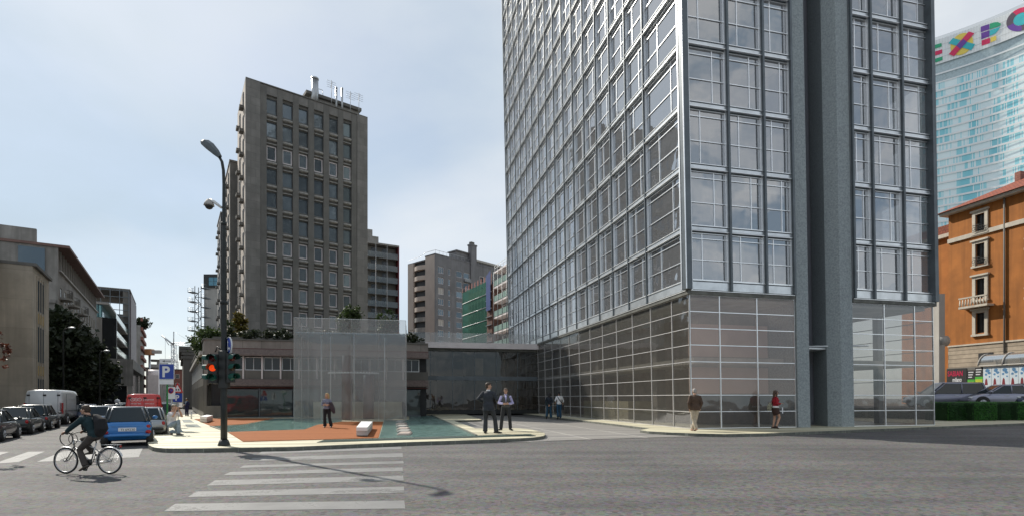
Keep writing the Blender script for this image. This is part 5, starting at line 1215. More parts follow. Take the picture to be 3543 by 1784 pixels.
# hedge blocks, right
hp = [(3262, 3278, 33.2), (3279, 3352, 32.9), (3353, 3458, 33.1), (3459, 3503, 33.6), (3504, 3532, 33.9), (3533, 3640, 34.2)]
nm_ = ['narrow clipped hedge block tight against the tower glass', 'dark clipped hedge block, second from the tower', 'widest clipped hedge block, paler green', 'dark clipped hedge block right of the widest one', 'narrow pale hedge block near the right edge', 'clipped hedge block at the right edge']
for i, (pa, pb, Y) in enumerate(hp):
    xa, xb = WX(pa, Y), WX(pb, Y); off = .25 * (i % 2); H_ = 1.14 - .04 * (i % 2)
    t = thing('hedge_block', nm_[i], 'hedge', (xa, Y - .4 + off, 0), R(14), 'clipped hedge blocks beside the tower')
    wdt = (xb - xa) * 1.0; b = MB(); b.bev(.02, wdt, .06, 1.5, 0, H_ - .04, .08); b.build('core', mat('hedge_core_%d' % (i % 2), (.012, .045, .01), .9, bump=.8, bs=25), t)
    b = MB(); r = random.Random(i); n = int(1500 * wdt)
    for _ in range(min(n, 5200)):
        f = r.random()
        if f < .6: p = Vector((r.uniform(0, wdt), .03 + r.gauss(0, .015), r.uniform(0, H_)))
        elif f < .9: p = Vector((r.uniform(0, wdt), r.uniform(0, 1.5), H_ + r.gauss(0, .015)))
        else: p = Vector((r.choice((0, wdt)) + r.gauss(0, .01), r.uniform(0, 1.5), r.uniform(0, H_)))
        a = Vector((r.uniform(-1, 1), r.uniform(-1, 1), r.uniform(-1, 1))).normalized(); c_ = a.orthogonal().normalized(); s = .035
        b.add([p - a * s, p + c_ * s * .7, p + a * s, p - c_ * s * .7], [(0, 1, 2, 3)])
    b.build('foliage', M['hedge'] if i % 2 == 0 else leafmat('hedge_dark', (.02, .085, .016), .35), t, recalc=False)

# ================================================================= VEHICLES  (forward = +x)
def wheel(parent, x, y, r, w_=.18, rim=None):
    b = MB(); s = 1 if y > 0 else -1
    b.tube([(x, y - w_ / 2, r), (x, y - w_ / 2 + .03, r), (x, y + w_ / 2 - .03, r), (x, y + w_ / 2, r)], [r * .9, r, r, r * .9], 20, 0, True, True); o = b.build('wheel', M['tyre'], parent)
    b = MB(); yo = y + s * (w_ / 2 + .004); b.tube([(x, yo, r), (x, yo + s * .012, r)], [r * .62, r * .5], 14)
    for k in range(5):
        a = k * 2 * math.pi / 5; b.tube([(x, yo + s * .016, r), (x + math.cos(a) * r * .56, yo + s * .016, r + math.sin(a) * r * .56)], .025, 4)
    b.build('rim', M['chrome'], o)
def section(x, zb, zt, hw, top=.86, tum=.0):
    m_ = (zb + zt) / 2
    half = [(hw * .75, zb), (hw * .95, zb + (zt - zb) * .12), (hw, zb + (zt - zb) * .38), (hw, zb + (zt - zb) * .6), (hw * (.97 - tum * .5), zb + (zt - zb) * .85), (hw * (top - tum), zt - (zt - zb) * .03), (hw * (top - tum) * .6, zt)]
    return [(x, y, z) for y, z in half] + [(x, -y, z) for y, z in half[::-1]]
def shell(mb, st, mi=0, **k):
    vs = []; 
    for s_ in st: vs += section(*s_, **k)
    n = 14; m_ = len(st)
    mb.add(vs, [(i * n + j, i * n + (j + 1) % n, (i + 1) * n + (j + 1) % n, (i + 1) * n + j) for i in range(m_ - 1) for j in range(n)] + [tuple(range(n))[::-1], tuple(range((m_ - 1) * n, m_ * n))], mi, True)
glassm = None
def carmat(name, c, metal=.2): return bpy.data.materials.get(name) or mat(name, c, .3, metal, var=.06, coat=.6)
M['carglass'] = panemirror('car_glass', (.025, .035, .04), .0, .04, .2, 0); M['taillight'] = mat('tail_light_red', (.35, .01, .01), .25, var=.1); M['plastic'] = mat('black_plastic', (.02, .02, .02), .6)
M['headlight'] = mat('headlight_glass', (.6, .62, .65), .1, .3)
def car(name, label, x, y, z, yaw, paint, L=3.9, Wd=1.66, H=1.45, kind='hatch', scale=1.0, group=None, cat='car', belt=.9):
    t = thing(name, label, cat, (x, y, z), yaw, group, scale); hw = Wd / 2; l = L / 2; r = .31
    rear = {'hatch': l - .02, 'sedan': l, 'wagon': l, 'micro': l}[kind]
    st = [(-l, .42, belt - .2, hw * .84), (-l + .06, .28, belt - .06, hw * .93), (-l + .3, .2, belt, hw * .98), (-l * .4, .18, belt + .01, hw), (l * .3, .18, belt, hw), (l - .75, .2, belt - .06, hw * .98), (l - .25, .22, belt - .2, hw * .92), (l - .05, .3, belt - .32, hw * .82), (l, .4, belt - .42, hw * .7)]
    b = MB(); shell(b, st); b.build('body', paint, t)
    rx = {'hatch': (-l + .12, -l + .42), 'sedan': (-l + .62, -l + 1.2), 'wagon': (-l + .05, -l + .28), 'micro': (-l + .1, -l + .34)}[kind]
    fx = {'hatch': (l - .95, l - 1.75), 'sedan': (l - 1.0, l - 1.85), 'wagon': (l - 1.0, l - 1.8), 'micro': (l - .42, l - 1.0)}[kind]
    bw, rw = hw * .9, hw * .72
    def outline(x0, x1, w_, z, e): return [(x0, -w_ + e, z), (x0, w_ - e, z), (x0 + e, w_, z), ((x0 + x1) / 2, w_ * 1.01, z), (x1 - e, w_, z), (x1, w_ - e, z), (x1, -w_ + e, z), (x1 - e, -w_, z), ((x0 + x1) / 2, -w_ * 1.01, z), (x0 + e, -w_, z)]
    o1 = outline(rx[0], fx[0], bw, belt - .03, .12); o2 = outline(rx[1], fx[1], rw, H - .05, .12); o3 = outline(rx[1] + .05, fx[1] - .05, rw - .07, H, .12); n = 10
    b = MB(); b.add(o1 + o2, [(i, (i + 1) % n, n + (i + 1) % n, n + i) for i in range(n)]); b.build('windows', M['carglass'], t)
    q = [(a[0] * 1.0, a[1] * 1.015, a[2] - .045) for a in o2]
    b = MB(); b.add(q + [(a[0], a[1] * 1.01, a[2] + .004) for a in o2] + o3, [(i, (i + 1) % n, n + (i + 1) % n, n + i) for i in range(n)] + [(n + i, n + (i + 1) % n, 2 * n + (i + 1) % n, 2 * n + i) for i in range(n)] + [tuple(range(2 * n, 3 * n))], 0, True)
    for i in (1, 2, 4, 5, 6, 7, 9, 0): 
        a, c = Vector(o1[i]), Vector(o2[i]); b.tube([a * 1.005, c * 1.005], .032, 5)
    for sg in (1, -1):
        xm = (rx[0] + fx[0]) / 2 - .1; b.tube([(xm, sg * (bw + .004), belt), (xm - .05, sg * (rw + .006), H - .06)], .04, 5)
    b.build('roof', paint if kind != 'micro' else carmat('paint_gunmetal', (.06, .075, .09), .5), t)
    for sx in (-l + .62 if kind != 'micro' else -l + .42, l - .68 if kind != 'micro' else l - .45):
        for sg in (-1, 1):
            b = MB(); b.tube([(sx, sg * (hw - .2), r + .02), (sx, sg * (hw + .006), r + .02)], r + .06, 20); b.build('wheel_arch', M['plastic'], t); wheel(t, sx, sg * (hw - .07), r)
    for sg in (-1, 1):
        b = MB(); b.ell((-l + .05, sg * hw * .82, belt - .22), (.07, .08, .11 if kind != 'micro' else .07), 8, 6)
        if kind == 'micro': b.ell((-l + .04, sg * hw * .82, belt - .42), (.09, .1, .08), 8, 6)
        b.build('tail_light', M['taillight'], t)
        b = MB(); b.ell((l - .16, sg * hw * .68, belt - .3), (.16, .16, .09), 8, 6); b.build('headlight', M['headlight'], t)
        b = MB(); b.ell((fx[0] - .12, sg * (hw + .1), belt + .06), (.06, .1, .07), 8, 6); b.build('wing_mirror', paint, t)
        b = MB(); b.box(-.35, -.15, sg * (hw + .0) - .01, sg * (hw + .0) + .01, belt - .18, belt - .14); b.build('door_handle', M['chrome'], t)
    b = MB(); b.tube([(-l + .02, -hw * .8, .42), (-l - .06, -hw * .6, .42), (-l - .06, hw * .6, .42), (-l + .02, hw * .8, .42)], (.07, .1), 8); b.build('rear_bumper', paint if kind == 'micro' else M['plastic'], t)
    b = MB(); b.tube([(l - .06, -hw * .7, .36), (l + .03, -hw * .5, .36), (l + .03, hw * .5, .36), (l - .06, hw * .7, .36)], (.07, .09), 8); b.build('front_bumper', M['plastic'], t)
    b = MB(); b.box(-l - .03, -l + .02, -.26, .26, belt - .42, belt - .3) if kind != 'micro' else b.box(-l - .02, -l + .06, -.27, .27, belt - .38, belt - .25); pl_ = b.build('number_plate', M['signwhite'], t)
    if kind == 'micro':
        text_mesh('TI 69230', .12, M['black'], pl_, (-l - .022, .2, belt - .365), (R(90), 0, R(-90)), depth=.002)
        b = MB(); b.box(-l + .0, -l + .12, -hw * .62, hw * .62, belt - .2 - .02, belt - .2); b.build('boot_line', M['plastic'], t)
    return t
def van(name, label, x, y, z, yaw, paint, L=4.9, Wd=1.95, H=2.3, scale=1.0, writing=False):
    t = thing(name, label, 'van', (x, y, z), yaw, None, scale); hw = Wd / 2; l = L / 2
    st = [(-l, .5, H - .08, hw * .93), (-l + .06, .4, H, hw * .97), (-l + .4, .36, H + .02, hw), (.2, .36, H + .03, hw), (l - 1.65, .36, H - .02, hw), (l - 1.3, .36, H - .12, hw), (l - .75, .36, 1.35, hw * .97), (l - .3, .38, 1.1, hw * .93), (l - .06, .42, .98, hw * .85), (l, .5, .8, hw * .78)]
    b = MB(); shell(b, st, tum=.05, top=.93); b.build('body', paint, t)
    b = MB(); b.add([(l - 1.27, -hw * .8, H - .16), (l - 1.27, hw * .8, H - .16), (l - .72, hw * .86, 1.38), (l - .72, -hw * .86, 1.38)], [(0, 1, 2, 3)]); b.build('windscreen', M['carglass'], t)
    for sg in (-1, 1):
        y_ = sg * (hw + .012); b = MB(); b.add([(l - 1.9, y_, 1.3), (l - .95, y_, 1.25), (l - 1.35, y_ * .975, 1.92), (l - 1.85, y_ * .975, 1.95)], [(0, 1, 2, 3)]); b.build('side_window', M['carglass'], t)
        b = MB(); b.box(-l + .0, -l + .06, sg * hw * .93 - .09, sg * hw * .93 + .09, .75, 1.45); b.build('tail_light', M['taillight'], t)
        b = MB(); b.box(l - .98, l - .86, sg * (hw + .12) - .1, sg * (hw + .12) + .1, 1.2, 1.5); b.build('wing_mirror', M['plastic'], t)
        b = MB(); b.ell((l - .14, sg * hw * .75, .85), (.12, .14, .14), 8, 6); b.build('headlight', M['headlight'], t)
        b = MB(); b.box(-l + .7, -l + .715, y_ - .005, y_ + .005, .5, H - .25); b.box(.55, .565, y_ - .005, y_ + .005, .5, H - .25); b.box(-l + .3, l - 1.0, y_ - .006, y_ + .006, .9, .93); b.build('door_seam', M['plastic'], t)
        for sx in (-l + .95, l - .85):
            b = MB(); b.tube([(sx, sg * (hw - .25), .36), (sx, sg * (hw + .016), .36)], .42, 20); b.build('wheel_arch', M['plastic'], t); wheel(t, sx, sg * (hw - .08), .34, .2)
    b = MB(); b.box(-l - .012, -l + .0, -.006, .006, .5, H - .15); b.box(-l - .014, -l + .002, -hw * .75, -hw * .75 + .012, .5, H - .15); b.box(-l - .014, -l + .002, hw * .75 - .012, hw * .75, .5, H - .15); b.build('rear_door_seam', M['plastic'], t)
    for yy, zz_ in ((-.05, 1.95), (hw * .78, 1.95), (hw * .78, .95), (-hw * .78, 1.95)): b = MB(); b.box(-l - .04, -l, yy - .08, yy + .08, zz_ - .05, zz_ + .05); b.build('hinge', M['plastic'], t)
    b = MB(); b.box(-l - .1, -l + .05, -hw * .95, hw * .95, .36, .56); b.build('rear_bumper', M['plastic'], t)
    b = MB(); b.box(-l - .13, -l - .103, -.26, .26, .4, .52); b.build('number_plate', M['signwhite'], t)
    if writing:
        g = MB(); 
        for k in range(3): g.ring((-l - .015, .62 - .19 * k, 1.85), (1, 0, 0), .095, .012, 18, 4)
        lg = g.build('emblem', M['signwhite'], t)
        text_mesh('T', .13, M['signwhite'], lg, (-l - .02, .655, 1.805), (R(90), 0, R(-90)), depth=.003); text_mesh('N', .13, M['signwhite'], lg, (-l - .02, .475, 1.805), (R(90), 0, R(-90)), depth=.003); text_mesh('T', .13, M['signwhite'], lg, (-l - .02, .275, 1.805), (R(90), 0, R(-90)), depth=.003)
        text_mesh('express', .16, M['signwhite'], t, (-l - .02, -.02, 1.8), (R(90), 0, R(-90)), depth=.003)
        text_mesh('199 803 868', .11, M['signwhite'], t, (-l - .02, .72, 1.55), (R(90), 0, R(-90)), depth=.003); text_mesh('www.tnt.it', .12, M['signwhite'], t, (-l - .02, -.02, 1.55), (R(90), 0, R(-90)), depth=.003)
        b = MB(); b.box(-l - .02, -l - .01, .045, .06, 1.74, 1.95); b.build('rule_line', M['signwhite'], t)
    return t
YAW = math.atan2(SD.y, SD.x)
black_p, dk, sil, wht = carmat('paint_black', (.012, .014, .016)), carmat('paint_dark_green', (.02, .03, .03)), carmat('paint_silver', (.32, .34, .36), .6), carmat('paint_white', (.62, .65, .66), 0)
redp, bluep, navy, lil = carmat('paint_red', (.55, .02, .015), 0), carmat('paint_blue', (.02, .165, .45), .1), carmat('paint_navy', (.015, .025, .07)), carmat('paint_grey_lilac', (.26, .26, .33), .4)
# line of right-hand wheels of the left row: shift centre to the left by half a width
def leftrow(s, half): p = Vector((-18.05, 19.1, 0)) + SD * s - SN * half; return p.x, p.y
x, y = leftrow(.6, .62); car('parked_car', 'black saloon parked at the far left frame edge', x, y, RZ, YAW, black_p, 4.1, 1.66, 1.42, 'sedan', .78, 'cars parked on the left of the side street')
x, y = leftrow(5.1, .62); car('parked_car', 'black saloon parked second from the left edge', x, y, RZ, YAW, dk, 4.1, 1.66, 1.45, 'sedan', .78, 'cars parked on the left of the side street')
x, y = leftrow(8.9, .62); car('parked_car', 'dark estate car with pale tailgate glass parked just before the white van', x, y, RZ, YAW, carmat('paint_graphite', (.05, .055, .06), .4), 3.9, 1.66, 1.5, 'hatch', .8, 'cars parked on the left of the side street')
x, y = leftrow(15.2, .85); van('white_van', 'white high roofed delivery van parked beyond the dark cars', x, y, RZ, YAW + R(-6), wht, 4.9, 1.95, 2.28, .86)
car('compact_car', 'small bright blue two seat hatchback seen from behind, with foreign plate', WX(444, 17.6), 17.6, RZ, YAW + R(2), bluep, 2.55, 1.54, 1.46, 'micro', .85, belt=.95)
car('parked_car', 'silver hatchback parked directly behind the blue car', WX(512, 21.6), 21.6, RZ, YAW, sil, 3.8, 1.64, 1.45, 'hatch', .8, 'cars parked on the right of the side street')
van('red_van', 'red courier van with white rear lettering in the side street', WX(497, 28.5), 28.5, RZ, YAW + R(3), redp, 4.9, 1.95, 2.2, .78, True)
for i, (px, Y, pt, lab, kind) in enumerate(((352, 27, sil, 'pale roofed car moving up the street left of the blue car', 'hatch'), (398, 33, dk, 'dark car further up the street beside the red van', 'wagon'), (300, 34, navy, 'dark blue car just past the white van', 'hatch'), (428, 44, sil, 'distant silver car in the side street lane', 'sedan'))):
    car('street_car', lab, WX(px, Y), Y, RZ, YAW, pt, 4.0, 1.66, 1.45, kind, .78, 'cars driving up the side street')
for i, (px, Y, pt, lab) in enumerate(((560, 38, black_p, 'dark parked car just beyond the red van'), (566, 44, sil, 'silver car roof behind the green sign post'), (572, 51, navy, 'far dark car at the end of the right row'))):
    car('parked_car', lab, WX(px, Y), Y, RZ, YAW, pt, 3.9, 1.64, 1.45, 'hatch', .78, 'cars parked on the right of the side street')
# cars on the raised lot
car('estate_car', 'grey lilac estate car behind the hedge beside the tower glass', WX(3268, 40.2), 40.2, LZ, R(168), lil, 4.3, 1.74, 1.6, 'wagon', 1.15)
car('small_hatchback', 'rounded silver lilac hatchback behind the hedge', WX(3440, 38.2), 38.2, LZ, R(165), carmat('paint_pale_lilac', (.34, .34, .42), .4), 3.3, 1.6, 1.42, 'hatch', 1.15)
car('dark_blue_car', 'dark blue car nosing in at the right frame edge', WX(3560, 38.5), 38.5, LZ, R(196), navy, 4.2, 1.74, 1.45, 'sedan', 1.2)

# ================================================================= STREET FURNITURE
LY = 15.7; LX = WX(775, LY)
t = thing('lamp_post', 'tall dark street lamp post with hooked head at the plaza corner', 'street lamp', (LX, LY, 0), 0)
HT = WZ(640, LY)
b = MB(); b.tube([(0, 0, .02), (0, 0, 1.2), (0, 0, 4.2), (0, 0, HT), (-.015, 0, HT + .42), (-.06, 0, HT + .68), (-.14, 0, HT + .82)], [.092, .087, .068, .045, .042, .04, .04], 12); b.build('pole', M['polemat'], t)
b = MB(); b.tube([(0, 0, .0), (0, 0, .05), (0, 0, .18)], [.17, .16, .11], 12); b.build('base_collar', M['polemat'], t)
b = MB(); b.tube([(0, 0, HT - 1.18), (0, 0, HT - 1.1)], .07, 10); b.tube([(0, 0, 4.15), (0, 0, 4.25)], .1, 10); b.build('joint_ring', M['polemat'], t)
b = MB(); Mh = Matrix.Rotation(R(42), 3, 'Y') @ Matrix.Rotation(R(28), 3, 'X'); hc = Vector((-.34, 0, HT + 1.02)); hk = .72
pts = [(.42, .09, .0, .07), (.2, .17, .03, .15), (-.15, .23, .05, .2), (-.4, .22, .04, .17), (-.5, .15, .02, .11)]
vs = []
for x_, hw_, up_, th_ in pts:
    for yy, zz_ in ((-hw_, 0), (-hw_ * .85, th_ * .5), (-hw_ * .5, th_), (hw_ * .5, th_), (hw_ * .85, th_ * .5), (hw_, 0), (hw_ * .8, -.05), (-hw_ * .8, -.05)): vs.append(hc + Mh @ (Vector((x_, yy, zz_)) * hk))
b.add(vs, [(i * 8 + j, i * 8 + (j + 1) % 8, i * 8 + 8 + (j + 1) % 8, i * 8 + 8 + j) for i in range(4) for j in range(8)] + [tuple(range(8)), tuple(range(32, 40))], 0, False)
lh = b.build('lamp_head', mat('lamp_housing', (.10, .12, .13), .45), t)
b = MB(); b.add([hc + Mh @ (Vector((x_, y_, -.056)) * hk) for x_, y_ in ((.3, -.08), (.3, .08), (-.1, .15), (-.38, .14), (-.38, -.14), (-.1, -.15))], [(0, 1, 2, 3, 4, 5)]); b.build('lens', mat('lamp_lens', (.2, .21, .2), .2), lh)
t = thing('surveillance_camera', 'pale dome camera on a bracket arm fixed to the lamp post', 'camera', (LX, LY, WZ(705, LY)), 0)
b = MB(); b.tube([(-.07, 0, -.12), (-.3, 0, .06), (-.42, 0, .12)], [.035, .045, .04], 6); b.build('bracket', M['alu'], t)
b = MB(); b.tube([(-.44, 0, .12), (-.44, 0, .0), (-.44, 0, -.06)], [.06, .13, .145], 14); b.build('housing', M['lightwall'], t)
b = MB(); b.ell((-.44, 0, -.07), (.11, .11, .1), 14, 8); b.build('dome', M['black'], t)
# direction sign
t = thing('direction_sign', 'oval looking blue sign with white straight on and right arrows on the lamp post', 'road sign', (LX + .16, LY - .06, WZ(1195, LY)), R(-43))
b = MB(); b.tube([(0, 0, 0), (0, .02, 0)], .245, 28); b.build('disc', M['blue'], t)
b = MB(); b.tube([(0, -.002, 0), (0, .022, 0)], .26, 28, caps=False); b.ring((0, -.004, 0), (0, 1, 0), .245, .009, 28, 4); b.build('rim', M['signwhite'], t)
def flat(mb, pts, y): mb.add([(p[0], y, p[1]) for p in pts], [tuple(range(len(pts)))])
b = MB(); flat(b, [(-.05, -.19), (-.012, -.19), (-.012, .08), (-.05, .08)], -.006); flat(b, [(-.075, .08), (.013, .08), (-.031, .19)], -.007); flat(b, [(-.012, -.1), (.05, -.1), (.05, -.06), (.02, -.06), (-.012, -.06)], -.0065); flat(b, [(.05, -.02), (.05, -.15), (.15, -.085)], -.007); b.build('arrows', M['signwhite'], t, recalc=False)
b = MB(); b.box(-.03, .03, .025, .09, -.2, .2); b.build('clamp', M['chrome'], t)
# signal heads
def signal(label, x, y, z, rz, red=False, n_=3, green_hood=False, sc_=1.0):
    t = thing('traffic_light', label, 'traffic light', (x, y, z), rz, 'traffic lights on the lamp post', sc_)
    b = MB(); b.bev(-.13, .13, 0, .2, 0, .86, .03); b.build('housing', M['black'] if not green_hood else M['siggreen'], t)
    for k in range(3):
        zc = .72 - .28 * k; b = MB(); b.tube([(0, -.015, zc), (0, .0, zc)], .095, 18)
        on = red and k == 1
        b.build('lamp', (emis('amber_red_glow', (.9, .07, .01), .6) if on else mat('lens_%d' % k, ((.12, .01, .01), (.06, .03, .01), (.01, .1, .07))[k], .2)), t)
        b = MB(); m_ = 12; vs = []
        for d_, r_ in ((0, .112), (-.26, .115)):
            vs += [(r_ * math.cos(math.pi * (-.12 + 1.24 * i / m_)), d_ if i not in (0, m_) else d_ * .6, zc + r_ * math.sin(math.pi * (-.12 + 1.24 * i / m_))) for i in range(m_ + 1)]
        b.add(vs, [(i, i + 1, m_ + 2 + i, m_ + 1 + i) for i in range(m_)], 0, True); b.build('hood', M['siggreen'], t, recalc=False)
    return t
zb = WZ(1322, LY)
signal('traffic light facing left, seen side on with three green hoods', LX - .32, LY - .02, zb - .03, R(-78))
signal('traffic light facing the camera with its middle lamp glowing orange red', LX - .24, LY - .17, zb - .02, R(14), True)
signal('traffic light on the right of the post turned away to the right', LX + .27, LY - .08, zb + .0, R(58))
t = thing('signal_bracket', 'black bracket box holding the three traffic lights on the post', 'bracket', (LX, LY, zb), 0)
b = MB(); b.bev(-.13, .14, -.12, .12, -.15, .95, .04); b.build('box', M['black'], t); 
for q in ([(.1, -.05, .02), (.32, -.05, .02)], [(.1, -.05, .84), (.32, -.05, .84)], [(-.05, .02, .94), (-.2, 0, 1.05), (-.25, 0, .9)]): b = MB(); b.tube(q, .022, 6); b.build('arm', M['black'], t)

# parking signs
PY2 = 24.0; t = thing('parking_sign', 'large blue parking sign with white P and an arrow plate above', 'road sign', (WX(577, PY2), PY2, RZ), R(4))
zt_ = WZ(1283, PY2) - RZ
b = MB(); b.box(-.31, .31, -.02, 0, zt_ - .34, zt_ + .32); b.build('panel', M['blue'], t)
b = MB(); b.box(-.33, .33, -.018, -.002, zt_ - .36, zt_ + .34); b.build('border', M['signwhite'], t)
text_mesh('P', .66, M['signwhite'], t, (-.2, -.025, zt_ - .24), (R(90), 0, 0), 'letter', bold=.02)
b = MB(); b.box(-.3, .3, -.02, 0, zt_ + .36, zt_ + .56); pa_ = b.build('arrow_plate', M['signwhite'], t)
b = MB(); flat(b, [(-.18, zt_ + .46), (-.08, zt_ + .5), (-.08, zt_ + .47), (.2, zt_ + .47), (.2, zt_ + .45), (-.08, zt_ + .45), (-.08, zt_ + .42)], -.024); b.build('arrow', M['black'], pa_, recalc=False)
b = MB(); b.box(-.3, .3, -.02, 0, zt_ - .58, zt_ - .38); b.build('lower_plate', M['signwhite'], t)
b = MB(); b.tube([(.0, .04, 0), (.0, .04, zt_ + .56)], .035, 8); b.build('post', mat('green_post', (.02, .2, .05), .5), t)
PY3 = 26.0; t = thing('no_stopping_sign', 'white plate with a round red and blue no stopping sign', 'road sign', (WX(592, PY3), PY3, RZ), 0)
zt_ = WZ(1357, PY3) - RZ
b = MB(); b.box(-.2, .2, -.02, 0, zt_ - .3, zt_ + .28); b.build('plate', M['signwhite'], t); b = MB(); b.ring((0, -.022, zt_ + .1), (0, 1, 0), .12, .022, 18, 4); b.tube([(-.08, -.024, zt_ + .18), (.08, -.024, zt_ + .02)], .014, 4); b.build('red_ring', M['signred'], t); b = MB(); b.tube([(0, -.022, zt_ + .1), (0, -.018, zt_ + .1)], .1, 16); b.build('blue_disc', M['blue'], t)
b = MB(); b.tube([(0, .03, 0), (0, .03, zt_ + .3)], .03, 6); b.build('post', M['chrome'], t)
PY4 = 28.0; t = thing('warning_sign', 'red bordered warning triangle above a small blue P sign', 'road sign', (WX(615, PY4), PY4, RZ), 0)
zt_ = WZ(1345, PY4) - RZ
b = MB(); tr = lambda s: [(-.3 * s, zt_ - .17 * s), (.3 * s, zt_ - .17 * s), (0, zt_ + .35 * s)]
b.add([(x_, 0, z_) for x_, z_ in tr(1)] + [(x_, -.02, z_) for x_, z_ in tr(1)], [(0, 1, 2), (3, 4, 5), (0, 1, 4, 3), (1, 2, 5, 4), (2, 0, 3, 5)]); b.build('triangle', M['signred'], t)
b = MB(); flat(b, tr(.66), -.024); b.build('white_field', M['signwhite'], t, recalc=False); b = MB(); flat(b, [(-.1, zt_ - .06), (-.02, zt_ - .06), (-.05, zt_ + .04), (-.09, zt_ + .03)], -.028); flat(b, [(.02, zt_ - .06), (.12, zt_ - .06), (.08, zt_ + .03), (.04, zt_ + .03)], -.028); b.build('symbol', M['black'], t, recalc=False)
b = MB(); b.box(-.24, .24, -.02, 0, zt_ - .66, zt_ - .22); b.build('panel', M['blue'], t); text_mesh('P', .4, M['signwhite'], t, (-.12, -.025, zt_ - .58), (R(90), 0, 0), 'letter', bold=.01)
b = MB(); b.tube([(0, .03, 0), (0, .03, zt_ + .1)], .03, 6); b.build('post', M['chrome'], t)
# street lamps far left
for px, pyt, Y, lab in ((345, 1212, 48, 'slim street lamp standing in front of the low grey block'), (219, 1133, 40, 'slim street lamp half hidden in the dark trees')):
    X = WX(px, Y); h_ = WZ(pyt, Y) - RZ; t = thing('street_lamp', lab, 'street lamp', (X, Y, RZ), 0, 'slim street lamps along the side street')
    b = MB(); b.tube([(0, 0, 0), (0, 0, h_ - .3), (.12, 0, h_ - .08), (.4, 0, h_)], [.07, .05, .04, .035], 8); b.build('pole', M['polemat'], t); b = MB(); b.ell((.62, 0, h_ + .01), (.3, .12, .07), 10, 6); b.build('lamp_head', M['alu'], t)
# convex mirror-like round street mirror above cars
t = thing('traffic_mirror', 'small round mirror on a short dark post beyond the cyclist', 'mirror', (WX(406, 36), 36, RZ), 0); b = MB(); b.tube([(0, 0, 0), (0, 0, 1.1)], .03, 6); b.build('post', M['black'], t); b = MB(); b.ell((0, 0, WZ(1386, 36) - RZ), (.2, .08, .14), 12, 8); b.build('mirror', M['headlight'], t)
# bench blocks and bollard
def block(label, quad, h_px, z0=0):
    P = [G(*p, z0) for p in quad]; cx_, cy_ = sum(p[0] for p in P) / 4, sum(p[1] for p in P) / 4
    t = thing('bench_block', label, 'bench', (cx_, cy_, z0), 0, 'white block benches on the plaza'); H_ = h_px / FP * P[0][1]
    Q = [(p[0] - cx_, p[1] - cy_) for p in P]
    s_ = [(q[0] * .97, q[1] * .97) for q in Q]
    MB().prism(s_, 0, H_ * .12).build('plinth', M['stone'], t)
    MB().prism(Q, H_ * .121, H_ * .62).build('base', mat('bench_stone', (.5, .49, .47), .6, var=.2, scale=3), t)
    MB().prism([(q[0] * 1.01, q[1] * 1.01) for q in Q], H_ * .622, H_).build('top', mat('bench_white', (.8, .8, .79), .5, var=.05), t)
    return t
block('large white block bench on the orange deck', [(1233, 1508), (1271, 1508.5), (1289, 1482), (1250, 1481)], 32, .02)
block('smaller white block bench at the far left plaza corner', [(692, 1458), (715, 1461.5), (736, 1454), (716, 1451)], 20, .02)
t = thing('bollard', 'slim white bollard between the navy suited man and the far bench', 'bollard', (*G(662, 1447), 0)); b = MB(); b.tube([(0, 0, 0), (0, 0, .46)], .045, 10); b.tube([(0, 0, .461), (0, 0, .5)], [.05, .03], 10); b.build('post', M['signwhite'], t)
# stepping stones in the pool
for i in range(6):
    a = G(1386 + 3 * i, 1458 + 8.6 * i); s_ = .32 - .0 * i
    b = MB(); b.bev(-s_ * .75, s_ * .75, -.62, .62, 0, .1, .04); o = b.build('stepping_stone', M['pinkwall'] if i % 2 else M['bulge'], None, (a[0], a[1], -.02), R(6))
    tag(o, ('stepping stone farthest back in the pool row', 'second stepping stone from the pavilion', 'third stepping stone from the pavilion', 'fourth stepping stone from the pavilion', 'fifth stepping stone from the pavilion', 'stepping stone nearest the front kerb')[i], 'stepping stone', 'stepping stones crossing the pool')
# ================================================================= PEOPLE  (local: facing -y, z up, height 1.75)
SK = mat('skin', (.50, .29, .20), .55, var=.08, scale=20); EYE_M = mat('eye_dark', (.03, .02, .02), .2); LIPM = mat('lip', (.4, .14, .12), .5)
clothm = {}
def cloth(n, c, r=.85):
    if n not in clothm: clothm[n] = mat('cloth_' + n, c, r, var=.22, scale=9, bump=.25, bs=60)
    return clothm[n]
V = Vector
def base_pose():
    return dict(pel=V((0, 0, .93)), waist=V((0, 0, 1.08)), chest=V((0, 0, 1.28)), neck=V((0, .01, 1.46)), head=V((0, -.015, 1.62)),
        hipL=V((.09, 0, .9)), hipR=V((-.09, 0, .9)), kneeL=V((.1, -.02, .49)), kneeR=V((-.1, -.02, .49)), ankL=V((.11, .02, .09)), ankR=V((-.11, .02, .09)),
        toeL=V((.03, -1, 0)), toeR=V((-.03, -1, 0)),
        shL=V((.165, .01, 1.385)), shR=V((-.165, .01, 1.385)), elL=V((.235, .03, 1.12)), elR=V((-.235, .03, 1.12)), wrL=V((.24, -.06, .88)), wrR=V((-.24, -.06, .88)),
        hdL=V((0, -.1, -1)), hdR=V((0, -.1, -1)), hyaw=0, hpitch=0, fem=0, curl=.5)
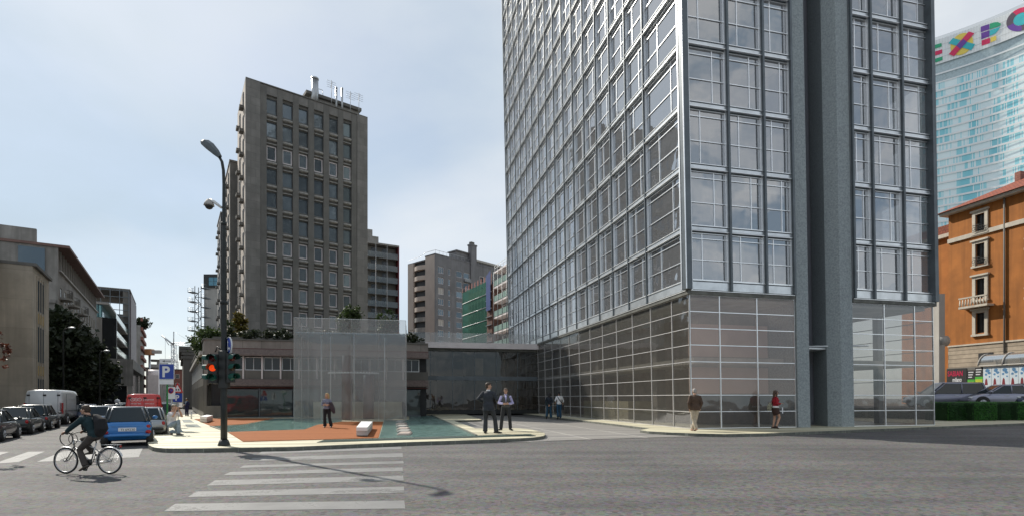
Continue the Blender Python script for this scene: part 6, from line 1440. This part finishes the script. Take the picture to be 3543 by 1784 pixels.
def hand(b, w_, d, side, pn, curl=.5, k=1.0):
    """palm, four unequal bent fingers and a thumb leaving the side of the palm"""
    d = d.normalized(); pn = (pn - d * pn.dot(d)).normalized(); s_ = d.cross(pn) * side
    pc = w_ + d * .05 * k; fr_ = Matrix((s_, pn, d)).transposed()
    b.ell(pc, (.04 * k, .017 * k, .052 * k), 10, 8, 0, fr_)
    for i, L_ in enumerate((.068, .078, .072, .056)):
        o = (i - 1.5) * .0195 * k; a0 = w_ + d * .088 * k + s_ * (-o); dd = d; p = [a0]; an = 0
        for j, f in enumerate((.42, .32, .26)):
            an += curl * (.5, .8, .6)[j]; dd = d * math.cos(an) + pn * math.sin(an); p.append(p[-1] + dd * L_ * f * k)
        b.tube(p, [.0095 * k, .009 * k, .0085 * k, .0075 * k], 7, dome=True)
    t0 = w_ + d * .03 * k + s_ * .03 * k; t1 = t0 + (s_ * .7 + d * .7 + pn * .3).normalized() * .035 * k; t2 = t1 + (s_ * .25 + d * .9 + pn * .45).normalized() * .03 * k
    b.tube([t0, t1, t2], [.012 * k, .0105 * k, .009 * k], 7, dome=True)
def limb(b, pts, rads, n=12): b.tube(pts, rads, n, dome=True)
def person(label, x, y, z, yaw, P, O, scale=1.0, group=None):
    J = base_pose(); J.update(P); t = thing('person', label, 'person', (x, y, z), yaw, group, scale); fem = J['fem']
    Hm = Matrix.Rotation(J['hyaw'], 3, 'Z') @ Matrix.Rotation(J['hpitch'], 3, 'X'); hc = J['head']
    def hp(*a): return hc + Hm @ V(a)
    b = MB()
    sw = .92 if fem else 1.0
    up = (0, 1, 0)
    b.tube([J['pel'] - V((0, 0, .06)), J['pel'], J['waist'], (J['waist'] + J['chest']) / 2, J['chest'], J['neck'] - V((0, 0, .07)), J['neck'] - V((0, 0, .02))], [(.14, .1), (.165, .11), (.125 * sw + .005, .095), (.145 * sw, .105), (.17 * sw, .115), (.13 * sw, .08), (.06, .055)], 16, up=up)
    if fem:
        for s_ in (-1, 1): b.ell(J['chest'] + V((s_ * .07, -.085, .0)), (.06, .05, .055), 10, 8)
    b.tube([J['neck'] - V((0, 0, .05)), J['neck'] + V((0, 0, .04)), hp(0, .01, -.06)], [.06 * sw, .053 * sw, .052 * sw], 12, dome=True)
    b.ell(hp(0, .01, .025), (.074, .094, .09), 14, 10, 0, Hm); b.ell(hp(0, -.03, -.055), (.052, .052, .055), 12, 8, 0, Hm); b.ell(hp(0, -.01, -.02), (.067, .075, .075), 12, 8, 0, Hm)
    b.tube([hp(0, -.083, .02), hp(0, -.1, -.014), hp(0, -.108, -.028)], [.009, .012, .014], 8, dome=True); b.ell(hp(0, -.08, -.06), (.022, .012, .008), 8, 6, 0, Hm); b.ell(hp(0, -.073, -.095), (.02, .018, .016), 8, 6, 0, Hm)
    for s_ in (-1, 1): b.ell(hp(s_ * .074, .012, -.01), (.009, .02, .03), 8, 6, 0, Hm)
    for s_, S in ((1, 'L'), (-1, 'R')):
        h_, k_, a_ = J['hip' + S], J['knee' + S], J['ank' + S]; to = J['toe' + S].normalized()
        limb(b, [h_, h_.lerp(k_, .35), k_, k_.lerp(a_, .3), a_], [.082, .076, .052, .055, .036]); limb(b, [a_ - to * .03 - V((0, 0, .035)), a_ + to * .08 - V((0, 0, .05)), a_ + to * .15 - V((0, 0, .058))], [.034, .034, .024])
        sh, e_, w_ = J['sh' + S], J['el' + S], J['wr' + S]
        limb(b, [sh, sh.lerp(e_, .4), e_, e_.lerp(w_, .35), w_], [.042 * sw, .042 * sw, .035 * sw, .036 * sw, .026 * sw])
        pn = J.get('pn' + S, V((0, -1, .2)) if abs(J['hd' + S].normalized().y) < .8 else V((0, 0, -1)))
        hand(b, w_, J['hd' + S], 1, pn, J['curl'])
    body = remeshed(b, 'body', SK, t, .0085, 1)
    b = MB()
    for s_ in (-1, 1): b.ell(hp(s_ * .03, -.083, .012), (.011, .006, .007), 8, 6)
    b.build('eyes', EYE_M, t)
    b = MB(); b.ell(hp(0, -.0905, -.06), (.019, .005, .006), 8, 6); b.build('lips', LIPM, t)
    # hair
    hm = mat('hair_' + O['hair'], {'brown': (.05, .03, .018), 'blond': (.42, .28, .13), 'black': (.012, .012, .014), 'grey': (.33, .31, .29), 'light': (.2, .14, .09), 'chest': (.07, .04, .025)}[O['hair']], .6, var=.4, scale=25) if 'hair_' + O['hair'] not in bpy.data.materials else bpy.data.materials['hair_' + O['hair']]
    b = MB(); k_ = O.get('hairk', 1.0)
    b.ell(hp(0, .022, .045), (.081 * k_, .096 * k_, .084 * k_), 14, 10, 0, Hm); b.ell(hp(0, .05, .0), (.074 * k_, .07 * k_, .085 * k_), 12, 8, 0, Hm); b.ell(hp(0, -.04, .082), (.06, .045, .032), 10, 6, 0, Hm)
    if O.get('long'):
        Lh = O['long']; b.tube([hp(0, .05, .05), hp(0, .085, -.06), hp(0, .09, -.14), hp(0, .085, -.06 - Lh)], [(.085, .05), (.088, .045), (.085, .035), (.05, .02)], 12, up=(0, 1, 0), dome=True)
        for s_ in (-1, 1): b.tube([hp(s_ * .068, -.01, .06), hp(s_ * .084, .0, -.03), hp(s_ * .085, -.0, -.12), hp(s_ * .075, .02, -.05 - Lh * .8)], [.022, .03, .028, .014], 8, dome=True)
    if O.get('pony'): b.tube([hp(0, .1, .03), hp(0, .135, -.04), hp(0, .12, -.2)], [.03, .032, .012], 8, dome=True)
    remeshed(b, 'hair', hm, t, .011, 2)
    if O.get('glasses'):
        b = MB(); gm_ = O['glasses']
        for s_ in (-1, 1):
            if gm_ == 'sun': b.ell(hp(s_ * .034, -.098, .012), (.03, .008, .021), 10, 6, 0, Hm)
            else: b.ring(hp(s_ * .034, -.1, .012), Hm @ V((0, 1, 0)), .024, .004, 12, 4)
            b.tube([hp(s_ * .062, -.09, .018), hp(s_ * .082, .0, .012)], .004, 4)
        b.tube([hp(-.012, -.102, .016), hp(.012, -.102, .016)], .004, 4); b.build('glasses', M['black'], t)
    # trousers / skirt
    if 'trousers' in O:
        c, key = O['trousers']; b = MB(); e = O.get('flare', 0)
        b.tube([J['pel'] + V((0, 0, .1)), J['pel'], J['pel'] - V((0, 0, .07))], [(.152, .122), (.182, .13), (.17, .12)], 16, up=up)
        for S in 'LR':
            h_, k_, a_ = J['hip' + S], J['knee' + S], J['ank' + S]
            b.tube([h_ + V((0, 0, .02)), h_.lerp(k_, .35), k_, k_.lerp(a_, .4), a_ - (a_ - k_).normalized() * -.015], [.1, .094, .072, .07 + e * .3, .06 + e], 14)
        remeshed(b, 'trousers', cloth(key, c), t, .013, 2)
    if 'skirt' in O:
        c, key = O['skirt']; b = MB(); b.tube([J['pel'] + V((0, 0, .1)), J['pel'], J['hipL'].lerp(J['hipR'], .5) - V((0, 0, .1)), (J['kneeL'] + J['kneeR']) / 2 + V((0, 0, .16))], [(.14, .11), (.18, .135), (.185, .15), (.17, .17)], 18, up=up); remeshed(b, 'skirt', cloth(key, c), t, .014, 2)
    # top
    c, key = O['top']; b = MB(); hem = O.get('hem', .0); ex = O.get('bulk', .014)
    low = J['pel'] - V((0, 0, hem)); fl = O.get('hemw', .0)
    b.tube([low, J['pel'] + V((0, 0, .06)), J['waist'], (J['waist'] + J['chest']) / 2, J['chest'], J['neck'] - V((0, 0, .075)), J['neck'] - V((0, 0, .0))],
           [(.175 + fl, .13 + fl), (.172 + fl * .5 + ex * .4, .125 + ex + fl * .4), (.135 * sw + ex + fl * .3, .105 + ex), (.152 * sw + ex, .113 + ex), (.178 * sw + ex, .122 + ex), (.15 * sw + ex, .092 + ex), (.062, .06)], 18, up=up)
    if fem:
        for s_ in (-1, 1): b.ell(J['chest'] + V((s_ * .07, -.09, .0)), (.066, .056, .06), 10, 8)
    slv = O.get('sleeve', 1.0)
    def sleeves(bb):
        for S in 'LR':
            sh, e_, w_ = J['sh' + S], J['el' + S], J['wr' + S]
            if slv >= 1: bb.tube([sh + (J['chest'] - sh) * .12, sh, sh.lerp(e_, .45), e_, e_.lerp(w_, .4), e_.lerp(w_, .93)], [.06, .066 * sw + ex * .6, .056 * sw + ex * .5, .05 * sw + ex * .5, .047 * sw + ex * .4, .038 + ex * .4], 12, dome=True)
            elif slv > .45: bb.tube([sh + (J['chest'] - sh) * .12, sh, sh.lerp(e_, .45), e_, e_.lerp(w_, .35)], [.06, .062 * sw, .056 * sw, .05 * sw, .046], 12, dome=True)
            else: bb.tube([sh + (J['chest'] - sh) * .12, sh, sh.lerp(e_, .6)], [.06, .066 * sw, .064 * sw], 12, dome=True)
    for S in 'LR': b.tube([J['neck'] - V((0, 0, .05)), (J['neck'] - V((0, 0, .05))).lerp(J['sh' + S], .55), J['sh' + S] + V((0, 0, .004))], [.052, .054, .05], 12, dome=True)
    if not O.get('sleevecol'): sleeves(b)
    remeshed(b, O.get('topname', 'jacket'), cloth(key, c), t, .0125, 2)
    if O.get('sleevecol'): c2, k2 = O['sleevecol']; b = MB(); sleeves(b); b.tube([J['neck'] - V((0, 0, .12)), J['neck'] + V((0, 0, .0))], [(.1, .08), (.062, .062)], 12, up=up); remeshed(b, 'shirt_sleeves', cloth(k2, c2), t, .0125, 2)
    if O.get('collar'):
        c2, k2 = O['collar']; b = MB(); b.tube([J['neck'] - V((0, 0, .03)), J['neck'] + V((0, 0, .035))], [(.07, .07), (.06, .06)], 14, caps=False); n0 = J['neck']
        if O.get('open_'): b.tube([n0 + V((0, -.075, -.03)), J['chest'] + V((0, -.135 - ex * .6, .02)), J['waist'] + V((0, -.118 - ex, .06))], [(.045, .012), (.032, .01), (.006, .008)], 8, up=up)
        b.build('shirt_collar', cloth(k2, c2), t)
    if O.get('band'):
        c2, k2 = O['band']; b = MB(); b.tube([J['pel'] + V((0, 0, .02)), J['pel'] + V((0, 0, .1))], [(.19, .15), (.17, .14)], 18, up=up); b.build('shirt_hem', cloth(k2, c2), t)
    c, key = O.get('shoes', ((.02, .018, .016), 'shoe_black')); 
    for S in 'LR':
        a_ = J['ank' + S]; to = J['toe' + S].normalized(); b = MB(); dn = V((0, 0, -1))
        if abs(to.z) > .3: dn = V((0, 0, -1)) - to * V((0, 0, -1)).dot(to); dn.normalize()
        b.tube([a_ - to * .06 + dn * .045, a_ + to * .0 + dn * .03, a_ + to * .09 + dn * .052, a_ + to * .19 + dn * .062], [(.036, .036), (.044, .05), (.046, .034), (.032, .02)], 10, up=tuple(dn), dome=True)
        b.build('shoe', cloth(key, c, .4), t)
    return t
# --- man in dark suit seen from behind
ym = lambda a: R(a)
gx, gy = G(1690, 1498)
person('man in a dark suit seen from behind, arms bent, talking', gx, gy, 0, R(165), dict(kneeL=V((.11, -.03, .49)), ankL=V((.1, .05, .09)), kneeR=V((-.2, -.1, .5)), ankR=V((-.23, -.16, .09)), hipR=V((-.1, 0, .9)), toeR=V((-.9, -.4, 0)), toeL=V((.1, -1, .0)),
       elL=V((.36, .06, 1.17)), wrL=V((.24, -.14, 1.08)), hdL=V((-.8, -.5, 0)), elR=V((-.3, -.02, 1.16)), wrR=V((-.22, -.24, 1.12)), hdR=V((.6, -.7, .1)), hyaw=R(-62)),
       dict(hair='brown', top=((.028, .032, .042), 'charcoal'), hem=.16, hemw=.03, bulk=.026, collar=((.75, .75, .76), 'white'), trousers=((.032, .034, .04), 'charcoal_trouser'), flare=.022), 2.02 / 1.75)
gx, gy = G(1750, 1487)
person('man in grey waistcoat, lilac shirt and glasses with hands clasped', gx, gy, 0, R(2), dict(kneeL=V((.16, -.03, .49)), ankL=V((.19, .0, .09)), kneeR=V((-.16, -.03, .49)), ankR=V((-.2, .0, .09)), toeL=V((.5, -.9, 0)), toeR=V((-.6, -.8, 0)),
       elL=V((.29, .02, 1.11)), wrL=V((.12, -.22, 1.1)), hdL=V((-.95, -.15, 0)), elR=V((-.29, .02, 1.11)), wrR=V((-.12, -.22, 1.1)), hdR=V((.95, -.15, -.05)), hyaw=R(4)),
       dict(hair='brown', hairk=.97, glasses='clear', top=((.09, .088, .085), 'grey_waistcoat'), topname='waistcoat', hem=-.02, bulk=.012, sleevecol=((.40, .38, .60), 'lilac'), collar=((.40, .38, .60), 'lilac'), open_=1, trousers=((.02, .021, .025), 'black_trouser'), flare=.012), 1.84 / 1.75)
# --- woman on the deck
gx, gy = G(1131, 1477, .02)
person('blond woman in grey blue top and black trousers with folded arms', gx, gy, .02, R(8), dict(fem=1, kneeL=V((.13, -.03, .49)), ankL=V((.22, -.03, .09)), kneeR=V((-.1, -.03, .49)), ankR=V((-.1, .03, .09)), hyaw=R(-28),
       elL=V((.25, -.03, 1.14)), wrL=V((.02, -.2, 1.16)), hdL=V((-1, -.1, .05)), elR=V((-.25, -.02, 1.14)), wrR=V((.0, -.24, 1.13)), hdR=V((1, -.1, .05)), curl=.8),
       dict(hair='blond', long=.16, top=((.19, .20, .27), 'grey_blue'), topname='top', hem=.0, bulk=.008, sleeve=.6, trousers=((.012, .012, .014), 'black_slacks'), flare=.03), 1.62 / 1.75)
t = thing('carried_jacket', 'dark plum jacket hanging over the blond woman\'s arm', 'jacket', (gx + .23, gy - .06, .95), 0)
b = MB(); b.tube([(0, 0, .22), (.03, 0, .1), (.08, 0, -.08), (.12, 0, -.24)], [(.05, .06), (.085, .06), (.1, .06), (.07, .04)], 12, up=(0, 1, 0), dome=True); b.tube([(-.04, -.03, .2), (.0, -.05, .0), (.02, -.05, -.16)], [.04, .045, .03], 8, dome=True); remeshed(b, 'cloth', cloth('plum', (.05, .035, .045)), t, .014, 2)
# --- two women walking away
gx, gy = G(1900, 1446)
person('woman with long dark hair and dark jacket, hands behind her back', gx, gy, 0, R(178), dict(fem=1, kneeL=V((.14, -.02, .5)), ankL=V((.17, .06, .14)), toeL=V((.2, -.6, -.7)), kneeR=V((-.1, -.05, .49)), ankR=V((-.13, -.05, .09)), elL=V((.24, .12, 1.14)), wrL=V((.05, .17, .95)), hdL=V((-.6, .1, -.7)), elR=V((-.24, .12, 1.14)), wrR=V((-.03, .18, .93)), hdR=V((.5, .1, -.8))),
       dict(hair='black', hairk=1.08, long=.24, top=((.015, .022, .035), 'navy_jacket'), hem=.06, bulk=.02, trousers=((.02, .07, .12), 'teal_jeans'), flare=.03), 1.76 / 1.75)
t = thing('shoulder_bag', 'dark shoulder bag on the left hip of the dark haired woman', 'bag', (gx - .2, gy - .2, 1.02), 0); b = MB(); b.bev(-.11, .11, -.05, .05, -.13, .12, .03); b.build('bag_body', cloth('bag_dark', (.012, .025, .03)), t); b = MB(); b.tube([(-.06, 0, .11), (-.02, .05, .3), (.05, .12, .42), (.07, .05, .11)], .012, 5); b.build('strap', cloth('bag_dark', (.012, .025, .03)), t)
gx, gy = G(1935, 1446)
person('woman in white tee and blue jeans walking to the door, dark ponytail', gx, gy, 0, R(186), dict(fem=1, kneeL=V((.1, -.02, .5)), ankL=V((.1, .1, .13)), toeL=V((.1, -.7, -.6)), kneeR=V((-.09, -.06, .49)), ankR=V((-.1, -.1, .09)), elL=V((.27, .0, 1.14)), wrL=V((.22, -.16, 1.08)), elR=V((-.27, .02, 1.14)), wrR=V((-.24, -.1, .92))),
       dict(hair='black', pony=1, top=((.72, .73, .75), 'white_tee'), topname='tee_shirt', hem=.02, bulk=.02, sleeve=.6, trousers=((.02, .07, .13), 'blue_jeans'), flare=.022), 1.86 / 1.75)
t = thing('crossbody_bag', 'dark crossbody bag and strap of the woman in white', 'bag', (gx + .02, gy, 1.0), 0); b = MB(); b.tube([(-.14, -.1, .5), (-.04, -.185, .3), (.17, -.17, .02)], (.022, .008), 6, up=(0, 1, 0)); b.build('strap', cloth('bag_black', (.015, .012, .014)), t); b = MB(); b.bev(.2, .28, -.15, .08, -.42, -.05, .03); b.build('bag_body', cloth('bag_black', (.015, .012, .014)), t)
# --- elderly man in brown jacket
gx, gy = G(2404, 1489)
person('grey haired man in brown jacket and pale trousers walking away, hands in pockets', gx, gy, 0, R(180), dict(kneeL=V((.05, -.03, .49)), ankL=V((-.04, .06, .11)), toeL=V((.1, -.9, -.2)), kneeR=V((-.06, -.08, .49)), ankR=V((.06, -.12, .09)), hipL=V((.09, 0, .88)), elL=V((.255, .05, 1.12)), wrL=V((.2, -.02, .91)), hdL=V((-.2, -.2, -1)), elR=V((-.255, .05, 1.12)), wrR=V((-.2, -.02, .91)), hdR=V((.2, -.2, -1)), neck=V((0, -.0, 1.45)), head=V((.0, -.05, 1.58)), hpitch=R(12)),
       dict(hair='grey', hairk=.97, top=((.075, .045, .03), 'brown_jacket'), hem=.1, hemw=.03, bulk=.035, trousers=((.42, .36, .29), 'stone_trouser'), flare=.012, shoes=((.35, .2, .16), 'tan_shoe')), 1.82 / 1.72)
# --- woman in red
gx, gy = G(2683, 1481)
person('woman in red cardigan and dark mini skirt with sunglasses, walking right', gx, gy, 0, R(88), dict(fem=1, kneeL=V((.08, .0, .49)), ankL=V((.07, .07, .09)), kneeR=V((-.07, -.15, .52)), ankR=V((-.07, -.02, .12)), toeR=V((0, -.8, -.45)), toeL=V((0, -1, 0)), elR=V((-.22, .04, 1.14)), wrR=V((-.17, -.14, 1.13)), hdR=V((0, -.9, .3)), elL=V((.22, .03, 1.14)), wrL=V((.15, -.15, 1.06)), hdL=V((0, -.9, -.1)), curl=.9),
       dict(hair='chest', long=.26, glasses='sun', top=((.32, .008, .02), 'red_cardigan'), topname='cardigan', hem=-.08, bulk=.014, band=((.75, .75, .75), 'white_hem'), skirt=((.05, .025, .02), 'brown_skirt'), shoes=((.05, .025, .02), 'brown_flat')), 1.73 / 1.72)
t = thing('patterned_handbag', 'grey patterned shoulder bag behind the woman in red', 'handbag', (gx - .26, gy - .05, 1.02), 0); b = MB(); b.tube([(0, 0, .14), (-.02, 0, 0), (-.06, 0, -.16)], [(.06, .05), (.12, .07), (.09, .05)], 10, up=(0, 1, 0), dome=True); remeshed(b, 'bag_body', mat('bag_pattern', (.25, .24, .17), .8, var=.9, scale=16), t, .012, 1); b = MB(); b.tube([(-.03, 0, .12), (.1, -.04, .36), (.2, 0, .42), (.1, .06, .1)], .01, 5); b.build('strap', M['bark'], t)
t = thing('folded_paper', 'small white paper in the hand of the woman in red', 'paper', (gx + .25, gy - .12, .88), R(20)); b = MB(); b.add([(0, 0, -.18), (.05, 0, -.19), (.06, .01, .08), (-.02, .0, .1)], [(0, 1, 2, 3)]); b.add([(0, .008, -.18), (.05, .008, -.19), (.06, .018, .08), (-.02, .008, .1)], [(0, 1, 2, 3)]); b.build('sheet', M['signwhite'], t, recalc=False)
# --- kneeling photographer
gx, gy = G(598, 1503)
person('kneeling man in white tee and pale jeans taking a photograph', gx, gy, 0, R(80), dict(pel=V((0, .02, .36)), waist=V((0, .05, .5)), chest=V((0, .04, .7)), neck=V((0, -.0, .86)), head=V((0, -.06, 1.01)), shL=V((.17, .0, .8)), shR=V((-.17, .0, .8)),
       hipL=V((.09, .0, .34)), hipR=V((-.09, .0, .34)), kneeR=V((-.12, -.36, .52)), ankR=V((-.13, -.36, .09)), kneeL=V((.1, -.26, .1)), ankL=V((.1, .16, .12)), toeL=V((0, .3, -.9)), toeR=V((0, -1, 0)),
       elR=V((-.2, -.2, .7)), wrR=V((-.08, -.2, .93)), hdR=V((.2, -.2, .9)), elL=V((.2, -.22, .68)), wrL=V((.06, -.22, .93)), hdL=V((-.2, -.2, .9)), curl=.9, hpitch=R(4)),
       dict(hair='light', hairk=.98, top=((.66, .64, .64), 'pale_tee'), topname='tee_shirt', hem=.02, bulk=.018, sleeve=.3, trousers=((.25, .31, .36), 'pale_jeans'), shoes=((.12, .11, .1), 'grey_shoe')), 1.02)
t = thing('photo_camera', 'black camera held to the eye of the kneeling man', 'camera', (gx + .24, gy + .04, 1.02), R(80)); b = MB(); b.bev(-.06, .06, -.04, .03, -.035, .045, .012); b.build('body', M['black'], t); b = MB(); b.tube([(0, -.04, 0), (0, -.13, 0)], [.03, .034], 12); b.build('lens', M['plastic'], t)
# --- two men behind the plaza
x_, y_ = WX(608, 42), 42
person('man in pale shirt and sunglasses bending towards a phone', x_, y_, RZ, R(52), dict(head=V((0, -.14, 1.54)), neck=V((0, -.07, 1.42)), chest=V((0, -.03, 1.27)), hpitch=R(22), elL=V((.22, -.1, 1.14)), wrL=V((.1, -.3, 1.2)), hdL=V((-.3, -.8, .2)), elR=V((-.22, -.1, 1.14)), wrR=V((-.1, -.3, 1.2)), hdR=V((.3, -.8, .2)), curl=.8),
       dict(hair='black', glasses='sun', top=((.45, .52, .52), 'pale_shirt'), topname='shirt', hem=.02, bulk=.02, sleeve=1, trousers=((.03, .03, .035), 'black_trouser')), .84)
x_ = WX(652, 42)
person('man in navy suit and pale shirt looking down at his phone', x_, y_ - .2, RZ, R(-12), dict(hpitch=R(20), elL=V((.26, .0, 1.13)), wrL=V((.07, -.26, 1.13)), hdL=V((-.4, -.8, .2)), elR=V((-.26, .0, 1.13)), wrR=V((-.07, -.26, 1.13)), hdR=V((.4, -.8, .2)), curl=.8),
       dict(hair='brown', glasses='sun', top=((.02, .02, .075), 'navy_suit'), hem=.14, hemw=.02, bulk=.026, collar=((.3, .45, .55), 'sky_shirt'), open_=1, trousers=((.02, .02, .06), 'navy_trouser')), .86)
x_ = WX(689, 41)
person('distant figure in dark red coat by the podium corner', x_, 43.5, RZ, R(150), dict(), dict(hair='grey', top=((.10, .012, .02), 'dark_red_coat'), hem=.3, hemw=.03, bulk=.03, trousers=((.02, .015, .02), 'dark_trouser')), .8)
# --- bicycle and rider (travelling to the left: forward = -x)
BS = .79; BY = 10.7; BX = WX(305, BY)
bk = thing('bicycle', 'silver city bicycle with chrome mudguards and rear rack ridden across the road', 'bicycle', (BX, BY, RZ), R(-4), None, BS)
r_ = .335; wf, wr_ = (-.6, 0, r_), (.58, 0, r_)
chr_, blk = M['chrome'], M['black']
for nm, c in (('front_wheel', wf), ('rear_wheel', wr_)):
    b = MB(); b.ring(c, (0, 1, 0), r_ - .018, .018, 36, 8); o = b.build('wheel', M['tyre'], bk)
    b = MB(); b.ring(c, (0, 1, 0), r_ - .045, .012, 36, 6); b.build('rim', chr_, o)
    b = MB(); b.tube([(c[0], -.05, c[2]), (c[0], .05, c[2])], .025, 8)
    for k in range(28):
        a = k * 2 * math.pi / 28; s_ = .02 if k % 2 else -.02; b.tube([(c[0] + .02 * math.cos(a + .8), s_, c[2] + .02 * math.sin(a + .8)), (c[0] + (r_ - .05) * math.cos(a), 0, c[2] + (r_ - .05) * math.sin(a))], .0016, 3)
    b.build('spokes', chr_, o)
b = MB(); bb, st_, hd, hd2 = (.08, 0, .3), (.22, 0, .78), (-.4, 0, .86), (-.37, 0, .68)
b.tube([hd2, bb], .019, 8); b.tube([hd, (-.2, 0, .82), (.0, 0, .72), (.17, 0, .66)], .016, 8); b.tube([bb, st_], .016, 8); b.tube([hd, hd2], .022, 8)
for s_ in (-.05, .05): b.tube([bb, (wr_[0], s_, wr_[2])], .009, 6); b.tube([(.17, 0, .66), (wr_[0], s_, wr_[2])], .008, 6)
b.build('frame', mat('bike_silver', (.5, .5, .5), .3, .6), bk)
b = MB()
for s_ in (-.045, .045): b.tube([(-.37, s_ * .5, .68), (-.45, s_, .5), (-.55, s_, .36), (wf[0], s_, wf[2])], [.014, .012, .01, .009], 6)
b.tube([(-.37, 0, .68), (-.42, 0, .95)], .013, 6); b.build('fork', blk, bk)
b = MB(); b.tube([(-.4, 0, .98), (-.44, 0, 1.03), (-.42, 0, 1.05)], .014, 6); b.tube([(-.3, .29, 1.03), (-.4, .25, 1.06), (-.45, .1, 1.03), (-.44, 0, 1.02), (-.45, -.1, 1.03), (-.4, -.25, 1.06), (-.3, -.29, 1.03)], .012, 8); b.tube([(-.28, .29, 1.03), (-.4, .27, 1.05)], .018, 6); b.tube([(-.28, -.29, 1.03), (-.4, -.27, 1.05)], .018, 6); b.build('handlebar', blk, bk)
b = MB(); b.tube([(.26, 0, .9), (.2, 0, .91), (.06, 0, .9)], [(.09, .035), (.085, .03), (.02, .02)], 10, up=(0, 0, 1), dome=True); b.tube([(.22, 0, .78), (.2, 0, .9)], .013, 6); b.build('saddle', blk, bk)
def guard(c, a0, a1):
    b = MB(); n = 16
    vs = []
    for i in range(n + 1):
        a = a0 + (a1 - a0) * i / n
        for s_ in (-.028, 0, .028): rr_ = r_ + (.03 if s_ == 0 else .018); vs.append((c[0] + rr_ * math.cos(a), s_, c[2] + rr_ * math.sin(a)))
    b.add(vs, [(i * 3 + j, i * 3 + j + 1, i * 3 + 4 + j, i * 3 + 3 + j) for i in range(n) for j in (0, 1)], 0, True); return b.build('mudguard', M['alu'], bk, recalc=False)
guard(wr_, R(20), R(200)); guard(wf, R(65), R(110))
b = MB(); b.box(.4, .86, -.06, -.05, .74, .75); b.box(.4, .86, .05, .06, .74, .75); [b.box(.42 + .1 * i, .43 + .1 * i, -.05, .05, .741, .749) for i in range(5)]; b.tube([(.75, .055, .74), (.6, .05, .36)], .006, 4); b.tube([(.75, -.055, .74), (.6, -.05, .36)], .006, 4); b.build('rear_rack', chr_, bk)
b = MB(); b.ell((.87, 0, .7), (.02, .04, .03), 8, 6); b.build('rear_reflector', M['taillight'], bk)
b = MB(); b.tube([(.08, -.05, .3), (.08, -.07, .3)], .085, 20); b.tube([(.08, -.07, .3), (.06, -.09, .14)], .01, 5); b.tube([(.08, .07, .3), (.1, .09, .46)], .01, 5); b.tube([(.0, -.14, .13), (.1, -.14, .13)], (.03, .012), 6); b.tube([(.06, .14, .47), (.16, .14, .47)], (.03, .012), 6); b.tube([(.08, -.06, .22), (.58, -.05, .31)], .006, 4); b.tube([(.08, -.06, .38), (.58, -.05, .36)], .006, 4); b.build('crankset', blk, bk)
t = thing('cable_lock_loop', 'black steering lock ring hanging from the bicycle handlebar', 'bicycle lock', (BX - .5 * BS, BY - .05, RZ + .9 * BS), R(-4), None, BS); b = MB(); b.ring((0, 0, 0), (0, 1, .05), .17, .012, 24, 6); b.ring((.16, .02, -.01), (.1, 1, 0), .13, .008, 24, 5); b.build('ring', M['black'], t)
# rider: local frame faces -y, rotate so that -y -> -x
person('cyclist in dark teal jacket and sunglasses with a black backpack, riding left', BX, BY, RZ, R(-94), dict(pel=V((0, .2, .97)), waist=V((0, .17, 1.1)), chest=V((0, .07, 1.3)), neck=V((0, -.0, 1.47)), head=V((0, -.08, 1.62)), shL=V((.17, .02, 1.41)), shR=V((-.17, .02, 1.41)),
       hipL=V((.09, .18, .93)), hipR=V((-.09, .18, .93)), kneeL=V((.1, -.14, .62)), ankL=V((.14, .05, .24)), toeL=V((0, -.9, -.4)), kneeR=V((-.1, -.24, .86)), ankR=V((-.14, -.02, .57)), toeR=V((0, -1, -.1)),
       elL=V((.25, -.18, 1.22)), wrL=V((.26, -.33, 1.09)), hdL=V((.05, -.95, -.25)), elR=V((-.25, -.18, 1.22)), wrR=V((-.26, -.33, 1.09)), hdR=V((-.05, -.95, -.25)), pnL=V((0, -.2, -1)), pnR=V((0, -.2, -1)), curl=1.1, hyaw=R(10)),
       dict(hair='brown', hairk=1.06, glasses='sun', top=((.008, .03, .037), 'teal_jacket'), hem=.04, bulk=.032, trousers=((.06, .05, .045), 'dark_chino'), flare=.01, shoes=((.07, .06, .05), 'brown_shoe')), BS)
t = thing('backpack', 'large black backpack on the cyclist\'s back', 'backpack', (BX, BY, RZ), R(-94), None, BS)
b = MB(); b.tube([(0, .3, 1.02), (0, .36, 1.15), (0, .32, 1.35), (0, .22, 1.46)], [(.14, .1), (.165, .13), (.16, .12), (.1, .06)], 14, up=(0, 1, .2), dome=True); remeshed(b, 'pack', cloth('black_pack', (.012, .012, .014)), t, .018, 2)
b = MB()
for s_ in (-1, 1): b.tube([(s_ * .1, .22, 1.45), (s_ * .11, .04, 1.5), (s_ * .12, -.09, 1.36), (s_ * .15, .05, 1.15), (s_ * .14, .22, 1.1)], .018, 6)
b.build('straps', cloth('black_pack', (.012, .012, .014)), t)
